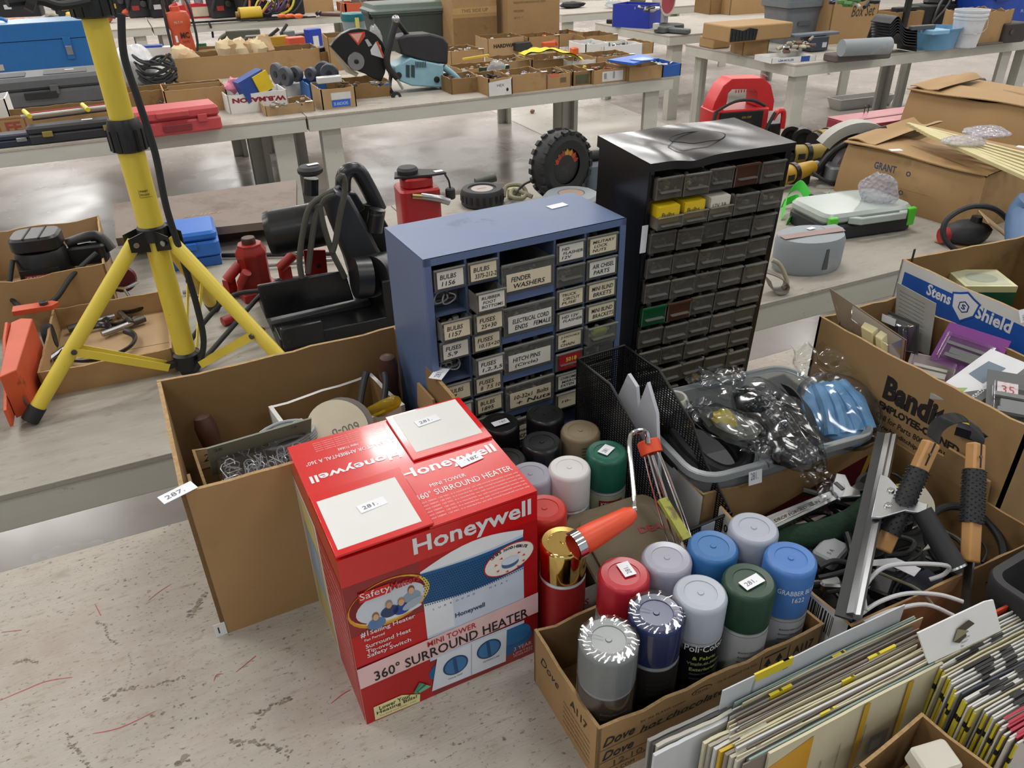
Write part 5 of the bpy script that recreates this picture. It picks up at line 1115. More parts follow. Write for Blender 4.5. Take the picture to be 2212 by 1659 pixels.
blister('blister_pack', tuple(atx(2070, 800, 1.165)), (.10, .075, .016), R(-75), R(-38), 'purple-edged blister pack with a grey buckle', '#7a2a86/.4', latch, '#77797a/.4')
t = thing('product_box', 'white and green long product box slanting across the right end of the carton', 'box', tuple(at(2085, 868, .955)), R(6), ry=R(-14))
b = MB(); b.box((.03, 0, 0), (.15, .062, .058), '#cfd1d4/.4'); f = Face(b, (-.045, -.031, -.029), (.15, 0, 0), (0, 0, .058)); g = Face(b, (-.045, -.031, .029), (.15, 0, 0), (0, .062, 0)); e = Face(b, (-.045, .031, -.029), (0, -.062, 0), (0, 0, .058))
g.poly([(0, 0), (.5, 0), (.2, .5), (0, .5)], '#4b4d4e', 1); g.poly([(.05, .5), (.3, .5), (.12, 1), (0, 1)], '#86a84a', 2); g.poly([(.45, .35), (.8, .3), (.8, .75), (.5, .8)], '#5e6f80', 2); g.txt('ProtectAll', .1, .16, '#d9dcdd', w_=.34, h=.14, l=3)
e.q(.0, 0, .35, 1, '#c6c8c9', 1); e.q(.35, 0, .62, 1, '#7f9d3e', 1); e.q(.62, 0, 1, .75, '#4b4d4e', 2); e.poly([(.7, .3), (1, .5), (.95, .8)], '#6f9a45', 3)
for i, (x_, y_) in enumerate(((.62, .3), (.72, .42), (.74, .22), (.86, .3))): f.ell(x_, y_, .035, .10, '#1c1c1e', 2)
b.build('box', t, bev=.001)
blister('blister_pack', tuple(at(2185, 925, .97)), (.07, .11, .012), R(-50), R(-70), 'flat blister pack with pink 35 price label at the right edge', '#5c5e60/.5', latch, '#8c8f92', lambda f: (f.q(.2, .55, .6, .8, '#e6d9dc', 1), f.txt('35', .28, .6, '#c0394e', w_=.25, h=.14)))
b = MB(); b.box((0, 0, 0), (.13, .035, .02), '#26283a/.4'); f = Face(b, (-.065, -.0175, .01), (.13, 0, 0), (0, .035, 0)); f.q(0, .3, 1, .55, '#d9c337', 1); f.txt('HEADS AND DRIVES', .05, .62, '#c9cbd6', w_=.9, h=.3)
one(b, 'card_pack', 'navy and yellow hardware pack against the near wall of the long carton', 'package', tuple(at(2175, 945, .95)), R(-64), ry=R(0), rx=R(20))
# white and blue branded carton behind, with its contents
t = thing('shield_carton', 'white carton with broad blue band and shield emblem behind the long brown carton', 'box', (1.425, .720, T), R(-4))
W, D, H = .33, .44, .305
b = MB(); open_box(b, W, D, H, .005, 'box_white', 'kraft_dark', edge='kraft_edge', wob=.003, seed=61)
g = Face(b, (-W/2, D/2, 0), (0, -D, 0), (0, 0, H)); g.q(.03, .48, 1, .93, '#1f56b0/.4', 1)
g.txt('Stens', .165, .855, 'white_gloss', w_=.125, h=.072, l=3, bold=.03); g.txt('Shield', .41, .855, 'white_gloss', w_=.165, h=.078, l=3, bold=.03)
sh = [(.295, .935), (.325, .95), (.355, .97), (.385, .95), (.415, .935), (.405, .86), (.355, .80), (.305, .86)]
g.poly([(.355+(x-.355)*1.16, .885+(y-.885)*1.16) for x, y in sh], '#1f56b0/.4', 4); g.poly(sh, 'white_gloss', 5); g.poly([(.355+.028*cos(a*pi/3+.5), .885+.038*sin(a*pi/3+.5)) for a in range(6)], '#1f3f7a', 6); g.poly([(.355+.022*cos(a*pi/3+.5), .885+.030*sin(a*pi/3+.5)) for a in range(6)], 'white_gloss', 7); g.txt('S', .345, .87, '#1f3f7a', w_=.02, h=.032, l=8, bold=.04)
sticker(t, (-W/2-.001, -.045, H-.004), (.022, .018), '281.', pi/2, ry=R(-60)); b.build('carton', t, bev=.0008)
t = thing('product_box', 'green product box with cream top standing in the white and blue carton', 'box', tuple(at(2120, 600, .995)), R(-28))
b = MB(); b.box((0, 0, -.045), (.10, .085, .09), '#c8c79a/.4'); f = Face(b, (-.05, -.0425, -.09), (.1, 0, 0), (0, 0, .09)); e = Face(b, (-.05, .0425, -.09), (0, -.085, 0), (0, 0, .09))
for q in (f, e): q.q(0, 0, 1, .86, '#17533e/.4', 1); q.ell(.18, .55, .09, .22, '#c9d6cc', 2); q.ell(.18, .55, .07, .19, '#17533e', 3); q.txt('Bulk Line', .35, .60, '#c9d6cc', w_=.3, h=.09, l=2); q.txt('Blackthorn & Hardwood', .35, .42, '#c9d6cc', w_=.5, h=.07, l=2)
g = Face(b, (-.05, -.0425, 0), (.1, 0, 0), (0, .085, 0)); g.q(.08, .1, .92, .9, '#b8b9a0', 1); g.ell(.5, .5, .3, .28, '#9aa28e', 2); b.build('box', t, bev=.001)
t = thing('product_box', 'black product box with bold yellow PAINT lettering at the right edge', 'box', (1.412, .665, T+.22), R(-20))
b = MB(); b.box((0, 0, .06), (.11, .09, .20), '#141416/.3')
for q in (Face(b, (-.055, .045, -.04), (0, -.09, 0), (0, 0, .2)), Face(b, (-.055, -.045, -.04), (.11, 0, 0), (0, 0, .2))): q.txt('PAINT', .06, .60, '#d9a62e', w_=.85, h=.15, l=2, bold=.03); q.q(0, .38, 1, .54, '#c79a2e', 1); q.txt('Takes cast iron off', .1, .44, '#2a2417', w_=.8, h=.05, l=2); q.txt('CENTRAL', .1, .84, '#c9c9cc', w_=.5, h=.05, l=2)
b.build('box', t, bev=.001)
b = MB(); b.box((0, 0, 0), (.12, .03, .05), '#d8c21f/.4'); one(b, 'yellow_box', 'narrow yellow carton behind the green product box', 'box', (1.50, .73, .97), R(-25))
b = MB(); b.bx(-.002, -.001, 0, .002, .001, .09, 'steel_dark'); b.txt('II', (-.001, -.0012, .04), (1, 0, 0), (0, 0, 1), '#9a9a9a', h=.01) ; one(b, 'steel_rod', 'thin rusty steel rod standing at the rear left corner of the white and blue carton', 'rod', (1.283, .935, T+.24), R(0))

def aty(px, py, y):
    """world point on the upright plane at distance y that the photograph shows at pixel (px, py)"""
    d = _f + _r*((px-1106)/FPX) - _u*((py-829.5)/FPX)
    return EYE + d*(y/d.y)
# ---------------------------------------------------------------- yellow tripod work-light stand
t = thing('tripod_stand', 'yellow tubular tripod light stand with black collars standing on the second row table', 'tripod', (-.034, 1.725, T))
b = MB(); b.cyl((0, 0, .035), (0, 0, .355), .0225, 'yellow_paint', 30); b.build('lower_pole', t)
b = MB(); b.cyl((0, 0, .355), (0, 0, .545), .0255, 'yellow_paint', 30); b.txt('TWIST', (-.004, -.0262, .43), (1, 0, 0), (0, 0, 1), '#2a2410', w_=.016, h=.004, bold=.03); b.txt('TO LOCK', (-.004, -.0262, .423), (1, 0, 0), (0, 0, 1), '#2a2410', w_=.018, h=.004, bold=.03)
for q_ in ((-.006, .421, -.0055, .436), (-.006, .4195, .018, .4200)): b.bx(q_[0], -.0262, q_[1], q_[2], -.0258, q_[3], '#2a2410')
b.build('middle_pole', t)
b = MB(); b.cyl((0, 0, .50), (0, 0, .80), .0225, 'yellow_paint', 30); b.build('upper_pole', t)
def collar(z, r, h, nm):
    b = MB(); b.lathe([(r*.84, 0), (r, .004), (r, h*.72), (r*.80, h), (r*.72, h)], 'black_plastic', 36, c=(0, 0, z))
    for i in range(12): a = 2*pi*i/12; b.bar((r*.99*cos(a), r*.99*sin(a), z+.003), (r*.99*cos(a), r*.99*sin(a), z+h*.7), .006, .004, 'black_plastic', up=(cos(a), sin(a), 0))
    b.build(nm, t)
collar(.508, .034, .062, 'twist_collar'); collar(.748, .036, .085, 'twist_collar')
b = MB(); b.rbox((.062, .008, .800), (.10, .075, .035), 'black_plastic', .006, .003); b.rbox((.0, .0, .79), (.05, .05, .03), 'black_plastic', .01, .003)
for x_ in (.035, .085): b.lathe([(.006, 0), (.006, .002), (.0, .004)], 'chrome', 12, c=(x_, -.034, .80), ax='y')
b.build('lamp_bracket', t)
HZ = .335
b = MB()
for k, a in enumerate((R(194), R(314), R(74))):
    u = Vector((cos(a), sin(a), 0)); v = Vector((-sin(a), cos(a), 0))
b.lathe([(.026, HZ-.012), (.030, HZ-.01), (.030, HZ+.016), (.026, HZ+.02)], 'black_plastic', 24)
for a in (R(194), R(314), R(74)):
    u = Vector((cos(a), sin(a), 0)); v = Vector((-sin(a), cos(a), 0))
    for s_ in (-1, 1): b.prism([(.018, HZ-.030), (.056, HZ-.022), (.056, HZ+.006), (.018, HZ+.016)], tuple(v*.002), 'black_plastic', o=tuple(v*(s_*.019)), u=tuple(u), v=(0, 0, 1)); b.tube([u*.044+v*(s_*.022)+Vector((0, 0, HZ-.008)), u*.044+v*(s_*.025)+Vector((0, 0, HZ-.008))], .006, 'steel', 10)
b.build('leg_hub', t)
b = MB(); b.lathe([(.026, .012), (.030, .016), (.030, .05), (.024, .055)], 'black_plastic', 24)
for a in (R(194), R(314), R(74)): u = Vector((cos(a), sin(a), 0)); b.bar(u*.02+Vector((0, 0, .032)), u*.055+Vector((0, 0, .032)), .016, .012, 'black_plastic')
b.build('lower_collar', t)
for a in (R(194), R(314), R(74)):
    u = Vector((cos(a), sin(a), 0)); v = Vector((-sin(a), cos(a), 0))
    top = u*.040+Vector((0, 0, HZ-.008)); ft = u*.335+Vector((0, 0, .010)); dl = (ft-top).normalized()
    g = MB(); g.tube([top, ft-dl*.03], .0150, 'yellow_paint', 22); lo = g.build('leg', t)
    g = MB(); g.tube([ft-dl*.034, ft], .0172, 'rubber', 22); g.build('rubber_foot', lo)
    mid = top+(ft-top)*.60
    for s_ in (-1, 1):
        g = MB(); g.bar(mid+v*(s_*.0165), u*.046+v*(s_*.0115)+Vector((0, 0, .032)), .0022, .017, 'yellow_paint'); g.tube([mid+v*(s_*.018), mid+v*(s_*.021)], .006, 'steel_dark', 10); g.build('brace', t)
b = MB(); b.tube([aty(262, 30, 1.66), aty(268, 120, 1.66), aty(300, 220, 1.665), aty(335, 330, 1.67), aty(360, 450, 1.67), aty(395, 560, 1.68), aty(425, 660, 1.69), aty(440, 740, 1.70), aty(425, 795, 1.70), aty(395, 805, 1.72)], .0068, 'rubber', 10, 6)
o = b.build('power_cord', t); o.location = (.034, -1.725, -T)
b = MB(); b.tube([aty(390, 800, 1.72), aty(425, 790, 1.72), aty(490, 720, 1.78), aty(560, 640, 1.84), aty(603, 606, 1.86), aty(585, 625, 1.87), aty(500, 640, 1.9), aty(430, 710, 1.86), aty(380, 790, 1.78)], .006, 'rubber', 10, 6)
o = b.build('power_cord', t); o.location = (.034, -1.725, -T)
b = MB(); b.tube([aty(15, 5, 1.60), aty(80, 0, 1.62), aty(130, 12, 1.64), aty(190, 2, 1.67)], .0075, 'rubber', 10, 6); b.tube([aty(60, -6, 1.60), aty(80, 4, 1.6)], .02, '#2a2a2b', 10)
o = b.build('cord_loop', t); o.location = (.034, -1.725, -T)

# ---------------------------------------------------------------- left end of the second row
t = thing('tool_box_carton', 'brown carton at the left edge holding a black router', 'box', (-.345, 2.345, T), R(1.5))
b = MB(); open_box(b, .330, .44, .150, .005, 'kraft', 'kraft_light', wob=.008, seed=71); b.build('carton', t, bev=.0008)
p = at(85, 535, .93)
t = thing('wood_router', 'black electric router with square ribbed top and red lettered label in the left carton', 'router', (p.x, p.y+.0, .825), R(-8))
b = MB(); b.lathe([(.062, 0), (.066, .01), (.062, .09), (.056, .105)], 'black_plastic', 26); b.prism([(-.045, 0), (.045, 0), (.045, .05), (-.045, .05)], (0, -.004, 0), '#141414', o=(0, -.061, .02)); f = Face(b, (-.04, -.0655, .022), (.08, 0, 0), (0, 0, .046)); f.q(.05, .45, .95, .75, '#a3262c', 1); f.txt('CRAFTSMAN', .09, .51, '#d9c9c9', w_=.8, h=.18, l=2, bold=.02); f.txt('DOUBLE INSULATED', .1, .15, '#9a8a8a', w_=.7, h=.12); b.build('motor_housing', t)
b = MB(); b.rbox((0, 0, .125), (.115, .100, .04), 'black_plastic', .03, .006)
for i in (-1, 1): b.bx(i*.018-.002, -.048, .144, i*.018+.002, .048, .1462, 'black_matte')
b.build('top_cap', t)
b = MB(); b.rbox((.10, .02, .07), (.10, .05, .05), 'black_plastic', .015, .005); b.tube([(.06, .02, .10), (.13, .03, .11), (.16, .02, .07)], .014, 'black_plastic', 12, 4); sticker(t, (.10, .02, .1), (.032, .02), '', .3); b.build('side_handle', t)
b = MB(); b.tube([(-.06, -.03, .09), (-.075, -.09, .02), (-.03, -.135, -.005), (.03, -.13, .01), (.075, -.08, .05), (.13, -.02, .08)], .006, 'rubber', 10, 5); b.build('power_cord', t)
b = MB(); b.rbox((0, 0, .03), (.22, .16, .055), '#3c4148/.7', .02, .01); one(b, 'tool_case', 'flat dark slate tool base lying under the router in the left carton', 'tool', (-.37, 2.28, T+.006), R(12))
b = MB(); b.blob((0, 0, .02), (.12, .08, .05), '#6b665a/.9', 16, 9, .1); one(b, 'rag', 'grey rag at the left edge in front of the router', 'rag', (-.465, 2.22, T+.06), 0)
t = thing('card_tray', 'shallow brown tray holding steel micrometers beneath the tripod leg', 'box', (-.190, 1.925, T), R(-2.5))
b = MB(); open_box(b, .275, .36, .062, .005, 'kraft', 'kraft', wob=.004, seed=72); b.bx(-.13, -.17, .0055, .13, .17, .0075, 'kraft_light'); b.bx(-.13, -.03, .0075, .13, -.028, .0079, '#5b4634'); b.bx(.02, -.17, .0075, .022, -.03, .0079, '#5b4634'); b.build('carton', t, bev=.0008)
def micrometer(px, py, rz, s, label):
    p = at(px, py, T+.022); t = thing('micrometer', label, 'micrometer', (p.x, p.y, p.z), rz, 'micrometers in the shallow tray')
    b = MB(); b.tube([(s*cos(a), s*sin(a), 0) for a in [R(20)+i*R(26) for i in range(10)]], .0085, 'cast_black', 8, 3, flat=.55); b.build('frame', t)
    b = MB(); q = Vector((s*cos(R(20)), s*sin(R(20)), 0)); b.tube([q+Vector((0, -.012, 0)), q+Vector((.004, .03, 0)), q+Vector((.006, .07, 0))], .0075, 'steel', 14); b.tube([q+Vector((.006, .07, 0)), q+Vector((.009, .10, 0))], .0095, 'steel_dark', 16); b.build('thimble', t); return t
micrometer(255, 690, R(110), .030, 'small steel micrometer at the back of the shallow tray'); micrometer(205, 715, R(-60), .034, 'mid-sized micrometer behind the tripod leg in the shallow tray'); micrometer(285, 660, R(200), .040, 'dark curved micrometer frame at the rear right of the shallow tray'); micrometer(215, 745, R(150), .080, 'largest black micrometer arching along the near side of the shallow tray')
t = thing('trolley_jack', 'orange trolley jack with lifting arm at the left edge of the second row', 'jack', (-.405, 1.935, T), R(0))
b = MB(); b.prism([(-.30, .02), (.0, .02), (.03, .05), (.035, .10), (.0, .125), (-.08, .12), (-.20, .08), (-.30, .06)], (.006, 0, 0), 'orange_tool', o=(.015, -.02, 0), u=(0, 1, 0), v=(0, 0, 1)); b.prism([(-.30, .02), (.0, .02), (.03, .05), (.035, .10), (.0, .125), (-.08, .12), (-.20, .08), (-.30, .06)], (.006, 0, 0), 'red_tool', o=(-.085, -.02, 0), u=(0, 1, 0), v=(0, 0, 1)); b.build('side_plate', t, bev=.001)
b = MB(); b.prism([(-.26, 0), (.02, 0), (.035, .02), (.02, .045), (-.24, .03)], (0, 0, .10), 'orange_tool', o=(.022, -.02, .015), u=(0, 1, 0), v=(1, 0, 0)); b.build('bowed_flank', t, bev=.002)
b = MB(); b.prism([(.0, .0), (.085, -.005), (.10, .012), (.085, .028), (0, .035)], (0, 0, .012), 'orange_tool', o=(.02, .06, .105), u=(1, 0, 0), v=(0, 1, 0)); b.lathe([(.010, 0), (.010, .008)], 'steel_dark', 14, c=(.088, .071, .117)); b.build('caster_bracket', t, bev=.001)
b = MB(); b.lathe([(.0, -.012), (.028, -.012), (.032, -.006), (.032, .006), (.028, .012), (0, .012)], 'rubber', 24, c=(.075, .07, .034), ax='x'); b.build('caster', t)
b = MB(); b.lathe([(.0, -.014), (.040, -.014), (.042, .012), (0, .014)], 'rusty', 28, c=(.035, -.225, .042), ax='x'); b.build('front_wheel', t)
b = MB(); b.prism([(-.01, 0), (.02, 0), (.012, .06), (0, .075)], (.02, 0, 0), 'red_tool', o=(-.04, .03, .11), u=(0, 1, 0), v=(0, 0, 1)); b.lathe([(.012, 0), (.012, .03)], 'steel_dark', 12, c=(-.035, .05, .12)); b.build('pump_lever', t)
b = MB(); b.tube([(.055+.0065*i/2, -.075+.004*i/2+.0075*cos(i*1.57), .045+.0075*sin(i*1.57)) for i in range(26)], .0018, 'rusty', 6); one(b, 'coil_spring', 'rusty coil spring between the orange jack and the shallow tray', 'spring', (-.405, 1.93, T-.02))
t = thing('c_clamp', 'maroon ridged dolly fitting with chrome lever and green grip beside the tripod leg', 'clamp', tuple(at(262, 605, .80)), R(0))
b = MB(); b.lathe([(.0, 0), (.036, 0), (.040, .01), (.034, .02), (0, .022)], '#5b1f26/.4', 22, ax='y'); b.build('plate', t); b = MB(); b.tube([(-.03, 0, -.01), (0, -.01, -.02), (.04, -.01, -.01)], .005, 'chrome', 8, 3); b.tube([(0, -.01, -.02), (.01, -.02, -.05)], .004, 'chrome', 8); b.build('lever', t)
b = MB(); b.tube([(-.075, .0, .02), (-.035, 0, .016)], .009, '#1f7a55/.4', 12); b.build('green_grip', t)
t = thing('blue_case', 'bright blue plastic tool case behind the tripod with a white sticker', 'case', (.030, 2.47, T), R(-3))
b = MB(); b.rbox((0, 0, .055), (.200, .17, .048), '#2a6cc4/.35', .018, .006); b.rbox((0, .0, .095), (.195, .165, .028), '#2a6cc4/.35', .018, .008); b.box((0, -.088, .07), (.07, .012, .02), '#2a6cc4/.35'); b.box((.0, 0, .015), (.19, .16, .028), '#235ba8/.4'); b.build('case', t, bev=.001); sticker(t, (-.02, -.0875, .08), (.014, .02), '', 0, rx=pi/2)
# bottle jack, saddle pieces, chrome bars
t = thing('bottle_jack', 'red hydraulic bottle jack standing left of the black saw', 'jack', (.185, 2.105, T), R(10))
b = MB(); b.lathe([(.038, .0), (.041, .01), (.041, .115), (.043, .118), (.043, .128), (.034, .140), (.033, .150)], 'red_tool', 8); b.build('cylinder', t, bev=.002); b = MB(); b.box((0, .0, .012), (.11, .10, .024), 'red_tool'); b.build('base', t, bev=.003)
b = MB(); b.lathe([(.019, .15), (.019, .162), (.017, .166), (.0, .166)], 'wood_dark', 14); b.build('screw_top', t); b = MB(); b.tube([(-.05, -.03, .055), (-.035, -.05, .09)], .013, 'red_tool', 12); b.tube([(-.05, -.03, .055), (-.055, -.025, .03)], .010, 'red_tool', 10); b.build('pump_socket', t)
for i, (px, py, z, rz, lb) in enumerate(((500, 600, .80, 40, 'dark red pivot bracket left of the bottle jack'), (618, 575, .82, 20, 'red jack socket leaning in front of the saw motor'), (680, 575, .83, 0, 'red bracket plate with a bolt hole under the saw motor'))):
    b = MB(); p = at(px, py, z)
    if i < 2: b.tube([(-.02, 0, .0), (.02, -.02, .035)], .014, 'red_tool', 14); b.tube([(.018, -.019, .033), (.0205, -.0205, .0365)], .009, '#1a1414', 12); b.box((0, .012, -.03), (.03, .02, .05), 'red_tool')
    else: b.prism([(-.03, -.06), (.03, -.06), (.035, .04), (-.022, .05)], (0, .008, 0), 'red_tool'); b.lathe([(.006, 0), (.006, -.004)], 'steel_dark', 10, ax='y', c=(.01, 0, .0))
    one(b, 'jack_bracket', lb, 'bracket', (p.x, p.y, p.z), R(rz))
b = MB(); b.tube([(-.02, 0, 0), (.04, .006, 0)], .0125, 'red_tool', 14); one(b, 'jack_socket_tube', 'short dark red tube lying under the right tripod leg', 'tube', tuple(at(497, 690, T+.014)), R(15))
for i, (a, c, r, lb) in enumerate((((395, 632), (700, 590), .006, 'long chrome bar crossing behind the tripod'), ((480, 552), (720, 548), .007, 'black and chrome bar under the steel beam'), ((420, 640), (760, 620), .005, 'thin steel bar in front of the red bracket'), ((560, 575), (730, 560), .006, 'short chrome bar beside the bottle jack'))):
    b = MB(); b.tube([at(*a, T+.010+.001*i), at(*c, T+.010+.001*i)], r, 'steel' if i != 1 else 'cast_black', 10); one(b, 'steel_bar', lb, 'bar')
b = MB(); A_, B_, C_, D_ = at(245, 440, .815), at(640, 388, .815), at(640, 472, .815), at(250, 515, .815)
b.rings([[(p.x, p.y, .790) for p in (D_, C_, B_, A_)], [(p.x, p.y, .815) for p in (D_, C_, B_, A_)]], 'beam_steel', True); b.bx(A_.x+.02, D_.y+.05, T, B_.x-.02, D_.y+.08, .79, 'rusty'); 
f = Face(b, (A_.x+.12, D_.y+.10, .8153), (.20, -.012, 0), (.01, .06, 0)); f.txt('SHIM', .4, .1, '#8d7a58', w_=.6, h=.4, shear=.2)
one(b, 'steel_plank', 'long rusty brown steel beam with faded yellow chalk lying behind the jacks', 'beam')

# black chop saw seen from behind
t = thing('chop_saw', 'large black mitre saw with motor drum, belt guard and looped cords', 'saw', (0, 0, 0))
Y0 = 1.86
def pl(pts, y): return [aty(px, py, y) for px, py in pts]
def slab(pts, y, dy, m, nm, bev=.003):
    P = pl(pts, y); b = MB(); b.rings([P, [p+Vector((0, dy, 0)) for p in P]], m, True); return b.build(nm, t, bev=bev)
c = MB(); m0, m1 = aty(578, 505, 1.93), aty(700, 482, 1.90)
c.tube([m0, m0+(m1-m0)*.10, m0+(m1-m0)*.12, m1], lambda q: .056 if q > .3 else .052, 'cast_black', 30); c.build('motor_drum', t)
slab([(700, 432), (725, 412), (758, 425), (800, 500), (845, 590), (866, 640), (852, 672), (800, 672), (772, 640), (748, 560), (716, 480)], 1.83, .05, '#35373a/.3', 'belt_guard', .010)
c = MB(); g0, g1 = aty(798, 598, 1.74), aty(842, 585, 1.82); c.tube([g0, g0+(g1-g0)*.3, g1], .052, 'cast_black', 30); c.tube([aty(765, 600, 1.74), g0], .05, 'cast_black', 24); c.build('blade_guard', t)
c = MB(); c.tube([aty(742, 432, 1.90), aty(742, 385, 1.90), aty(755, 368, 1.90), aty(775, 372, 1.90), aty(800, 415, 1.90), aty(818, 452, 1.90)], .023, '#2c2e31/.25', 14, 4, flat=.8); c.build('carry_handle', t)
c = MB(); k0 = aty(672, 420, 1.88); k1 = aty(672, 385, 1.88); c.tube([k0, k1], .018, 'cast_black', 10); kk_ = aty(670, 368, 1.88); c.lathe([(.0, -.010), (.022, -.010), (.030, -.004), (.031, .004), (.024, .011), (.0, .013)], 'dusty_black', 20, c=tuple(kk_)); c.build('lock_knob', t); q = sticker(t, (kk_.x+.008, kk_.y, kk_.z+.0135), (.028, .014), '', .2)
c = MB(); c.tube([aty(808, 500, 1.84), aty(815, 452, 1.84)], .021, 'cast_black', 12); c.lathe([(.015, .0), (.021, .0), (.021, .006), (.015, .006), (.015, -.02), (.001, -.02)], 'steel_dark', 24, c=tuple(aty(814, 462, 1.84)), caps=False); c.build('dust_port', t)
slab([(780, 440), (815, 445), (845, 500), (843, 560), (800, 520), (775, 470)], 1.89, .06, 'black_plastic', 'rear_housing')
slab([(720, 420), (735, 400), (745, 415), (770, 418), (790, 450), (765, 470)], 1.87, .03, 'cast_black', 'pivot_bracket')
slab([(556, 618), (745, 585), (765, 648), (575, 690)], 1.80, .012, 'cast_black', 'fence_plate')
slab([(585, 700), (800, 648), (805, 662), (590, 718)], 1.785, .02, 'dusty_black', 'front_rail')
b = MB(); x0, x1 = aty(585, 740, 1.76).x, aty(870, 690, 1.76).x; b.bx(x0+.015, 1.70, T, x1+.04, 2.02, T+.045, 'black_plastic'); b.bx(x0+.02, 1.69, T+.02, x0+.12, 1.705, T+.075, 'cast_black'); b.bx(x1-.06, 1.70, T+.04, x1+.03, 1.98, T+.14, 'black_plastic'); b.build('base', t, bev=.004)
for i, pts in enumerate(([(722, 412), (695, 425), (668, 450), (655, 500), (647, 560), (652, 600)], [(722, 420), (700, 430), (682, 470), (672, 530), (665, 590)], [(690, 440), (700, 490), (718, 545), (738, 585), (745, 600)], [(728, 390), (740, 380), (745, 410), (735, 460), (725, 520), (718, 545)])):
    b = MB(); b.tube([aty(x, y, 1.80-.004*i) for x, y in pts], .0072, '#4b4943/.7', 10, 5); b.build('power_cord', t)
# red hydraulic piece with black cap behind the blue cabinet
p = at(865, 480, T); t = thing('hydraulic_pump', 'red hydraulic piece with black plate, hose fitting and dangling black cap', 'pump', (.745, 2.33, T), R(-5))
b = MB(); b.rbox((0, 0, .085), (.13, .12, .17), '#a31d22/.35', .02, .006); b.rbox((0, 0, .185), (.10, .09, .035), '#a31d22/.35', .03, .006); b.build('body', t)
b = MB(); b.prism([(-.075, -.03), (.04, -.045), (.09, -.04), (.085, .0), (.02, .035), (-.06, .03)], (0, 0, .006), 'dusty_black', o=(0, 0, .205), u=(1, 0, 0), v=(0, 1, 0)); b.lathe([(.0, 0), (.032, 0), (.034, .012), (.028, .020), (0, .021)], 'dusty_black', 22, c=(-.025, 0, .211)); b.build('top_plate', t)
b = MB(); b.tube([(0, -.055, .15), (.05, -.07, .14), (.085, -.07, .125)], .012, 'steel', 12, 3); b.tube([(-.03, -.06, .155), (.0, -.063, .15)], .009, '#b9a36a/.3/1', 10); b.build('fitting', t)
b = MB(); b.tube([(.085, -.04, .205), (.095, -.045, .185), (.098, -.045, .16)], .003, 'rubber', 8, 3); b.lathe([(.014, 0), (.016, .004), (.016, .03), (.012, .034)], 'rubber', 16, c=(.098, -.045, .127)); b.build('hanging_cap', t); sticker(t, (.07, -.02, .212), (.028, .02), '', .1)

# items behind the cabinets
p = at(1052, 447, T); t = thing('sanding_drum', 'short dusty dark drum with slotted rim beside the blue cabinet', 'drum', (p.x, p.y+.04, T))
b = MB(); b.lathe([(.070, 0), (.078, .006), (.078, .05), (.072, .060), (.052, .061), (.05, .056), (.0, .056)], 'dusty_black', 40)
for i in range(20): a = 2*pi*i/20; b.bar((.0785*cos(a), .0785*sin(a), .018), (.0785*cos(a), .0785*sin(a), .044), .009, .003, '#0e0e0f', up=(cos(a), sin(a), 0))
b.build('drum', t); b = MB(); b.lathe([(.0, .0565), (.040, .0565), (.040, .058), (0, .058)], '#a79f98/.6', 30); b.txt('GOLD', (-.02, -.006, .0585), (1, .1, 0), (-.1, 1, 0), '#a33a34', w_=.04, h=.01); b.build('label', t)
p = at(1205, 445, T); t = thing('knobby_tyre', 'small knobby black tyre with a flame-painted hub behind the cabinets', 'tyre', (1.345, 2.47, T+.122), R(14)); t.scale = (1.17,)*3
b = MB(); b.lathe([(.055, -.028), (.080, -.034), (.100, -.026), (.104, 0), (.100, .026), (.080, .034), (.055, .028)], 'rubber', 44, ax='y', caps=False)
for i in range(22):
    a = 2*pi*i/22
    for s_ in (-1, 1): b.bar((.104*cos(a+s_*.06), s_*.016, .104*sin(a+s_*.06)), (.1*cos(a+s_*.06), s_*.032, .1*sin(a+s_*.06)), .016, .010, 'rubber', up=(cos(a), 0, sin(a)))
b.build('tyre', t)
b = MB(); b.lathe([(.0, -.022), (.02, -.026), (.055, -.020), (.056, .02), (0, .022)], 'dusty_black', 30, ax='y')
for i in range(7): a = R(20+22*i); b.prism([(.020*cos(a-.16), .020*sin(a-.16)), (.046*cos(a-.16), .046*sin(a-.16)), (.056*cos(a-.02), .056*sin(a-.02)), (.044*cos(a+.12), .044*sin(a+.12)), (.052*cos(a+.2), .052*sin(a+.2)), (.022*cos(a+.14), .022*sin(a+.14))], (0, -.001, 0), ['#b3402e', '#a83a2c', '#8f3a2e', '#c8963a', '#c9862e', '#b8482e', '#a3352b'][6-i], o=(0, -.0225, 0))
b.build('hub', t)
p = at(1240, 420, T); t = thing('cord_reel', 'grey plastic reel housing with round tan inset behind the blue cabinet', 'reel', (1.30, 2.31, T), R(5))
b = MB(); b.lathe([(.085, 0), (.098, .01), (.098, .055), (.088, .066), (.048, .069), (.046, .064), (.0, .064)], 'grey_dusty', 44); b.rbox((-.075, -.05, .032), (.06, .05, .064), 'grey_dusty', .012, .006); b.rbox((.08, -.0, .03), (.05, .1, .06), 'grey_dusty', .012, .006); b.build('housing', t)
b = MB(); b.lathe([(.0, .065), (.044, .065), (.044, .0675), (0, .0675)], '#a38b7b/.7', 34); b.build('inset', t)
t = thing('vacuum_head', 'blue-grey vacuum body with black hose stub and yellow band behind the black cabinet', 'vacuum', (1.56, 2.52, T), R(-6))
b = MB(); b.rbox((0, 0, .055), (.20, .14, .11), '#5f6a74/.5', .03, .012); b.lathe([(.0, 0), (.018, 0), (.018, -.012), (0, -.014)], 'rubber', 16, ax='y', c=(-.03, -.07, .055)); b.build('body', t)
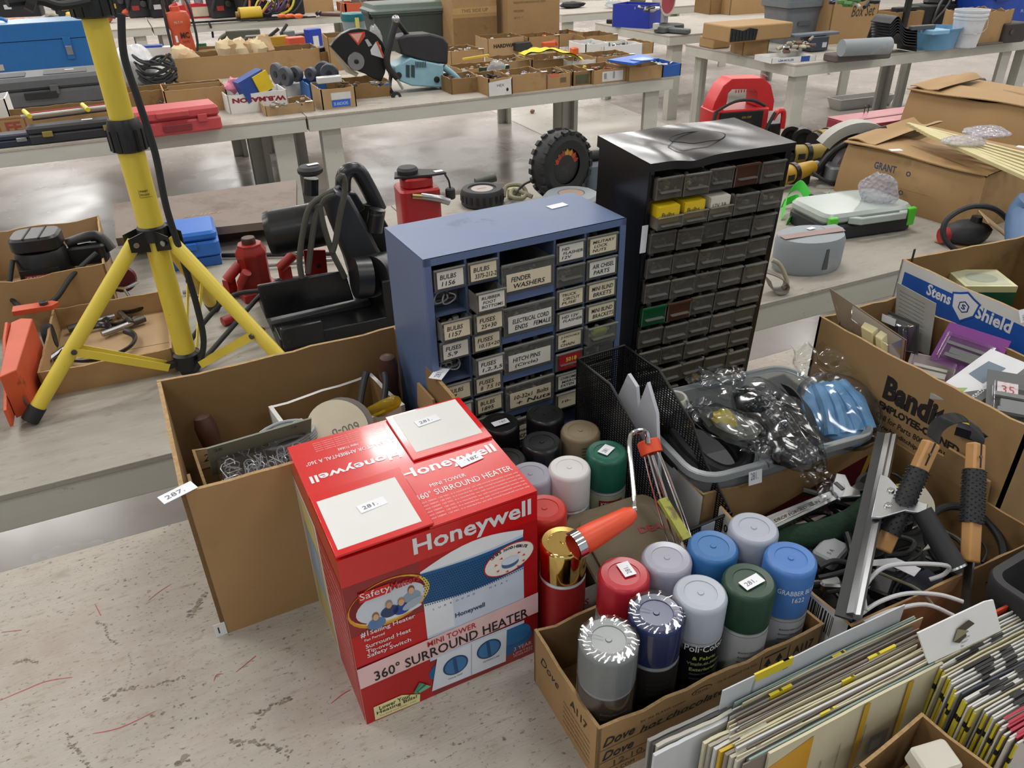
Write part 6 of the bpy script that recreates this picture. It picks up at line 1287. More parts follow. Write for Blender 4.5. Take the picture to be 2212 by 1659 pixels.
b = MB(); b.tube([(-.09, -.02, .125), (-.02, -.02, .125), (.06, -.01, .11)], .022, 'black_plastic', 18, 3); b.build('hose_stub', t); b = MB(); b.tube([(-.005, -.02, .1245), (.008, -.019, .124)], .0232, '#d9b62e/.4', 18); b.build('band', t)
p = at(1115, 410, .79); b = MB(); b.tube([(-.04, .02, 0), (-.02, .04, .03), (.03, .03, .03), (.04, 0, .01), (.01, -.03, 0), (-.03, -.02, .01), (0, .02, .02), (.05, -.03, 0)], .008, '#8b8672/.7', 8, 4)
one(b, 'webbing_cord', 'tangled dusty beige cord and tag beside the slotted drum', 'cord', (p.x, p.y, .765)); b = MB(); b.rbox((0, 0, .02), (.05, .03, .04), '#b5ad7c/.6', .008, .004); one(b, 'beige_plug', 'beige plug block behind the tangled cord', 'plug', (p.x+.02, p.y+.06, T))
b = MB(); b.tube([(-.05, 0, .0), (.03, .01, .01)], .016, '#3b4238/.5', 14); one(b, 'flashlight', 'dark olive tube behind the slotted drum', 'tube', tuple(at(1055, 392, .78)), R(-10))
b = MB(); b.tube([at(1108, 430, .76), at(1130, 400, .80), at(1170, 385, .83), at(1195, 395, .815), at(1198, 415, .77)], .004, 'rubber', 8, 5); one(b, 'cord_arc', 'thin black cord arching in front of the tyre', 'cord')

# ---------------------------------------------------------------- right half of the second row
t = thing('jump_starter', 'red and black jump starter pack with carry handle behind the black cabinet', 'jump starter', (2.215, 2.585, T), R(-12))
b = MB(); b.rbox((0, 0, .11), (.25, .14, .22), '#c2262b/.35', .02, .006); b.build('body', t)
b = MB(); b.prism([(-.125, .20), (-.115, .25), (-.085, .31), (-.05, .335), (.09, .33), (.125, .30), (.150, .24), (.150, .20), (.09, .20), (.07, .225), (.068, .275), (.055, .29), (-.045, .295), (-.06, .28), (-.062, .235), (-.09, .20)], (0, .09, 0), '#d0282d/.35', o=(0, -.045, 0))
for i in range(8): b.box((-.028+.012*i, -.046, .286), (.005, .004, .012), '#c2262b/.35')
b.build('handle', t, bev=.006)
b = MB(); b.rbox((0, 0, 0), (.19, .008, .125), '#17191d/.4', .003, .002); f = Face(b, (-.095, -.0042, -.062), (.19, 0, 0), (0, 0, .125)); f.ell(.2, .66, .12, .20, '#0b0c0e', 1); f.q(.46, .5, .75, .7, '#26231f', 1); f.txt('ON OFF', .5, .78, '#b99b3a', w_=.22, h=.07); f.txt('12V', .40, .25, '#b99b3a', w_=.12, h=.1, bold=.03); f.txt('5A', .60, .24, '#b99b3a', w_=.1, h=.1, bold=.03); f.txt('POWER', .12, .05, '#a9abb0', w_=.3, h=.09, bold=.02); b.build('control_panel', t, (-.005, -.074, .150))
b = MB(); b.tube([(-.12, -.075, .22), (-.05, -.085, .255), (.03, -.08, .255), (.09, -.08, .23)], .006, 'rubber', 8, 4); b.tube([(-.12, -.075, .22), (-.145, -.09, .12), (-.16, -.09, .02)], .008, 'rubber', 8, 4); b.tube([(.14, -.08, .20), (.10, -.09, .12), (.12, -.09, .06)], .007, 'rubber', 8, 4); b.build('jumper_lead', t)
b = MB(); b.rbox((.165, -.02, .075), (.06, .08, .15), 'black_plastic', .012, .004); b.tube([(.14, -.065, .17), (.16, -.065, .20), (.19, -.06, .195), (.195, -.06, .13)], .011, '#d0282d/.35', 10, 3); b.build('clamp', t); sticker(t, (.095, -.03, .338), (.022, .03), '', .3, ry=.5)
for i, (px, py, lb) in enumerate(((1712, 278, 'left black tape roll leaning right of the black cabinet'), (1735, 283, 'right black tape roll with open ring beside the yellow tools'))):
    p = at(px, py+10, .80); b = MB(); b.lathe([(.030, -.022), (.046, -.022), (.046, .022), (.030, .022), (.030, -.022)], 'black_plastic', 28, ax='x', caps=False); b.lathe([(0, .0), (.03, .0), (.03, .002), (0, .002)], 'black_matte', 20, ax='x'); one(b, 'tape_roll', lb, 'tape', (p.x, p.y, .788), R(40+12*i))
def yellow_tool(px, py, rz, label, big):
    p = at(px, py, .80); t = thing('power_tool', label, 'power tool', (p.x, p.y, .79), R(rz))
    b = MB(); b.tube([(-.08, 0, 0), (-.03, 0, .0), (.03, 0, 0), (.10, 0, .004)], lambda q: .040-.012*q, '#b8902a/.45' if big else '#9a8236/.55', 18); b.build('motor_body', t)
    b = MB(); b.tube([(-.11, 0, 0), (-.08, 0, 0)], .034, 'black_plastic', 18); b.build('end_cap', t)
    b = MB(); b.tube([(.085, 0, .004), (.125, 0, .004)], .024, 'grey_plastic', 16); b.rbox((.135, 0, -.01), (.03, .05, .05), 'steel_dark', .008, .003); b.build('gear_head', t)
    b = MB(); b.tube([(-.02, 0, 0), (.0, 0, 0)], .0405, 'black_plastic', 18); b.box((-.055, -.041, .0), (.03, .004, .022), 'black_plastic'); b.build('trim_band', t)
    b = MB(); b.rbox((.05, 0, -.015), (.05, .05, .07), 'black_plastic', .01, .004); b.build('grip', t)
yellow_tool(1745, 325, -8, 'dusty yellow angle grinder body beside the black cabinet top', False); yellow_tool(1715, 368, 5, 'bright yellow and black cordless tool beside the black cabinet edge', True); yellow_tool(1790, 290, 10, 'second yellow tool half behind the grey saw guard', False)
# circular saw with pale guard
t = thing('circular_saw', 'circular saw with pale curved guard lying beside the crushed cartons', 'saw', tuple(at(1842, 345, .815)), R(-24)); t.scale = (1.25,)*3
b = MB(); P_ = [R(10+i*8) for i in range(18)]; b.rings([[(.135*cos(a), -.02, .135*sin(a)-.02) for a in P_], [(.135*cos(a), .03, .135*sin(a)-.02) for a in P_], [(.105*cos(a), .03, .105*sin(a)-.02) for a in P_], [(.105*cos(a), -.02, .105*sin(a)-.02) for a in P_], [(.135*cos(a), -.02, .135*sin(a)-.02) for a in P_]], '#a9a79f/.5', closed=False); b.build('upper_guard', t)
b = MB(); b.lathe([(0, 0), (.10, 0), (.10, .003), (0, .003)], 'steel_dark', 40, ax='y', c=(0, .004, -.02)); b.build('blade', t)
b = MB(); b.lathe([(0, -.03), (.05, -.03), (.055, -.01), (.055, .0), (0, .002)], '#8d8389/.4', 28, ax='y', c=(-.01, 0, -.015)); b.rbox((-.05, -.03, -.03), (.08, .08, .05), 'grey_plastic', .012, .005); b.build('gear_case', t)
b = MB(); b.tube([(-.12, -.03, -.03), (-.08, -.04, .04), (.0, -.045, .085), (.06, -.04, .10)], .010, 'black_plastic', 10, 4); b.build('handle', t); b = MB(); b.tube([(-.12, -.04, -.03), (-.14, -.07, -.02), (-.10, -.09, -.04), (-.04, -.08, -.04)], .005, 'rubber', 8, 4); b.build('cord', t)
t = thing('jig_saw', 'grey and black jigsaw lying behind the green straps', 'power tool', tuple(at(1790, 440, .775)), R(-12))
b = MB(); b.rbox((.05, 0, 0), (.14, .07, .06), 'grey_plastic', .015, .006); b.build('body', t); b = MB(); b.rbox((-.04, -.005, .004), (.06, .075, .065), 'black_plastic', .012, .005); b.bx(-.042, -.046, -.015, -.036, -.043, .02, '#c4c4c6/.4'); b.build('front_cover', t)
b = MB()
wv = Vector((.3, -.1, .95)).normalized()
for pts in ([(1690, 470, .75), (1700, 425, .80), (1725, 400, .83), (1745, 425, .80), (1752, 455, .76)], [(1700, 480, .75), (1740, 450, .78), (1780, 430, .80), (1790, 420, .80)], [(1712, 478, .75), (1740, 452, .775), (1775, 440, .77), (1800, 462, .75), (1770, 470, .76), (1735, 480, .75)], [(1690, 440, .76), (1720, 430, .77), (1722, 460, .75)]):
    P = smooth([at(*q) for q in pts], 5); b.rings([[p-wv*.017, p+wv*.017, p+wv*.017+Vector((.002, .002, 0)), p-wv*.017+Vector((.002, .002, 0))] for p in P], '#4fd04a/.5', True)
one(b, 'green_strap', 'heap of bright green webbing strap beside the black cabinet', 'strap')
# green-latched clear case
p = at(1812, 490, T); t = thing('tool_case', 'dark tool case with milky clear lid and lime green latches', 'case', (2.03, 1.745, T), R(-8))
b = MB(); b.rbox((0, 0, .025), (.33, .215, .05), '#1c1f22/.5', .03, .008); b.build('base', t)
b = MB(); b.rbox((0, .004, .066), (.335, .205, .034), 'lid_milky', .035, .010); b.prism([(-.09, -.10), (-.06, -.126), (.11, -.126), (.135, -.10), (.10, -.10), (.095, -.112), (-.05, -.112), (-.06, -.10)], (0, 0, .022), 'lid_milky', o=(0, 0, .050), u=(1, 0, 0), v=(0, 1, 0)); b.build('lid', t, bev=.003)
for x_ in (-.145, .150): b = MB(); b.rbox((x_, -.100, .048), (.03, .018, .058), '#52c02e/.35', .005, .003); b.build('latch', t)
p = at(1738, 600, T); t = thing('tape_measure_reel', 'large grey drum-shaped reel case with faded red band at the table edge', 'reel', (1.66, 1.545, T), R(-8))
b = MB(); b.lathe([(.098, 0), (.105, .012), (.106, .085), (.100, .100), (.0, .103)], 'grey_dusty', 44, sq=.72); b.bx(-.10, -.02, .1032, .10, .012, .1042, '#97807c/.7'); b.prism([(-.008, -.03), (.008, -.03), (.004, .03), (-.004, .03)], (0, -.004, 0), '#474d52', o=(.005, -.0745, .05)); b.rbox((.085, .02, .088), (.06, .05, .03), 'grey_dusty', .01, .005); b.build('case', t); sticker(t, (.02, .03, .1042), (.024, .014), '', .2)
b = MB(); b.tube([(-.01, 0, .07), (.02, 0, .05), (.045, -.01, .0), (.03, -.015, -.012)], .006, '#a39b86/.5', 10, 4); wv = Vector((.2, 1, 0)).normalized(); P = smooth([(-.05, 0, .05), (0, -.01, .03), (.04, -.01, .0), (.035, -.015, -.02), (.0, -.015, -.015), (-.02, -.01, .02)], 5)
b.rings([[p-wv*.022, p+wv*.022, p+wv*.022+Vector((0, 0, .003)), p-wv*.022+Vector((0, 0, .003))] for p in P], '#7c766f/.8', True); one(b, 'strap_and_carabiner', 'worn webbing strap with a metal loop hanging by the black cabinet', 'strap', tuple(at(1665, 612, .765)), R(-8))
# big crushed cartons
def crushed(p, d, rz, label, seed, txt=True, rows=2):
    t = thing('crushed_carton', label, 'box', p, rz); rnd = random.Random(seed); W, D, H = d; b = MB(); n, m = 20, 8
    ph = [rnd.uniform(0, 6) for _ in range(8)]
    def q(u, v):      # u round the sides 0..4, v up 0..1
        s_ = int(u) % 4; f_ = u-int(u); x, y = [(-1+2*f_, -1), (1, -1+2*f_), (1-2*f_, 1), (-1, 1-2*f_)][s_]
        nx, ny = [(0, -1), (1, 0), (0, 1), (-1, 0)][s_]; bulge = .012*sin(pi*v)*sin(pi*f_)+.009*sin(6*f_+ph[s_])*v*(1-abs(2*f_-1))
        k = 1-.03*v*v
        return (x*W/2*k+nx*bulge, y*D/2*k+ny*bulge-.014*v*v*(ny), v*H+.008*sin(3*f_*pi+ph[s_+4])*v*v)
    R_ = [[q(4*j/80 % 4, i/m) for j in range(80)] for i in range(m+1)]; b.rings(R_, 'kraft'); b.add(R_[-1], [tuple(range(80))], 'kraft_dark'); b.add(R_[0], [tuple(reversed(range(80)))], 'kraft')
    if txt:
        ff = Face(b, (-W/2, -D/2-.024, 0), (W, 0, 0), (0, 0, H), k=.001) if txt == 1 else Face(b, (-W/2-.024, D/2, 0), (0, -D, 0), (0, 0, H), k=.001)
        ff.txt('GRANT', .30, .70, '#3c4663', w_=.16, h=.14, bold=.03); ff.txt('o', .53, .71, '#3c4663', h=.10, bold=.02); ff.txt('o', .51, .34, '#4c4a4a', h=.10, bold=.02); ff.txt('NT', .40, .33, '#3c4663', w_=.05, h=.13, bold=.03); ff.q(.42, .46, .72, .464, '#4c4232', 1)
    b.build('carton', t)
    for i, (x0, y0, w_, d_, tl, tz) in enumerate(((-W/2, -D/2, W, D*.50, 5, 0), (-W/2, 0.02, W, D*.48, -6, 0), (-W/2, -D/2+.02, W*.22, D*.9, 9, 4))):
        c = MB(); ns = 14; rp = rnd.uniform(0, 6)
        def fn(u, v): return (x0+u*w_, y0+v*d_, H+.006+.010*i*.4+(tl/100)*d_*(v if tl > 0 else 1-v)*(.4+.6*sin(u*2.3+rp)**2)+.004*sin(u*7+rp+v*3))
        c.sheet(fn, ns, 5, 'kraft'); c.sheet(lambda u, v: (fn(u, v)[0], fn(u, v)[1], fn(u, v)[2]-.004), ns, 5, 'kraft_dark'); c.rings([[fn(j/ns, 0) for j in range(ns+1)], [(fn(j/ns, 0)[0], fn(j/ns, 0)[1], fn(j/ns, 0)[2]-.004) for j in range(ns+1)]], 'kraft_edge', closed=False); c.build('top_flap', t)
    return t
a0 = at(1820, 318, .955); a1 = at(2100, 388, .955); dv = (a1-a0); rz_ = math.atan2(dv.y, dv.x)
t = crushed((2.50, 1.80, T), (.54, .40, .178), rz_+0, 'large crushed brown carton with faded GRANT lettering'.replace('faded GRANT lettering', 'faded navy lettering, nearest of the crushed cartons'), 5)
crushed((3.27, 2.19, T), (.60, .36, .225), rz_+.05, 'large crushed brown carton with loose flaps behind the lettered one', 9, False)
for i in range(7):
    b = MB(); a_, c_ = at(1960+8*i, 268+4*i, .975), at(2240, 340+9*i, .955+.002*i); b.bar(a_, c_, .016, .010, '#c9bd8c/.6')
    one(b, 'plastic_strip', 'long cream plastic strip in the bundle fanned over the crushed cartons', 'strip', group='cream strips on the crushed cartons')
for px, py, z, d, rz, lb in ((1897, 412, .86, (.12, .05, .11), -50, 'wad of bubble wrap beside the lettered crushed carton'), (2080, 305, .985, (.14, .09, .035), -20, 'bubble wrap round the cream strips'), (2130, 285, .975, (.16, .12, .035), -10, 'bubble wrap spread between the two crushed cartons')):
    b = MB(); b.blob((0, 0, 0), d, 'bubble', 26, 16, .06, int(px)); one(b, 'bubble_wrap', lb, 'bubble wrap', tuple(at(px, py, z)), R(rz))
for px, py, rz, w_ in ((1935, 325, -20, .04), (2160, 355, -15, .04), (2205, 318, 20, .03)):
    b = MB(); b.bx(-w_/2, -.012, 0, w_/2, .012, .002, '#d9d9d9/.5'); one(b, 'paper_slip', ['white slip on the left flap of the lettered crushed carton', 'white slip at the near right corner of the lettered crushed carton', 'white slip at the right edge of the crushed cartons'][[1935, 2160, 2205].index(px)], 'paper', tuple(at(px, py, .945)), R(rz))
t = thing('metal_toolbox', 'faded red metal toolbox lid behind the crushed cartons', 'toolbox', (3.08, 2.565, T), R(-2))
b = MB(); b.rbox((0, 0, .045), (.50, .20, .09), '#8f2f3b/.4', .01, .003); b.bx(-.25, -.10, .091, .25, .10, .095, '#b0606b/.35'); b.bx(-.24, -.02, .0955, .24, .0, .0975, '#8f3f4b/.35'); b.build('body', t, bev=.002); b = MB(); b.tube([(-.01, 0, .0), (-.01, 0, .03), (.01, 0, .035), (.012, 0, .0)], .002, 'cast_black', 6, 3); b.build('ring', t, (-.04, .08, .095))
# battery pump, cards near the right edge
b = MB(); b.blob((0, 0, .035), (.15, .10, .075), 'dusty_black', 18, 10, .03, 5); b.lathe([(.018, 0), (.015, .02), (0, .022)], 'black_plastic', 14, c=(.02, 0, .066)); t = thing('air_pump', 'dusty black air pump with red collar behind the white and blue carton', 'pump', (2.22, 1.46, T), R(-20)); b.build('housing', t)
b = MB(); b.tube([(-.08, 0, .03), (-.055, 0, .03)], .024, '#a3282c/.4', 16); b.build('collar', t); b = MB(); b.tube([at(2072, 547, .76)-Vector(t.location), at(2040, 515, .80)-Vector(t.location), at(2045, 475, .85)-Vector(t.location), at(2095, 447, .88)-Vector(t.location), at(2150, 452, .87)-Vector(t.location), at(2190, 490, .80)-Vector(t.location)], .008, 'rubber', 8, 5); o = b.build('hose', t); o.rotation_euler = (0, 0, R(20))
for i, (px, py, rz, lb) in enumerate(((2070, 520, 20, 'loose brown cardboard square behind the white and blue carton'), (2150, 490, 50, 'upright brown cardboard piece behind the air pump'))):
    b = MB(); b.bx(-.06, -.05, 0, .06, .05, .003, 'kraft_light'); one(b, 'cardboard_piece', lb, 'cardboard', tuple(at(px, py, T+.002 if i == 0 else .80)), R(rz), rx=0 if i == 0 else R(35))
b = MB(); b.tube([at(2215, 540, .80), at(2215, 470, .86), at(2235, 440, .9)], .05, '#4f6f96/.5', 16, 3); one(b, 'blue_bottle', 'rounded blue-grey bottle cut by the right edge beside the air pump', 'bottle')
# trough on the floor, red flashlight
b = MB(); b.rings([rr(.62, .16, .02, 0), rr(.70, .20, .02, .10)], '#c9c7c2/.35'); b.add(rr(.62, .16, .02, .004), [tuple(range(24))], '#c9c7c2/.35'); b.rings([rr(.70, .20, .02, .10), rr(.66, .17, .02, .10), rr(.6, .14, .02, .01)], '#d0cec9/.3'); p = at(1858, 225, .02); one(b, 'plastic_trough', 'translucent plastic trough lying on the floor behind the red toolbox', 'trough', (p.x, p.y, .001), R(-4))

# ---------------------------------------------------------------- third row: helpers for the many open boxes
def base(px, py, d, z=T): p = at(px, py, z); return (p.x, p.y+d/2, z)
def junkbox(px, py, w_, d, h, label, m='kraft', rz=0, front=None, wob=.006, name='open_box', inn=None, tagx=None):
    t = thing(name, label, 'box', base(px, py, d), R(rz)); b = MB(); open_box(b, w_, d, h, .006, m, inn or ('kraft_dark' if m.startswith('kraft') else m), edge='kraft_edge' if m.startswith('kraft') else m, wob=wob, seed=int(px+py))
    if front: front(Face(b, (-w_/2, -d/2, 0), (w_, 0, 0), (0, 0, h), k=.0006))
    b.build('carton', t)
    if tagx is not None: sticker(t, (w_*tagx, -d/2, h+.001), (.04, .026), '')
    return t
def loose(px, py, z, w_, d, label, cols, seed, n=26, s=.02, rz=0, name='loose_hardware', hh=.03):
    rnd = random.Random(seed); b = MB()
    for i in range(n):
        a = Vector((rnd.uniform(-w_/2, w_/2), rnd.uniform(-d/2, d/2), rnd.uniform(0, hh))); v = Vector((rnd.uniform(-1, 1), rnd.uniform(-1, 1), rnd.uniform(-.3, .5))).normalized()*s*rnd.uniform(.8, 2.2); m = cols[rnd.randrange(len(cols))]; k = rnd.randrange(4)
        if k == 0: b.cyl(a, a+v, s*rnd.uniform(.15, .35), m, 8)
        elif k == 1: b.blob(a, (s*1.6, s*1.3, s), m, 9, 6, .1, i)
        elif k == 2: b.on(a, rz=rnd.uniform(0, 3), rx=rnd.uniform(-.6, .6)); b.rbox((0, 0, 0), (s*1.8, s*1.1, s*.6), m, s*.2, s*.1, 2); b.off()
        else: b.tube([a, a+v*.5+Vector((0, 0, s*.3)), a+v], s*.12, m, 6, 3)
    p = at(px, py, z); o = one(b, name, label, 'hardware', (p.x, p.y, z), R(rz), None); o['kind'] = 'stuff'; return o
MT = ['steel_dark', 'steel', 'rusty', '#3a3a3c', '#8d8778']

# front edge, left to right
def case(px, py, w_, d, h, m, label, rz=0, latches=2, name='tool_case', lm=None, extra=None, z=T):
    t = thing(name, label, 'case', base(px, py, d, z), R(rz)); b = MB(); b.rbox((0, 0, h*.27), (w_, d, h*.54), m, .02, h*.08); b.rbox((0, 0, h*.76), (w_*.99, d*.98, h*.46), m, .02, h*.12)
    b.build('shell', t)
    for i in range(latches):
        x = w_*(-.3+.6*i/max(1, latches-1)) if latches > 1 else .1*w_; b = MB(); b.rbox((x, -d/2-.004, h*.55), (.045, .012, h*.3), lm or m, .003, .002); b.build('latch', t)
    if extra: extra(t, w_, d, h)
    return t
def redx(t, w_, d, h):
    b = MB(); b.rbox((0, -d/2+.01, h*.80), (w_*.34, .05, h*.22), '#b8474a/.45', .01, .004); b.rbox((.02*w_, -d/2+.0, h*.28), (w_*.30, .02, h*.26), '#7c2b2f/.5', .004, .002); b.build('handle', t); sticker(t, (-w_*.28, 0, h+.001), (.03, .02), '')
case(380, 292, .455, .20, .125, '#b9464a/.45', 'faded red plastic tool case at the front edge of the third row', 4, 2, extra=redx)
def blk(t, w_, d, h): sticker(t, (.05, 0, h+.001), (.05, .025), '')
case(175, 303, .45, .10, .085, '#2a2a2d/.5', 'long black plastic case lying in front of the brown lettered carton', 1, 2, lm='#8a7a3a/.4', extra=blk); case(35, 318, .34, .10, .06, '#232a3a/.5', 'low dark navy case cut by the left edge of the third row', 0, 1, lm='steel')
def fe(f): f.q(.07, .1, .28, .9, '#9a4a3c', 1); f.q(.08, .14, .27, .86, 'kraft', 2); f.txt('FE', .12, .25, '#9a4a3c', w_=.12, h=.5, l=3, bold=.04)
junkbox(125, 288, .58, .22, .105, 'long brown carton printed FE holding white rods, left third row', 'kraft', 1.5, front=fe)
for i, (a, c, m, lb) in enumerate((((45, 252), (245, 228), '#c9c6c0/.5', 'white rod with a red line in the FE carton'), ((70, 258), (245, 236), '#2a2a2b', 'thin black rod in the FE carton'), ((50, 246), (240, 224), '#a83a40/.5', 'red striped rod in the FE carton'))):
    b = MB(); b.tube([at(*a, .85), at(*c, .85)], .008-.002*i, m, 8); one(b, 'rod', lb, 'rod')
for i, (px, py) in enumerate(((58, 246), (184, 232))): b = MB(); b.tube([at(px-6, py-6, .87), at(px+6, py+5, .87)], .011, '#d9c92a/.4', 10); one(b, 'yellow_plug', ['left yellow plug in the FE carton', 'right yellow plug in the FE carton'][i], 'plug')
junkbox(5, 285, .12, .22, .16, 'white carton cut by the left edge of the third row', 'box_white', 0)
def greyx(t, w_, d, h):
    b = MB(); b.rbox((.0, -d/2-.003, h*.40), (w_*.22, .02, h*.22), '#1c1c1e', .004, .002); b.build('handle', t); b = MB(); b.rbox((-w_*.22, -d*.1, h*.985), (w_*.30, d*.5, .012), '#3d3e40/.6', .01, .003); b.rbox((w_*.2, -d*.1, h*.985), (w_*.3, d*.5, .012), '#4c4d4f/.6', .01, .003); b.build('lid_panel', t); sticker(t, (.18, .0, h+.004), (.05, .02), '')
case(95, 232, .78, .34, .17, '#55575a/.5', 'large dark grey plastic tool case in front of the blue metal toolbox', 2, 1, extra=greyx)
t = thing('metal_toolbox', 'large bright blue metal toolbox with hasp at the left of the third row', 'toolbox', base(60, 168, .40), R(1.5))
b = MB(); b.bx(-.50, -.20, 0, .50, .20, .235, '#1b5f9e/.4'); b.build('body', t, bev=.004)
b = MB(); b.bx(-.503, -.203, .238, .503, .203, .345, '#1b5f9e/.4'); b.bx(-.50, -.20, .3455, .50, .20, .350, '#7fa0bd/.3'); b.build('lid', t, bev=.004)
b = MB(); b.bx(.285, -.212, .10, .335, -.204, .25, '#1b5f9e/.4'); b.bx(.29, -.218, .13, .33, -.212, .19, 'steel'); b.build('hasp', t, bev=.002)
b = MB(); b.tube([(-.28, -.02, .355), (-.24, -.02, .375), (-.08, -.02, .378), (-.03, -.02, .355)], .012, '#2b6fb0/.4', 10, 4); b.build('carry_handle', t)
b = MB(); b.bx(-.17, -.2045, .06, -.13, -.203, .10, '#a9a59b/.6'); b.build('worn_badge', t)
# white bag, orange pump, cords
t = thing('plastic_sack', 'crumpled white plastic sack standing behind the tripod pole', 'bag', base(300, 190, .2), R(0)); b = MB(); b.blob((0, 0, .12), (.30, .22, .26), 'sack', 26, 16, .05, 4); b.blob((.13, -.02, .05), (.12, .14, .10), 'sack', 16, 10, .07, 8); b.build('sack', t)
b = MB(); b.bx(-.17, -.05, 0, .17, .05, .11, 'box_white'); b.bx(-.16, -.04, .11, .05, .04, .125, '#2b4f9e/.4'); one(b, 'white_box', 'white carton with a blue strip behind the white plastic sack', 'box', base(345, 136, .1), R(-8))
t = thing('submersible_pump', 'upright orange pump housing with wire handle and looped black cord', 'pump', base(410, 140, .15), R(-4), ry=R(-2))
b = MB(); b.rings([rr(.14, .11, .03, 0), rr(.165, .13, .03, .02), rr(.155, .12, .03, .15), rr(.14, .11, .03, .24), rr(.17, .12, .03, .27), rr(.175, .12, .03, .33), rr(.155, .10, .03, .36), rr(.07, .05, .02, .37), rr(.06, .045, .02, .40)], 'orange_tool', True); f = Face(b, (-.07, -.062, .10), (.14, 0, 0), (0, 0, .3), k=.001); f.txt('MC', .45, .28, '#2a1c16', w_=.45, h=.14, bold=.03); f.txt('150 PSI', .48, .17, '#4a2a1e', w_=.35, h=.06); f.txt('MI-T-M', .3, .62, '#c9b9a2', w_=.42, h=.06); f.q(.16, .2, .28, .36, '#d9dbe0', 1); b.build('housing', t)
b = MB(); b.tube([(-.07, 0, .36), (-.06, 0, .47), (.06, 0, .47), (.08, 0, .36)], .006, '#b5714a/.4', 8, 3); b.build('wire_handle', t); b = MB(); b.tube([(-.09, -.05, .08), (-.085, -.06, .30), (-.07, -.04, .46), (-.05, -.02, .5), (-.05, .03, .3)], .010, 'rubber', 8, 4); b.tube([(.06, -.03, .48), (.10, -.08, .40), (.10, -.08, .15), (.03, -.10, .02), (-.06, -.11, .03)], .009, 'rubber', 8, 4); b.build('power_cord', t)
rnd = random.Random(5); b = MB()
for i in range(11): a0 = rnd.uniform(0, 6.3); b.tube([(.11*cos(a0+q*.9)*(1+.1*rnd.random()), .06*sin(a0+q*.9), .03+.03*i*.5+.03*sin(q*2+i)) for q in range(6)], .008, 'rubber', 7, 3)
one(b, 'cord_bundle', 'tangled bundle of black cords left of the orange pump', 'cord', base(350, 195, .15)).__setitem__('kind', 'stuff')
# boxes left of the cut-off saw
junkbox(318, 240, .28, .22, .11, 'small brown box with loose parts behind the red case', 'kraft_dark', 1); loose(318, 226, .765, .2, .12, 'loose grey parts in the small brown box behind the red case', MT, 3)
junkbox(432, 243, .33, .26, .13, 'brown divided box between the red case and the white lettered box', 'kraft', 0); b = MB(); b.bx(-.15, -.003, 0, .15, .003, .12, 'kraft'); one(b, 'box_divider', 'cardboard divider standing in the brown box beside the red case', 'divider', base(432, 228, .0, T+.006))
def mason(f): f.txt('W.B.MASON', .97, .70, '#8c1f33', w_=.90, h=.26, l=2, rot=pi-.04, bold=.05)
junkbox(560, 240, .33, .20, .10, 'white box with upside-down maroon lettering holding a pink bag', 'box_white', 4, front=mason, inn='box_white')
b = MB(); b.box((0, 0, 0), (.16, .08, .12), '#2c4d96/.4'); b.box((.05, -.045, .0), (.09, .01, .10), '#dcc02e/.4'); one(b, 'blue_pack', 'blue and yellow pack leaning in the white lettered box', 'package', tuple(at(545, 185, .87)), R(15), ry=R(-20))
b = MB(); b.blob((0, 0, 0), (.10, .08, .08), '#d67f96/.4', 16, 10, .14, 3); one(b, 'pink_bag', 'crumpled pink bag in the white lettered box', 'bag', tuple(at(508, 185, .87)))
junkbox(628, 246, .27, .20, .055, 'shallow brown tray at the table joint, third row', 'kraft_light', 1.5, tagx=.4); loose(630, 228, .79, .2, .12, 'small grey oddments in the shallow brown tray', MT+['#9fb0c4/.3'], 8, 20, .016)
def blab(f): f.q(.28, .08, .82, .42, '#2c62c4/.4', 1); f.q(.28, .44, .86, .78, '#cfd0cd', 1); f.txt('30 ANCHORS', .33, .16, '#c9d4ea', w_=.42, h=.16, l=2)
junkbox(735, 234, .195, .26, .11, 'brown box with blue and white label right of the table joint', 'kraft_light', 0, front=blab); junkbox(690, 220, .10, .24, .10, 'small bright blue box left of the blue-labelled brown box', '#2b63a8/.5', 2)
b = MB(); b.rbox((0, 0, .0), (.14, .05, .035), '#d4d4d2/.4', .006, .003); f = Face(b, (-.07, -.025, .018), (.14, 0, 0), (0, .05, 0)); f.txt('LUBRICON', .3, .35, '#3a3f7a', w_=.5, h=.3, bold=.03); one(b, 'white_tube', 'white box across the top of the blue-labelled brown box', 'box', (base(735, 234, .26)[0], base(735, 234, .26)[1]+.06, .868))
junkbox(656, 205, .33, .20, .075, 'white carton full of dark round grinding discs', '#c9c9c6/.5', -1)
for i, (px, py, r) in enumerate(((600, 160, .065), (618, 165, .055), (640, 160, .045), (672, 160, .04), (700, 155, .06), (712, 158, .055))):
    b = MB(); b.lathe([(0, -.015), (r*.9, -.018), (r, -.01), (r, .01), (r*.9, .018), (0, .015)], '#4a4e57/.5', 26, ax='x'); b.lathe([(.0, -.02), (r*.3, -.02), (r*.3, -.014)], 'dusty_black', 14, ax='x', caps=True); one(b, 'grinding_disc', ['leftmost large grey disc in the white carton', 'second grey disc from the left in the white carton', 'small dark disc left of centre in the white carton', 'small dark disc right of centre in the white carton', 'second grey disc from the right in the white carton', 'rightmost grey disc in the white carton'][i], 'disc', tuple(at(px, py, .87)), R(20+8*i))
junkbox(540, 165, 1.02, .30, .15, 'very long brown carton overflowing with crumpled paper, third row', 'kraft', -1.2)
b = MB(); rnd = random.Random(2)
for i in range(8): b.blob((-.40+.04*i+(.22 if i > 1 else 0)+.05*(i > 4), rnd.uniform(-.05, .05), rnd.uniform(-.02, .01)), (.15, .16, .13+.06*(i > 1)), 'kraft_light' if i % 2 else '#c9b591/.8', 14, 8, .09, i)
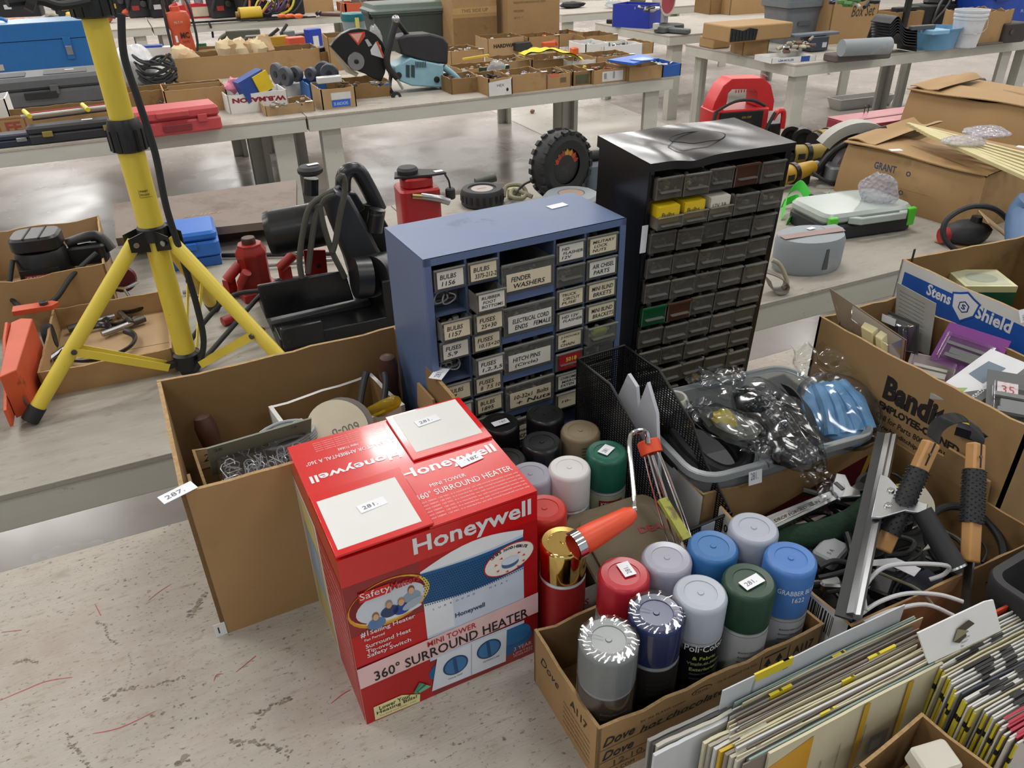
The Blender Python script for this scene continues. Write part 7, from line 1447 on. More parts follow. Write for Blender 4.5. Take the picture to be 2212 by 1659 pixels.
one(b, 'crumpled_paper', 'crumpled tan packing paper heaped in the very long brown carton', 'paper', (base(540, 165, .30)[0], base(540, 165, .30)[1], .875)).__setitem__('kind', 'stuff')
junkbox(460, 136, .35, .20, .10, 'brown box with a green-lidded jar behind the long carton', 'kraft_light', -2)
b = MB(); b.lathe([(.03, 0), (.033, .01), (.033, .08), (.027, .085)], '#8d9a86/.3', 18); j = tag(b.build('glass_jar', None, base(443, 126, .02, T+.007)), 'small glass jar with a dark green lid in the brown box', 'jar'); b = MB(); b.lathe([(.033, .085), (.033, .11), (.0, .112)], '#1f6b44/.4', 18); b.build('lid', j)
# reciprocating tools
for i, (px, py, s, m, lb) in enumerate(((520, 105, 1.0, '#55574a/.5', 'large olive-grey power tool with open D handle behind the long carton'), (560, 112, .9, '#4a4c44/.5', 'second olive-grey power tool right of the D-handled one'))):
    t = thing('power_tool', lb, 'power tool', base(px, py+22, .1), R(-6)); b = MB(); b.rbox((.06*s, 0, .17*s), (.26*s, .09, .07*s), m, .02, .006); b.rbox((.10*s, 0, .08*s), (.12*s, .09, .14*s), m, .02, .006); b.build('motor_body', t); b = MB(); b.tube([(-.05*s, 0, .18*s), (-.12*s, 0, .14*s), (-.12*s, 0, .05*s), (-.04*s, 0, .02*s), (.05*s, 0, .02*s)], .018, m, 10, 4); b.build('handle', t)
for i, (px, py, w_, h, m, lb) in enumerate(((612, 105, .14, .10, '#b08a28/.5', 'yellow-bodied tool among the clutter behind the long carton'), (648, 108, .13, .10, '#d05a45/.4', 'small orange-red box behind the crumpled paper'), (685, 90, .12, .11, '#2440a8/.4', 'royal blue box behind the clutter of tools'), (660, 80, .30, .05, '#27282a/.5', 'long black tool lying behind the orange-red box'), (630, 88, .10, .09, '#6f7276/.5', 'grey metal tool head beside the yellow-bodied tool'), (700, 112, .16, .04, '#222325/.5', 'black pistol-grip tool right of the orange-red box'), (590, 92, .10, .07, '#7c8288/.4', 'grey metallic box beside the second olive-grey tool'))):
    t = thing('small_tool' if 'box' not in lb else 'small_box', lb, 'tool' if 'box' not in lb else 'box', base(px, py+32, .08), R(7*i)); h += .09; b = MB(); b.rbox((0, 0, h/2), (w_, .08, h), m, .012, .005); b.build('body', t)
    if 'box' not in lb: b = MB(); b.tube([(-w_*.4, 0, h*.7), (-w_*.6, 0, h*.9), (w_*.1, 0, h*1.25)], .012, 'rubber', 8, 3); b.build('grip', t)
    else: b = MB(); b.box((0, -.0405, h*.55), (w_*.4, .001, h*.4), '#d8d8da/.4'); b.build('label', t)
b = MB(); b.tube([at(418, 132, .752), at(505, 128, .752)], .010, 'rubber', 8); one(b, 'black_bar', 'black bar slanting from the orange pump to the olive-grey tool', 'bar')
# cut-off saw
t = thing('cut_off_saw', 'petrol cut-off saw with black blade guard and pale blue body', 'saw', (0, 0, 0)); Y1 = 4.78
def fslab(pts, y, dy, m, nm, bev=.004):
    P = [aty(px, py, y) for px, py in pts]; b = MB(); b.rings([P, [p+Vector((0, dy, 0)) for p in P]], m, True); return b.build(nm, t, bev=bev)
cg = aty(775, 133, Y1); g = [(714, 100), (722, 88), (738, 74), (757, 64), (775, 61), (793, 64), (812, 74), (826, 90), (834, 110), (836, 132), (832, 158), (824, 176), (806, 170), (790, 160), (768, 152), (752, 142), (738, 126)]
gd = fslab(g, Y1, .05, 'black_plastic', 'blade_guard')
b = MB(); P = [aty(x, y, Y1-.002) for x, y in ((752, 72), (788, 68), (789, 78), (774, 98))]; b.add(P, [(3, 2, 1, 0)], '#b9472f/.4'); b.add([p+Vector((0, -.001, 0)) for p in (aty(757, 74, Y1-.002), aty(783, 71, Y1-.002), aty(773, 92, Y1-.002))], [(2, 1, 0)], '#d9a393/.4'); P = [aty(x, y, Y1-.002) for x, y in ((812, 90), (822, 98), (828, 126), (802, 118), (800, 108))]; b.add(P, [(4, 3, 2, 1, 0)], '#cdd0d4/.4'); P = [aty(x, y, Y1-.003) for x, y in ((812, 90), (816, 88), (832, 126), (828, 126))]; b.add(P, [(3, 2, 1, 0)], '#c85430/.4'); P = [aty(x, y, Y1-.002) for x, y in ((788, 86), (794, 84), (804, 98), (796, 101))]; b.add(P, [(3, 2, 1, 0)], '#a9abac/.4'); b.build('labels', gd)
b = MB(); c0 = aty(770, 133, Y1-.015); b.lathe([(0, 0), (.048, .0), (.052, .006), (.052, .02)], 'steel', 32, c=tuple(c0), ax='y'); b.lathe([(0, -.014), (.012, -.012), (.014, .0)], 'black_plastic', 16, c=tuple(c0), ax='y'); b.build('arbor_disc', t)
fslab([(716, 108), (752, 146), (775, 158), (770, 166), (748, 156), (722, 122)], Y1+.02, .006, '#b9b2a0/.5', 'cutting_disc', 0)
b = MB(); b.tube([aty(856, 44, Y1-.06), aty(850, 65, Y1-.06), aty(842, 95, Y1-.06), aty(836, 125, Y1-.05), aty(840, 148, Y1-.04), aty(860, 170, Y1-.02)], .019, 'dusty_black', 12, 4); b.tube([aty(856, 44, Y1-.06), aty(862, 52, Y1), aty(885, 82, Y1+.08)], .014, 'dusty_black', 10, 3); b.blob(tuple(aty(855, 42, Y1-.06)), (.05, .05, .05), 'steel', 10, 7); b.build('front_handle', t)
fslab([(858, 82), (880, 76), (930, 73), (958, 80), (970, 95), (968, 140), (920, 134), (868, 118)], Y1-.01, .16, 'dusty_black', 'engine_cover', .012)
fslab([(852, 145), (888, 125), (905, 130), (958, 140), (960, 190), (890, 186), (855, 172)], Y1-.03, .16, '#86b0be/.45', 'engine_housing', .008)
b = MB()
for i in range(7): p = aty(898+3.5*i, 133, Y1-.034); q = aty(899+3.5*i, 146, Y1-.034); b.bar(p, q, .004, .003, '#1d2a30')
b.build('vent_slots', t); b = MB()
for x0 in (877, 888):
    P = [aty(x, y, Y1-.033) for x, y in ((x0, 140), (x0+8, 141), (x0+8, 168), (x0, 166))]; b.add(P, [(3, 2, 1, 0)], '#2c3b42')
b.build('grille', t); b = MB()
for x_, y_, r in ((862, 163, .018), (944, 172, .018), (962, 163, .013)): b.lathe([(0, -.002), (r, 0), (r, .01)], '#16181a', 18, c=tuple(aty(x_, y_, Y1-.036)), ax='y')
b.build('cap_knobs', t)
b = MB(); b.tube([aty(958, 145, Y1), aty(975, 158, Y1), aty(994, 178, Y1), aty(996, 200, Y1), aty(975, 198, Y1), aty(955, 190, Y1)], .020, '#86b0be/.45', 12, 4); b.build('rear_handle', t)
b = MB(); b.lathe([(0, -.012), (.028, -.014), (.030, 0), (.028, .014), (0, .012)], 'rubber', 22, c=tuple(aty(856, 209, Y1-.10)), ax='y'); b.lathe([(0, -.016), (.011, -.016), (.012, -.012)], '#b9babb/.4', 14, c=tuple(aty(856, 209, Y1-.10)), ax='y'); b.tube([aty(845, 160, Y1), aty(842, 190, Y1-.03), aty(852, 205, Y1-.08)], .011, 'cast_black', 10, 3); b.tube([aty(858, 172, Y1-.04), aty(870, 192, Y1-.04)], .008, '#9b9a90/.5', 8); b.build('wheel', t)
junkbox(760, 150, .26, .30, .22, 'upright brown box behind the cut-off saw guard', 'kraft', -6); junkbox(795, 212, .30, .26, .09, 'brown box under the cut-off saw guard', 'kraft_dark', -3); loose(795, 190, .83, .2, .14, 'loose tools in the brown box under the saw guard', MT+['#3a5f8a/.4'], 15, 16, .02)
junkbox(705, 150, .2, .3, .12, 'dark narrow box right of the long paper-filled carton', 'kraft_dark', 2)
# tote, bucket, tall cartons
t = thing('storage_tote', 'dark grey-green lidded plastic tote behind the cut-off saw', 'tote', base(895, 108, .42), R(-2)); b = MB(); b.rings([rr(.55, .36, .03, 0), rr(.60, .40, .035, .26), rr(.62, .42, .035, .262), rr(.62, .42, .035, .28)], '#3b4540/.5', True); b.build('tub', t)
b = MB(); b.rings([rr(.64, .44, .035, .28), rr(.645, .445, .036, .30), rr(.60, .40, .03, .315), rr(.58, .38, .03, .345), rr(.55, .35, .03, .350)], '#5a675f/.5', True); b.build('lid', t); b = MB(); b.rbox((-.30, -.1, .27), (.05, .07, .06), 'black_plastic', .01, .004); b.build('latch', t)
t = thing('round_bucket', 'teal and grey bucket with a yellow tag between the pump area and the grey-green tote', 'bucket', base(777, 95, .22), 0); b = MB(); b.lathe([(.085, 0), (.105, .20), (.105, .22), (.095, .22), (.08, .01)], '#87949a/.3', 26, caps=False); b.lathe([(0, .012), (.08, .012)], '#87949a/.3', 20, caps=False); b.build('bucket', t); b = MB(); b.lathe([(.107, .18), (.11, .20), (.11, .235), (.10, .24), (.0, .242)], '#1f6f78/.4', 26); b.build('rim', t); b = MB(); b.tube([(-.11, 0, .2), (-.08, 0, .34), (.05, 0, .36), (.11, 0, .22)], .006, '#8a8b70/.5', 8, 4); b.build('bail_handle', t); b = MB(); b.box((0, -.108, .15), (.035, .006, .12), '#d9d06a/.5'); b.build('yellow_tag', t)
b = MB(); b.blob((0, 0, .12), (.10, .06, .25), 'bag_big', 14, 10, .06); one(b, 'plastic_bag', 'white plastic bag draped between the saw guard and the tote', 'bag', base(818, 130, .05))
def tall(px, py, w_, d, h, rz, label, art):
    t = thing('tall_carton', label, 'box', base(px, py, d), R(rz)); b = MB(); b.bx(-w_/2, -d/2, 0, w_/2, d/2, h, 'kraft'); f = Face(b, (-w_/2, -d/2, 0), (w_, 0, 0), (0, 0, h), k=.001); art(f); b.build('carton', t, bev=.005)
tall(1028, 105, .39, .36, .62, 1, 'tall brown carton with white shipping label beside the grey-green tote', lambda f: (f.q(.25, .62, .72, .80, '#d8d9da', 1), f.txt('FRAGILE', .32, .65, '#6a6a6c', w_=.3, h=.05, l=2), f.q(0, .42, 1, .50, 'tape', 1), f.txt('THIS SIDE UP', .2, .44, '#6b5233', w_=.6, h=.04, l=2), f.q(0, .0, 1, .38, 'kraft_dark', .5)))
tall(1155, 98, .47, .38, .62, -2, 'tall plain brown carton with faint printed lines, right of the labelled one', lambda f: [f.txt(s, .12, y, '#6b5233', w_=w_, h=.025) for s, y, w_ in (('KEEP DRY', .70, .25), ('HANDLE WITH CARE PLEASE DO NOT CRUSH', .52, .6), ('MODEL', .42, .2), ('QTY: 1', .34, .16))])
# the crowd of small boxes at the right end of the third row
G = [  # px, py of front base, width, depth, height, kind, label, fill colours
 (1010, 201, .20, .22, .09, 'kraft_dark', 'small brown box touching the blue saw handle', MT+['#a04a3a/.5']), (1082, 206, .155, .28, .10, 'kraft', 'small box with torn white printed front at the table edge', ['#222222', '#3a3a3c', 'steel_dark']),
 (1142, 198, .245, .24, .105, 'kraft', 'wide plain brown box fourth from the right at the front edge', ['#8b8fb0/.4', '#b9b9c4/.4', 'steel', '#c9c9c9']), (1208, 190, .165, .24, .085, 'kraft', 'narrow brown box with orange sticker at the front edge', ['#6b5a48', 'steel_dark']),
 (1257, 184, .135, .24, .085, 'kraft_dark', 'dark printed brown box at the front edge', ['#6b5a48', '#999999']), (1317, 179, .25, .26, .085, 'kraft', 'brown box with large white barcode label at the front edge', ['#8a4a3a', '#6b5a48', '#c9b92a/.4']),
 (1394, 172, .255, .26, .085, 'kraft', 'empty plain brown box second from the right end at the front edge', None), (1450, 165, .145, .26, .075, '#1f56a0/.5', 'royal blue box at the right front corner of the third row', ['#c0b9b0', '#e0d9d0']),
 (1050, 175, .34, .24, .085, 'kraft', 'brown box with white flap and dark green strip in the second rank', ['#8d8778', 'kraft_light']), (1120, 165, .22, .3, .10, 'kraft_light', 'pale brown box with a curved flap in the second rank', ['#8f8a80', '#b9b2a3/.5']),
 (1196, 160, .33, .26, .10, 'kraft', 'wide brown box in front of the yellow cloth', ['#5b5b5f', 'steel_dark', '#8d8778']), (1265, 160, .22, .26, .09, 'box_white', 'white box with black parts in the second rank', ['#27282a', '#3a3a3c']),
 (1330, 154, .30, .26, .10, 'kraft', 'brown box beneath the bright blue sheet', ['#6b5a48']), (1290, 132, .20, .26, .12, 'box_white', 'tall white box behind the yellow cloth', ['#27282a', '#8d8778']),
 (1345, 128, .34, .24, .10, 'box_white', 'white-backed tray full of upright sockets', ['steel_dark', 'steel', '#3a3a3c']), (1095, 120, .31, .26, .13, 'kraft_light', 'sturdy tan box with dark printed band in the rear rank', ['#3b3a42', '#d8d8d4', '#8f8a80']),
 (1175, 110, .28, .26, .11, 'kraft', 'brown box of black and orange tools in the rear rank', ['#1d1d1f', '#c85f2e/.5', '#d8d8d4']), (1230, 100, .26, .26, .10, 'kraft', 'brown box behind the orange tools in the rear rank', ['#c85f2e/.5', '#3a2020']),
 (1300, 102, .30, .30, .09, 'kraft', 'shallow empty brown tray near the rear right', None), (1380, 118, .26, .28, .08, 'kraft', 'brown tray with a white tag near the right rear corner', None), (1010, 140, .26, .3, .10, 'kraft', 'brown box with clear packs behind the saw handle', ['#8d8778', '#b9a9a0/.4', '#a9a9a4/.3'])]
for i, (px, py, w_, d, h, m, lb, cols) in enumerate(G):
    fr = None
    if 'torn white' in lb: fr = lambda f: (f.poly([(0, 0), (.96, 0), (.94, .8), (1, 1), (.85, .9), (0, .78)], '#d6d6d0/.5', 1), f.txt('HEX', .35, .5, '#4a4a4a', w_=.3, h=.15, l=2), f.ell(.78, .3, .05, .1, '#222222', 2))
    if 'barcode' in lb: fr = lambda f: (f.q(.26, .12, .88, .82, '#cfcfcd/.5', 1), [f.q(.32+.02*k, .3, .33+.02*k, .7, '#555555', 2) for k in range(4)], [f.q(.58+.02*k, .3, .59+.02*k, .78, '#555555', 2) for k in range(3)])
    if 'orange sticker' in lb: fr = lambda f: (f.q(.08, .8, .5, 1.0, '#c96a4a/.5', 1), f.q(.55, .35, .8, .7, '#6b5640', 1))
    if 'dark printed' in lb: fr = lambda f: f.q(.15, .1, .85, .75, '#4f5138/.6', 1)
    if 'dark green strip' in lb: fr = lambda f: (f.q(.35, .3, 1, .98, '#1d3a30/.5', 1), f.txt('BOXES', .5, .5, '#9fb0a4', w_=.3, h=.25, l=2), f.poly([(0, .3), (.33, .2), (.33, .5), (0, 1.1)], '#d6d6d4', 2))
    if 'printed band' in lb: fr = lambda f: f.txt('HARDWARE', .15, .45, '#3a2f20', w_=.7, h=.22, bold=.06)
    junkbox(px, py, w_, d, h, lb, m, -1+i % 3, front=fr, tagx=(.42 if i % 2 == 0 and m.startswith('kraft') else None))
    if cols: p = at(px, py); q_ = Vector((p.x, p.y+d/2, T+h*.55)); loose_b = loose(0, 0, 1.0, w_*.72, d*.66, 'assorted small parts inside the '+' '.join(lb.split()[:9]), cols, 300+i, 16 if w_ < .3 else 22, .018, hh=h*.35); loose_b.location = q_
b = MB(); P = []
b.sheet(lambda u, v: (-.20+.40*u+.02*v, -.07+.13*v-.08*u*u, .02+.03*sin(u*3)+.008*sin(u*17)*cos(v*9)-.05*u*u), 18, 8, '#d8c81e/.6'); b.sheet(lambda u, v: (-.20+.40*u+.02*v, -.07+.13*v-.08*u*u, .012+.03*sin(u*3)+.008*sin(u*17)*cos(v*9)-.05*u*u), 18, 8, '#d8c81e/.6')
one(b, 'yellow_cloth', 'bright yellow folded cloth draped across the boxes', 'cloth', tuple(at(1180, 118, .87)), R(2))
b = MB(); b.rings([[at(x, y, .855)+Vector((0, 0, dz)) for x, y in ((1312, 133), (1368, 141), (1416, 130), (1384, 120))] for dz in (0, .012)], '#1f62c4/.35', True); b.rings([[at(x, y, .869)+Vector((0, 0, dz)) for x, y in ((1360, 129), (1385, 132), (1412, 129), (1390, 124))] for dz in (0, .004)], '#8fb2e6/.25', True); one(b, 'blue_sheet', 'bright blue plastic lid lying over the boxes at the right end', 'lid')
b = MB(); b.bar(at(1000, 128, .86), at(1056, 119, .87), .02, .012, '#d9b94a/.4'); one(b, 'yellow_bar', 'yellow and pink bar lying across the box behind the saw handle', 'bar')
for i, (px, py, m, s, lb) in enumerate(((1250, 86, '#d9622e/.45', (.13, .06, .05), 'orange block over the rear boxes beside the white box'), (1185, 72, '#c9562a/.5', (.11, .05, .04), 'orange tool piece at the rear of the third row boxes'), (1125, 75, '#2b2d2b/.5', (.14, .08, .06), 'black drill body standing in the rear box'), (1208, 95, '#b8471f/.5', (.12, .05, .05), 'dark orange tool left of the orange block'))):
    b = MB(); b.rbox((0, 0, 0), s, m, .012, .005); b.tube([(s[0]*.2, 0, 0), (s[0]*.5, 0, .02), (s[0]*.75, 0, -.01)], .012, m, 8, 3); one(b, 'tool_piece', lb, 'tool', tuple(at(px, py+24, .80)), R(5*i))
b = MB(); b.blob((0, 0, 0), (.12, .10, .11), 'bag_big', 16, 10, .08, 5); one(b, 'plastic_bag', 'small clear plastic bag bulging above the pale brown box', 'bag', tuple(at(1072, 150, .815)))

# ---------------------------------------------------------------- right-hand table
b = MB(); open_box(b, .36, .22, .035, .004, 'box_white'); f = Face(b, (-.18, -.11, 0), (.36, 0, 0), (0, 0, .035)); f.txt('LEM-MULLER', .15, .25, '#5a62a0', w_=.35, h=.4, bold=.03); f.q(.66, 0, .86, 1, '#2b4f9e/.5', 1); one(b, 'white_tray', 'flat white card tray with blue corner at the left end of the right table', 'tray', base(1718, 134, .22), R(-8))
loose(1715, 108, .79, .26, .14, 'greasy metal machine parts heaped on the flat white tray', ['#a09684/.5/.5', 'steel', 'rusty', '#8a8478/.4/.6', '#c9bfa5/.6'], 71, 44, .028, hh=.06)
b = MB(); b.rbox((0, 0, .055), (.16, .14, .10), '#3d4654/.5', .01, .004); b.rbox((-.02, .0, .118), (.42, .09, .02), '#6b737d/.5', .005, .003); b.bx(.02, -.0715, .03, .06, -.0705, .065, '#d0d2d6/.5'); one(b, 'slate_box', 'slate blue-grey box with a long grey strip on top behind the greasy parts', 'box', base(1770, 112, .14), R(-4))
t = thing('oak_box', 'small brown box with a grey plastic liner at the left end of the right table', 'box', base(1640, 118, .24), R(-18)); b = MB(); open_box(b, .20, .24, .11, .008, 'kraft', 'kraft_dark'); b.build('carton', t); b = MB(); b.blob((0, 0, .105), (.15, .17, .05), 'bag_big', 14, 9, .08, 3); b.build('liner', t)
b = MB(); b.blob((0, 0, .08), (.09, .12, .17), '#b9aa8c/.7', 16, 10, .14, 6); b.blob((-.02, -.03, .12), (.05, .05, .11), '#d6d4d0/.5', 12, 8, .12, 9); one(b, 'work_gloves', 'pair of dirty cream and white work gloves hanging at the table end', 'gloves', base(1604, 112, .1))
for i, (px, py, w_, d, h, z, lb) in enumerate(((1640, 92, .52, .34, .10, 0, 'lower flat torn carton of black parts at the left of the right table'), (1645, 88, .56, .34, .11, .105, 'upper flat torn carton with a ragged opening, right table'), (1560, 105, .16, .2, .08, 0, 'small flattened brown carton at the left corner of the right table'))):
    t = thing('flat_carton', lb, 'box', base(px, py, d, T+z), R(-3)); b = MB(); b.bx(-w_/2, -d/2, 0, w_/2, d/2, h, 'kraft'); b.build('carton', t, bev=.01)
    if i < 2:
        b = MB(); b.prism([(-w_*.49, .01), (-w_*.1, .01), (-w_*.08, h*.75), (-w_*.2, h*.85), (-w_*.3, h*.7), (-w_*.49, h*.9)], (0, -.012, 0), 'black_plastic', o=(0, -d/2, 0)); 
        for k in range(7): b.bx(-w_*.47+k*.03, -d/2-.016, .015, -w_*.46+k*.03, -d/2-.012, h*.7, 'dusty_black')
        b.build('black_contents', t)
t = thing('storage_tote', 'grey plastic tote stacked upside behind the flat torn cartons', 'tote', base(1735, 95, .34), R(-3)); b = MB(); b.rings([rr(.30, .26, .03, 0), rr(.36, .32, .03, .26), rr(.40, .36, .03, .27), rr(.40, .36, .03, .31), rr(.37, .33, .03, .31)], '#6f757a/.5', True); b.build('tub', t); b = MB(); b.rings([rr(.34, .30, .03, .31), rr(.39, .35, .03, .52)], '#7d8388/.5', True); b.build('upper_tub', t); b = MB(); b.box((.0, -.155, .15), (.12, .006, .03), '#555b60'); b.build('grip', t)
t = thing('open_carton', 'brown carton with handwritten Box Set on its side, right table', 'box', base(1838, 92, .36), R(-4)); b = MB(); open_box(b, .46, .36, .34, .008, 'kraft', 'kraft_dark', wob=.01, seed=5); f = Face(b, (-.23, -.18, 0), (.46, 0, 0), (0, 0, .34), k=.001); f.txt('Box Set', .42, .56, '#3b2f22', w_=.50, h=.24, shear=.2); b.build('carton', t)
loose(1845, 8, 1.08, .32, .2, 'blue, green and white odds and ends filling the handwritten carton', ['#2b3f9e/.4', '#4a7a3a/.5', '#c9c9c4', '#1d1d1f'], 17, 26, .04)
b = MB(); b.cyl((-.20, 0, .055), (.16, -.05, .055), .055, 'grey_dusty', 26); one(b, 'grey_cylinder', 'dusty grey metal cylinder lying on a rough block, right table', 'cylinder', tuple(at(1865, 118, T+.045)), R(-6)); b = MB(); b.rbox((0, 0, .025), (.48, .15, .05), '#5b504b/.7', .02, .008); one(b, 'stone_block', 'long rough brown-grey block under the grey cylinder', 'block', base(1868, 131, .15), R(-6)); b = MB(); b.prism([(-.07, 0), (.05, .02), (.09, .07), (.0, .14)], (0, .008, 0), '#2b2d31/.5'); one(b, 'dark_tile', 'dark slate plate tilted against the stacked black troughs', 'plate', tuple(at(1885, 95, T+.05)), R(-8), rx=R(-20))
for i in range(7):
    b = MB(); n = 22
    P = [(-.12+.26*k/n, .075*math.exp(-((k/n-.22)/.20)**2)+.03*(1-k/n)) for k in range(n+1)]+[(.147, -.035-.004*i)]
    b.rings([[(x, -.03, z) for x, z in P], [(x, .17, z) for x, z in P], [(x, .17, z-.005) for x, z in P], [(x, -.03, z-.005) for x, z in P], [(x, -.03, z) for x, z in P]], 'trough_black', closed=False)
    p = at(1958, 118, T); one(b, 'black_trough', ['bottom', 'second lowest', 'third lowest', 'middle', 'third highest', 'second highest', 'topmost'][i]+' of the nested black plastic troughs beside the blue basin', 'trough', (p.x-.006*i, p.y+.08, T+.045+.019*i), R(-6), 'nested black troughs')
t = thing('blue_basin', 'ribbed light blue plastic basin between the black troughs and the white bucket', 'basin', base(2048, 108, .28), R(-2)); b = MB()
def oval(a_, c_, z, n=48, rib=0): return [(a_*cos(2*pi*j/n)*(1+rib*(j % 2)), c_*sin(2*pi*j/n)*(1+rib*(j % 2)), z) for j in range(n)]
b.rings([oval(.17, .12, 0, rib=.02), oval(.195, .14, .13, rib=.02), oval(.205, .15, .132), oval(.21, .155, .145), oval(.20, .145, .145), oval(.165, .115, .012)], '#5f93b8/.45'); b.add(oval(.165, .115, .012), [tuple(range(48))], '#5f93b8/.45'); b.build('basin', t)
b = MB(); b.rbox((0, 0, 0), (.16, .12, .03), '#7fb0cf/.35', .01, .004); b.rbox((-.1, .03, .03), (.22, .04, .03), '#4a4d50/.5', .01, .004); one(b, 'blue_tray', 'pale blue tray and grey bar resting in the blue basin', 'tray', tuple(at(2020, 68, .88)), R(-6))
t = thing('plastic_bucket', 'stack of white plastic buckets with wire bail at the edge of the right table', 'bucket', base(2108, 104, .22), 0); b = MB(); b.lathe([(.0, 0), (.088, .0), (.112, .19), (.116, .192), (.117, .202), (.113, .205), (.115, .215), (.12, .217), (.12, .23), (.116, .235), (.122, .245), (.122, .258), (.114, .258), (.09, .1)], '#cfd3d6/.35', 36, caps=False); b.build('bucket', t); b = MB(); b.tube([(.10, -.07, .20), (.05, -.115, .13), (-.05, -.115, .10), (-.11, -.06, .10)], .003, 'steel', 6, 4); b.build('bail_handle', t)
t = thing('brown_bag', 'open brown paper-lined carton behind the white buckets', 'box', base(2130, 95, .26), R(-5)); b = MB(); open_box(b, .40, .28, .24, .006, 'kraft', 'kraft_dark', wob=.02, seed=11); b.build('carton', t)
b = MB(); b.blob((0, 0, 0), (.30, .18, .10), 'kraft_light', 18, 10, .12, 3); one(b, 'crumpled_paper', 'crumpled brown paper in the carton behind the white buckets', 'paper', (base(2130, 95, .26)[0], base(2130, 95, .26)[1], .80))
t = thing('blue_cooler', 'large royal blue plastic bin at the top right corner', 'bin', base(2190, 62, .40), R(-6)); b = MB(); b.rings([rr(.62, .34, .04, 0), rr(.70, .40, .04, .27), rr(.74, .44, .04, .28), rr(.74, .44, .04, .31), rr(.68, .38, .04, .31), rr(.6, .3, .04, .05)], '#1f46a8/.4', True); b.build('bin', t); b = MB(); b.rbox((-.22, -.215, .25), (.14, .02, .05), '#17357f/.4', .01, .004); f = Face(b, (.0, -.211, .12), (.25, 0, 0), (0, 0, .05), k=.002); f.txt('Rubber', .1, .2, '#9fb2dc', w_=.7, h=.5); b.build('grip', t)
b = MB(); b.rbox((0, 0, .07), (.24, .16, .14), '#38322f/.7', .02, .008); b.cyl((-.05, -.085, .08), (-.05, -.075, .08), .02, 'steel_dark', 14); one(b, 'engine_part', 'dirty dark engine part at the right edge under the blue bin', 'machine part', base(2190, 92, .16), R(-5)); b = MB(); b.rbox((0, 0, .006), (.26, .07, .012), '#5b534a/.6', .004, .002); one(b, 'flat_plate', 'flat dark plate lying right of the white buckets', 'plate', base(2140, 97, .07), R(-4))
t = thing('black_machine', 'black folding machine frame with a paper tag behind the blue basin', 'machine', base(2035, 62, .3), R(-5)); b = MB(); b.rbox((0, 0, .10), (.36, .24, .18), 'black_matte', .03, .01); b.blob((.10, .0, .22), (.34, .22, .16), 'black_matte', 16, 9, .08, 5); b.build('body', t); b = MB()
for s_ in (-1, 1): b.tube([(-.10, -.13, .05), (-.02+.05*s_, -.14, .20), (.04, -.14, .40), (.05+.04*s_, -.12, .50)], .012, 'steel_dark', 8, 3)
b.build('frame_arm', t); b = MB(); b.box((.06, -.155, .27), (.03, .002, .10), '#d8d6ca/.5'); b.build('paper_tag', t)
t = thing('black_crate', 'dark crate and brown carton between the handwritten carton and the black machine', 'crate', base(1960, 72, .26), R(-5)); b = MB(); open_box(b, .30, .26, .17, .008, 'kraft_dark'); b.build('carton', t); b = MB(); b.rbox((-.06, -.14, .16), (.05, .04, .22), 'black_plastic', .008, .004); b.rbox((.06, -.0, .17), (.26, .08, .05), 'black_matte', .02, .006); b.build('black_brace', t)
# mitre saw and blue bin on the table behind
t = thing('blue_crate', 'royal blue open crate at the end of the table with the mitre saw', 'crate', base(1395, 60, .30), R(-62)); b = MB(); open_box(b, .40, .28, .20, .006, '#1d33a0/.5'); b.build('crate', t); loose(1400, 22, .93, .2, .2, 'black and orange tools heaped in the royal blue crate', ['#1d1d1f', '#b85a3a/.5', 'steel_dark', '#c9cacb'], 55, 18, .03)
t = thing('mitre_saw', 'mitre saw with round table and red-tinted blade guard', 'saw', base(1468, 72, .30), R(20)); b = MB(); b.lathe([(.0, .02), (.13, .02), (.135, .03), (.13, .055), (0, .06)], 'dusty_black', 34, c=(.06, .05, 0)); b.rbox((-.06, .0, .03), (.24, .12, .05), '#55585b/.5', .02, .008); b.rbox((-.08, -.15, .025), (.08, .22, .04), '#55585b/.5', .02, .008); b.rbox((-.18, .03, .06), (.06, .04, .05), '#c9c9c4/.5', .01, .004); b.build('base', t)
b = MB(); b.lathe([(0, -.004), (.115, -.004), (.12, 0), (.115, .004), (0, .004)], '#c9b9b0/.4', 36, ax='y', c=(.02, .06, .24)); b.lathe([(0, -.006), (.098, -.006), (0, -.0065)], '#a33a48/.4', 34, ax='y', c=(.02, .06, .245)); b.build('blade_guard', t); b = MB(); b.tube([(.10, .14, .05), (.13, .16, .18), (.08, .12, .33)], .035, '#8d9092/.4', 12, 3); b.rbox((.12, .12, .30), (.14, .16, .10), '#9a9da0/.4', .02, .008); b.build('motor_arm', t)
b = MB(); b.rbox((0, 0, .02), (.22, .10, .04), 'black_plastic', .02, .006); b.tube([(.05, 0, .03), (.14, -.02, .06), (.2, 0, .03)], .012, '#b85a3a/.5', 8, 3); one(b, 'power_tool', 'dark tool with orange grip left of the royal blue crate', 'power tool', base(1340, 52, .1), R(-60))
for i, (px, py, w_, h, m, lb) in enumerate(((1620, 30, .5, .20, 'kraft', 'brown carton at the top edge above the flat torn cartons'), (1560, 30, .3, .2, 'kraft_dark', 'darker brown carton at the top edge right of the mitre saw'), (1690, 26, .28, .22, 'kraft_dark', 'brown carton at the top edge left of the grey tote'))):
    t = thing('carton', lb, 'box', base(px, py, .3), R(-4)); b = MB(); open_box(b, w_, .3, h, .008, m); b.build('carton', t)
t = thing('floor_case', 'orange-red and dark tool case standing on the floor at the top edge', 'case', tuple(at(1470, 33, .9)), 0) if 0 else None

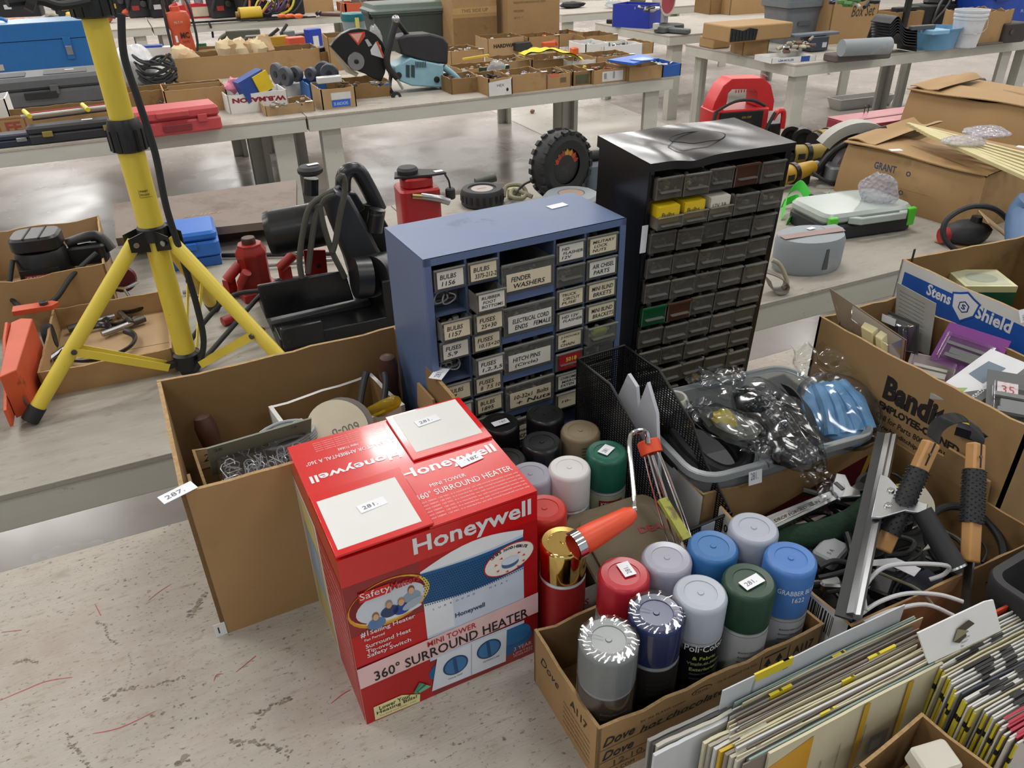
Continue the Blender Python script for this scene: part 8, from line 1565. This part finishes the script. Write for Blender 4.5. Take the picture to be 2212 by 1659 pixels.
# ---------------------------------------------------------------- far rows along the top edge
def far(px, py, label, cat, name, build, rz=0, z=T):
    t = thing(name, label, cat, base(px, py, .1, z), R(rz)); build(t); return t
def parts(*specs):
    def go(t):
        for nm, fn in specs:
            b = MB(); fn(b); b.build(nm, t)
    return go
far(470, 38, 'red metal machine with white label plate on the far table', 'machine', 'red_machine', parts(('body', lambda b: (b.prism([(-.42, 0), (-.42, .14), (-.2, .16), (.1, .12), (.42, .10), (.42, .03), (.2, 0)], (0, .25, 0), '#b5222b/.4'), b.tube([(-.42, .1, .02), (-.5, .1, .10), (-.40, .1, .15)], .03, '#b5222b/.4', 10, 3))), ('label_plate', lambda b: b.box((-.15, -.004, .07), (.22, .004, .10), '#c9bba5/.5')), ('glass_jars', lambda b: [b.lathe([(.05, 0), (.05, .12), (.03, .14)], '#8f9aa0/.3', 14, c=(-.3+.14*i, .12, .15)) for i in range(4)])))
far(545, 45, 'yellow drum-shaped tool on the far table beside the red machine', 'tool', 'yellow_tool', parts(('drum', lambda b: b.cyl((-.12, 0, .07), (.12, .02, .07), .07, '#bfa021/.5', 20)), ('knob', lambda b: b.cyl((-.16, 0, .06), (-.12, 0, .06), .04, '#7a5a2a', 14))))
def cords(cols, seed, w_=.5, h=.2, r=.012):
    def go(b):
        rnd = random.Random(seed)
        for i in range(16): a0 = rnd.uniform(0, 6.3); cx = rnd.uniform(-w_/2, w_/2); b.tube([(cx+.12*cos(a0+q), .06*sin(a0+q)+rnd.uniform(-.03, .03), .04+h*.5+h*.45*sin(a0+q*1.3)) for q in range(6)], r, cols[i % len(cols)], 6, 3)
    return go
far(600, 40, 'heap of black and yellow extension cords on the far table', 'cord', 'cord_heap', parts(('cords', cords(['rubber', 'rubber', '#b8ad2a/.5', '#5a3a6a/.5', '#b8643a/.5'], 8)), ('white_hook', lambda b: b.tube([(-.06, -.1, .18), (-.1, -.1, .22), (-.06, -.1, .26), (-.02, -.1, .22)], .015, '#d9d9d6', 8, 3)), ('black_box', lambda b: b.rbox((.22, .05, .12), (.22, .12, .20), 'black_matte', .02, .01))))
for i, w1 in enumerate(('left', 'middle', 'right')):
    far(612+18*i, 44, w1+' of the three orange-gripped clamps on the far table edge', 'clamp', 'bar_clamp', parts(('bar', lambda b: b.bar((-.45, .02, .02), (.2, .02, .02), .02, .014, 'cast_black')), ('grip', lambda b, i=i: b.blob((.0, 0, .04), (.11, .06, .05), '#d9662e/.45', 12, 7, .05, i))), 3, )
far(705, 38, 'claw hammer with a wooden handle lying on the far table', 'hammer', 'claw_hammer', parts(('handle', lambda b: b.cyl((-.05, .05, .03), (.16, -.06, .02), .02, 'wood_dark', 10)), ('head', lambda b: b.tube([(-.09, -.0, .04), (-.05, .05, .05), (-.03, .11, .03)], .022, 'cast_black', 10, 3))))
far(668, 28, 'plain brown carton on the far table at the top edge', 'box', 'carton', parts(('carton', lambda b: b.box((0, .15, .22), (.62, .36, .44), 'kraft'))), -2)
far(800, 22, 'orange-red crate at the top edge behind the teal bucket', 'crate', 'orange_crate', parts(('crate', lambda b: open_box(b, .7, .4, .10, .02, '#b9512e/.5')), ('contents', lambda b: b.blob((0, 0, .1), (.5, .3, .12), '#55403a/.6', 14, 8, .12))))
for i in range(4):
    far(12+20*i, 56, 'orange-handled shears lying in the row above the blue metal toolbox', 'shears', 'pruning_shears', parts(('grip', lambda b, i=i: b.blob((0, 0, .05), (.10, .08, .06), '#c96a35/.5', 10, 7, .08, i)), ('blade', lambda b: b.bar((.0, -.06, .04), (.06, .06, .06), .02, .012, '#c9c9c9/.4'))))['group'] = 'orange-handled shears'
far(50, 30, 'black and orange chainsaw-like machine at the top left corner', 'machine', 'garden_machine', parts(('black_tube', lambda b: b.cyl((-.55, .3, .16), (.25, .3, .13), .07, 'black_plastic', 16)), ('orange_cowl', lambda b: b.rings([[(-.1, .25, .22), (.2, .25, .17), (.2, .4, .17), (-.1, .4, .22)], [(-.12, .25, .34), (.1, .25, .22), (.1, .4, .22), (-.12, .4, .34)]], '#d9683f/.45', True)), ('red_valve', lambda b: b.box((.26, .28, .13), (.10, .10, .10), '#b52b2e/.4')), ('yellow_lever', lambda b: b.bar((.30, .26, .16), (.42, .26, .155), .04, .03, '#d9c02a/.4'))))
for i, (px, py, w_, m, lb) in enumerate(((115, 52, .14, '#8f8a7a/.5', 'small brass and grey fittings left of the pole on the far table'), (160, 52, .12, '#c9a93a/.5', 'yellow and white fittings behind the tripod pole'), (235, 51, .16, '#d9622e/.45', 'orange tool head right of the tripod pole on the far table'), (300, 38, .30, '#c9542e/.5', 'thin orange bar tool on the far table'), (340, 34, .18, '#4a3a2e/.6', 'dark brown machine part left of the orange pump top'), (320, 18, .30, '#1d1e20/.5', 'heap of black tools behind the orange bar tool'), (270, 14, .26, '#242528/.5', 'black case at the top edge right of the pole'), (380, 14, .30, '#17181a/.5', 'black machinery above the orange pump'), (200, 12, .3, '#1c1d1f/.5', 'black machinery at the top edge behind the lamp bracket'), (130, 22, .28, '#2a2a2c/.5', 'black tool with chrome clips behind the pole collar'))):
    far(px, py, lb, 'tool', 'assorted_tool', parts(('body', lambda b, w_=w_, m=m, i=i: (b.blob((0, .05, .06+.05*(i > 4)), (w_, .14, .12+.12*(i > 4)), m, 14, 8, .09, i), b.tube([(-w_*.4, 0, .04), (0, -.04, .08), (w_*.5, 0, .05)], .015, 'steel_dark', 8, 3)))), 10*i)
for i, (px, w_, h, m, lb) in enumerate(((20, .5, .34, '#1b1c1e/.5', 'tall black machinery at the top left corner'), (150, .4, .30, '#232427/.5', 'black machine housing behind the tripod top'), (262, .34, .36, '#17181a/.5', 'black upright machine right of the lamp bracket'), (318, .30, .30, '#2a2b2c/.5', 'dark grey machine between the lamp bracket and the pump'), (372, .26, .34, '#141516/.5', 'black machine directly behind the pump handle'), (520, .3, .30, '#202226/.5', 'dark machine behind the red machine'), (598, .34, .28, '#1a1b1e/.5', 'black machine behind the cord heap'))):
    def mk(b, w_=w_, h=h, m=m, i=i): b.rbox((0, .58, h/2), (w_, .24, h), m, .03, .01); b.blob((w_*.2, .5, h*.8), (w_*.7, .2, h*.5), m, 12, 8, .1, i); b.tube([(-w_*.5, .45, h*.3), (-w_*.2, .43, h*.9), (w_*.4, .45, h*.7)], .02, 'rubber', 8, 3)
    far(px, 46, lb, 'machine', 'black_machine', parts(('body', mk), ('knob', lambda b, w_=w_, h=h: b.cyl((w_*.1, .46, h*.5), (w_*.1, .42, h*.5), .035, 'steel_dark', 14)), ('badge', lambda b, w_=w_, h=h: b.box((-w_*.2, .456, h*.35), (.08, .01, .05), ['#a33028', '#c9a93a', '#c9c9c9'][int(w_*100) % 3]))), 4*i-10)
b = MB(); b.bar(at(400, 50, .76), at(620, 36, .76), .03, .02, 'cast_black'); b.tube([at(452, 50, .755), at(458, 66, .66), at(460, 80, .6)], .012, 'rubber', 8, 2); one(b, 'long_bar', 'long black bar lying along the far table edge', 'bar')
for i, (px, py, w_, h, m, lb) in enumerate(((1240, 18, .34, .07, 'black_matte', 'flat black bag on the far table right of the tall cartons'), (1330, 18, .24, .09, 'bag_big', 'clear plastic wrapped bundle on the far table'), (1380, 14, .2, .10, '#4a4d38/.5', 'olive and black tool heap above the royal blue crate'), (1425, 12, .16, .16, '#d9d9d9/.5', 'white paper sack behind the mitre saw'))):
    b = MB(); b.blob((0, 0, h/2), (w_, .18, h), m, 16, 9, .08, i); one(b, 'far_bundle', lb, 'bundle', base(px, py, .1), R(5*i))
for i, (px, py, lb) in enumerate(((1790, 160, 'small white bit of paper on the floor under the right table'), (1150, 245, 'small dark knob on the floor under the third row'))):
    b = MB(); b.blob((0, 0, .02), (.05, .04, .04), '#8a6a5a/.7' if i else '#cfcdc8/.6', 10, 6, .08); one(b, 'floor_scrap', lb, 'scrap', tuple(at(px, py, .001)))
b = MB(); b.cyl((-.12, 0, .04), (.12, 0, .03), .04, '#4a4446/.5', 16); one(b, 'thermos', 'dark tube lying on the floor under the right table', 'tube', tuple(at(2105, 185, .002)))
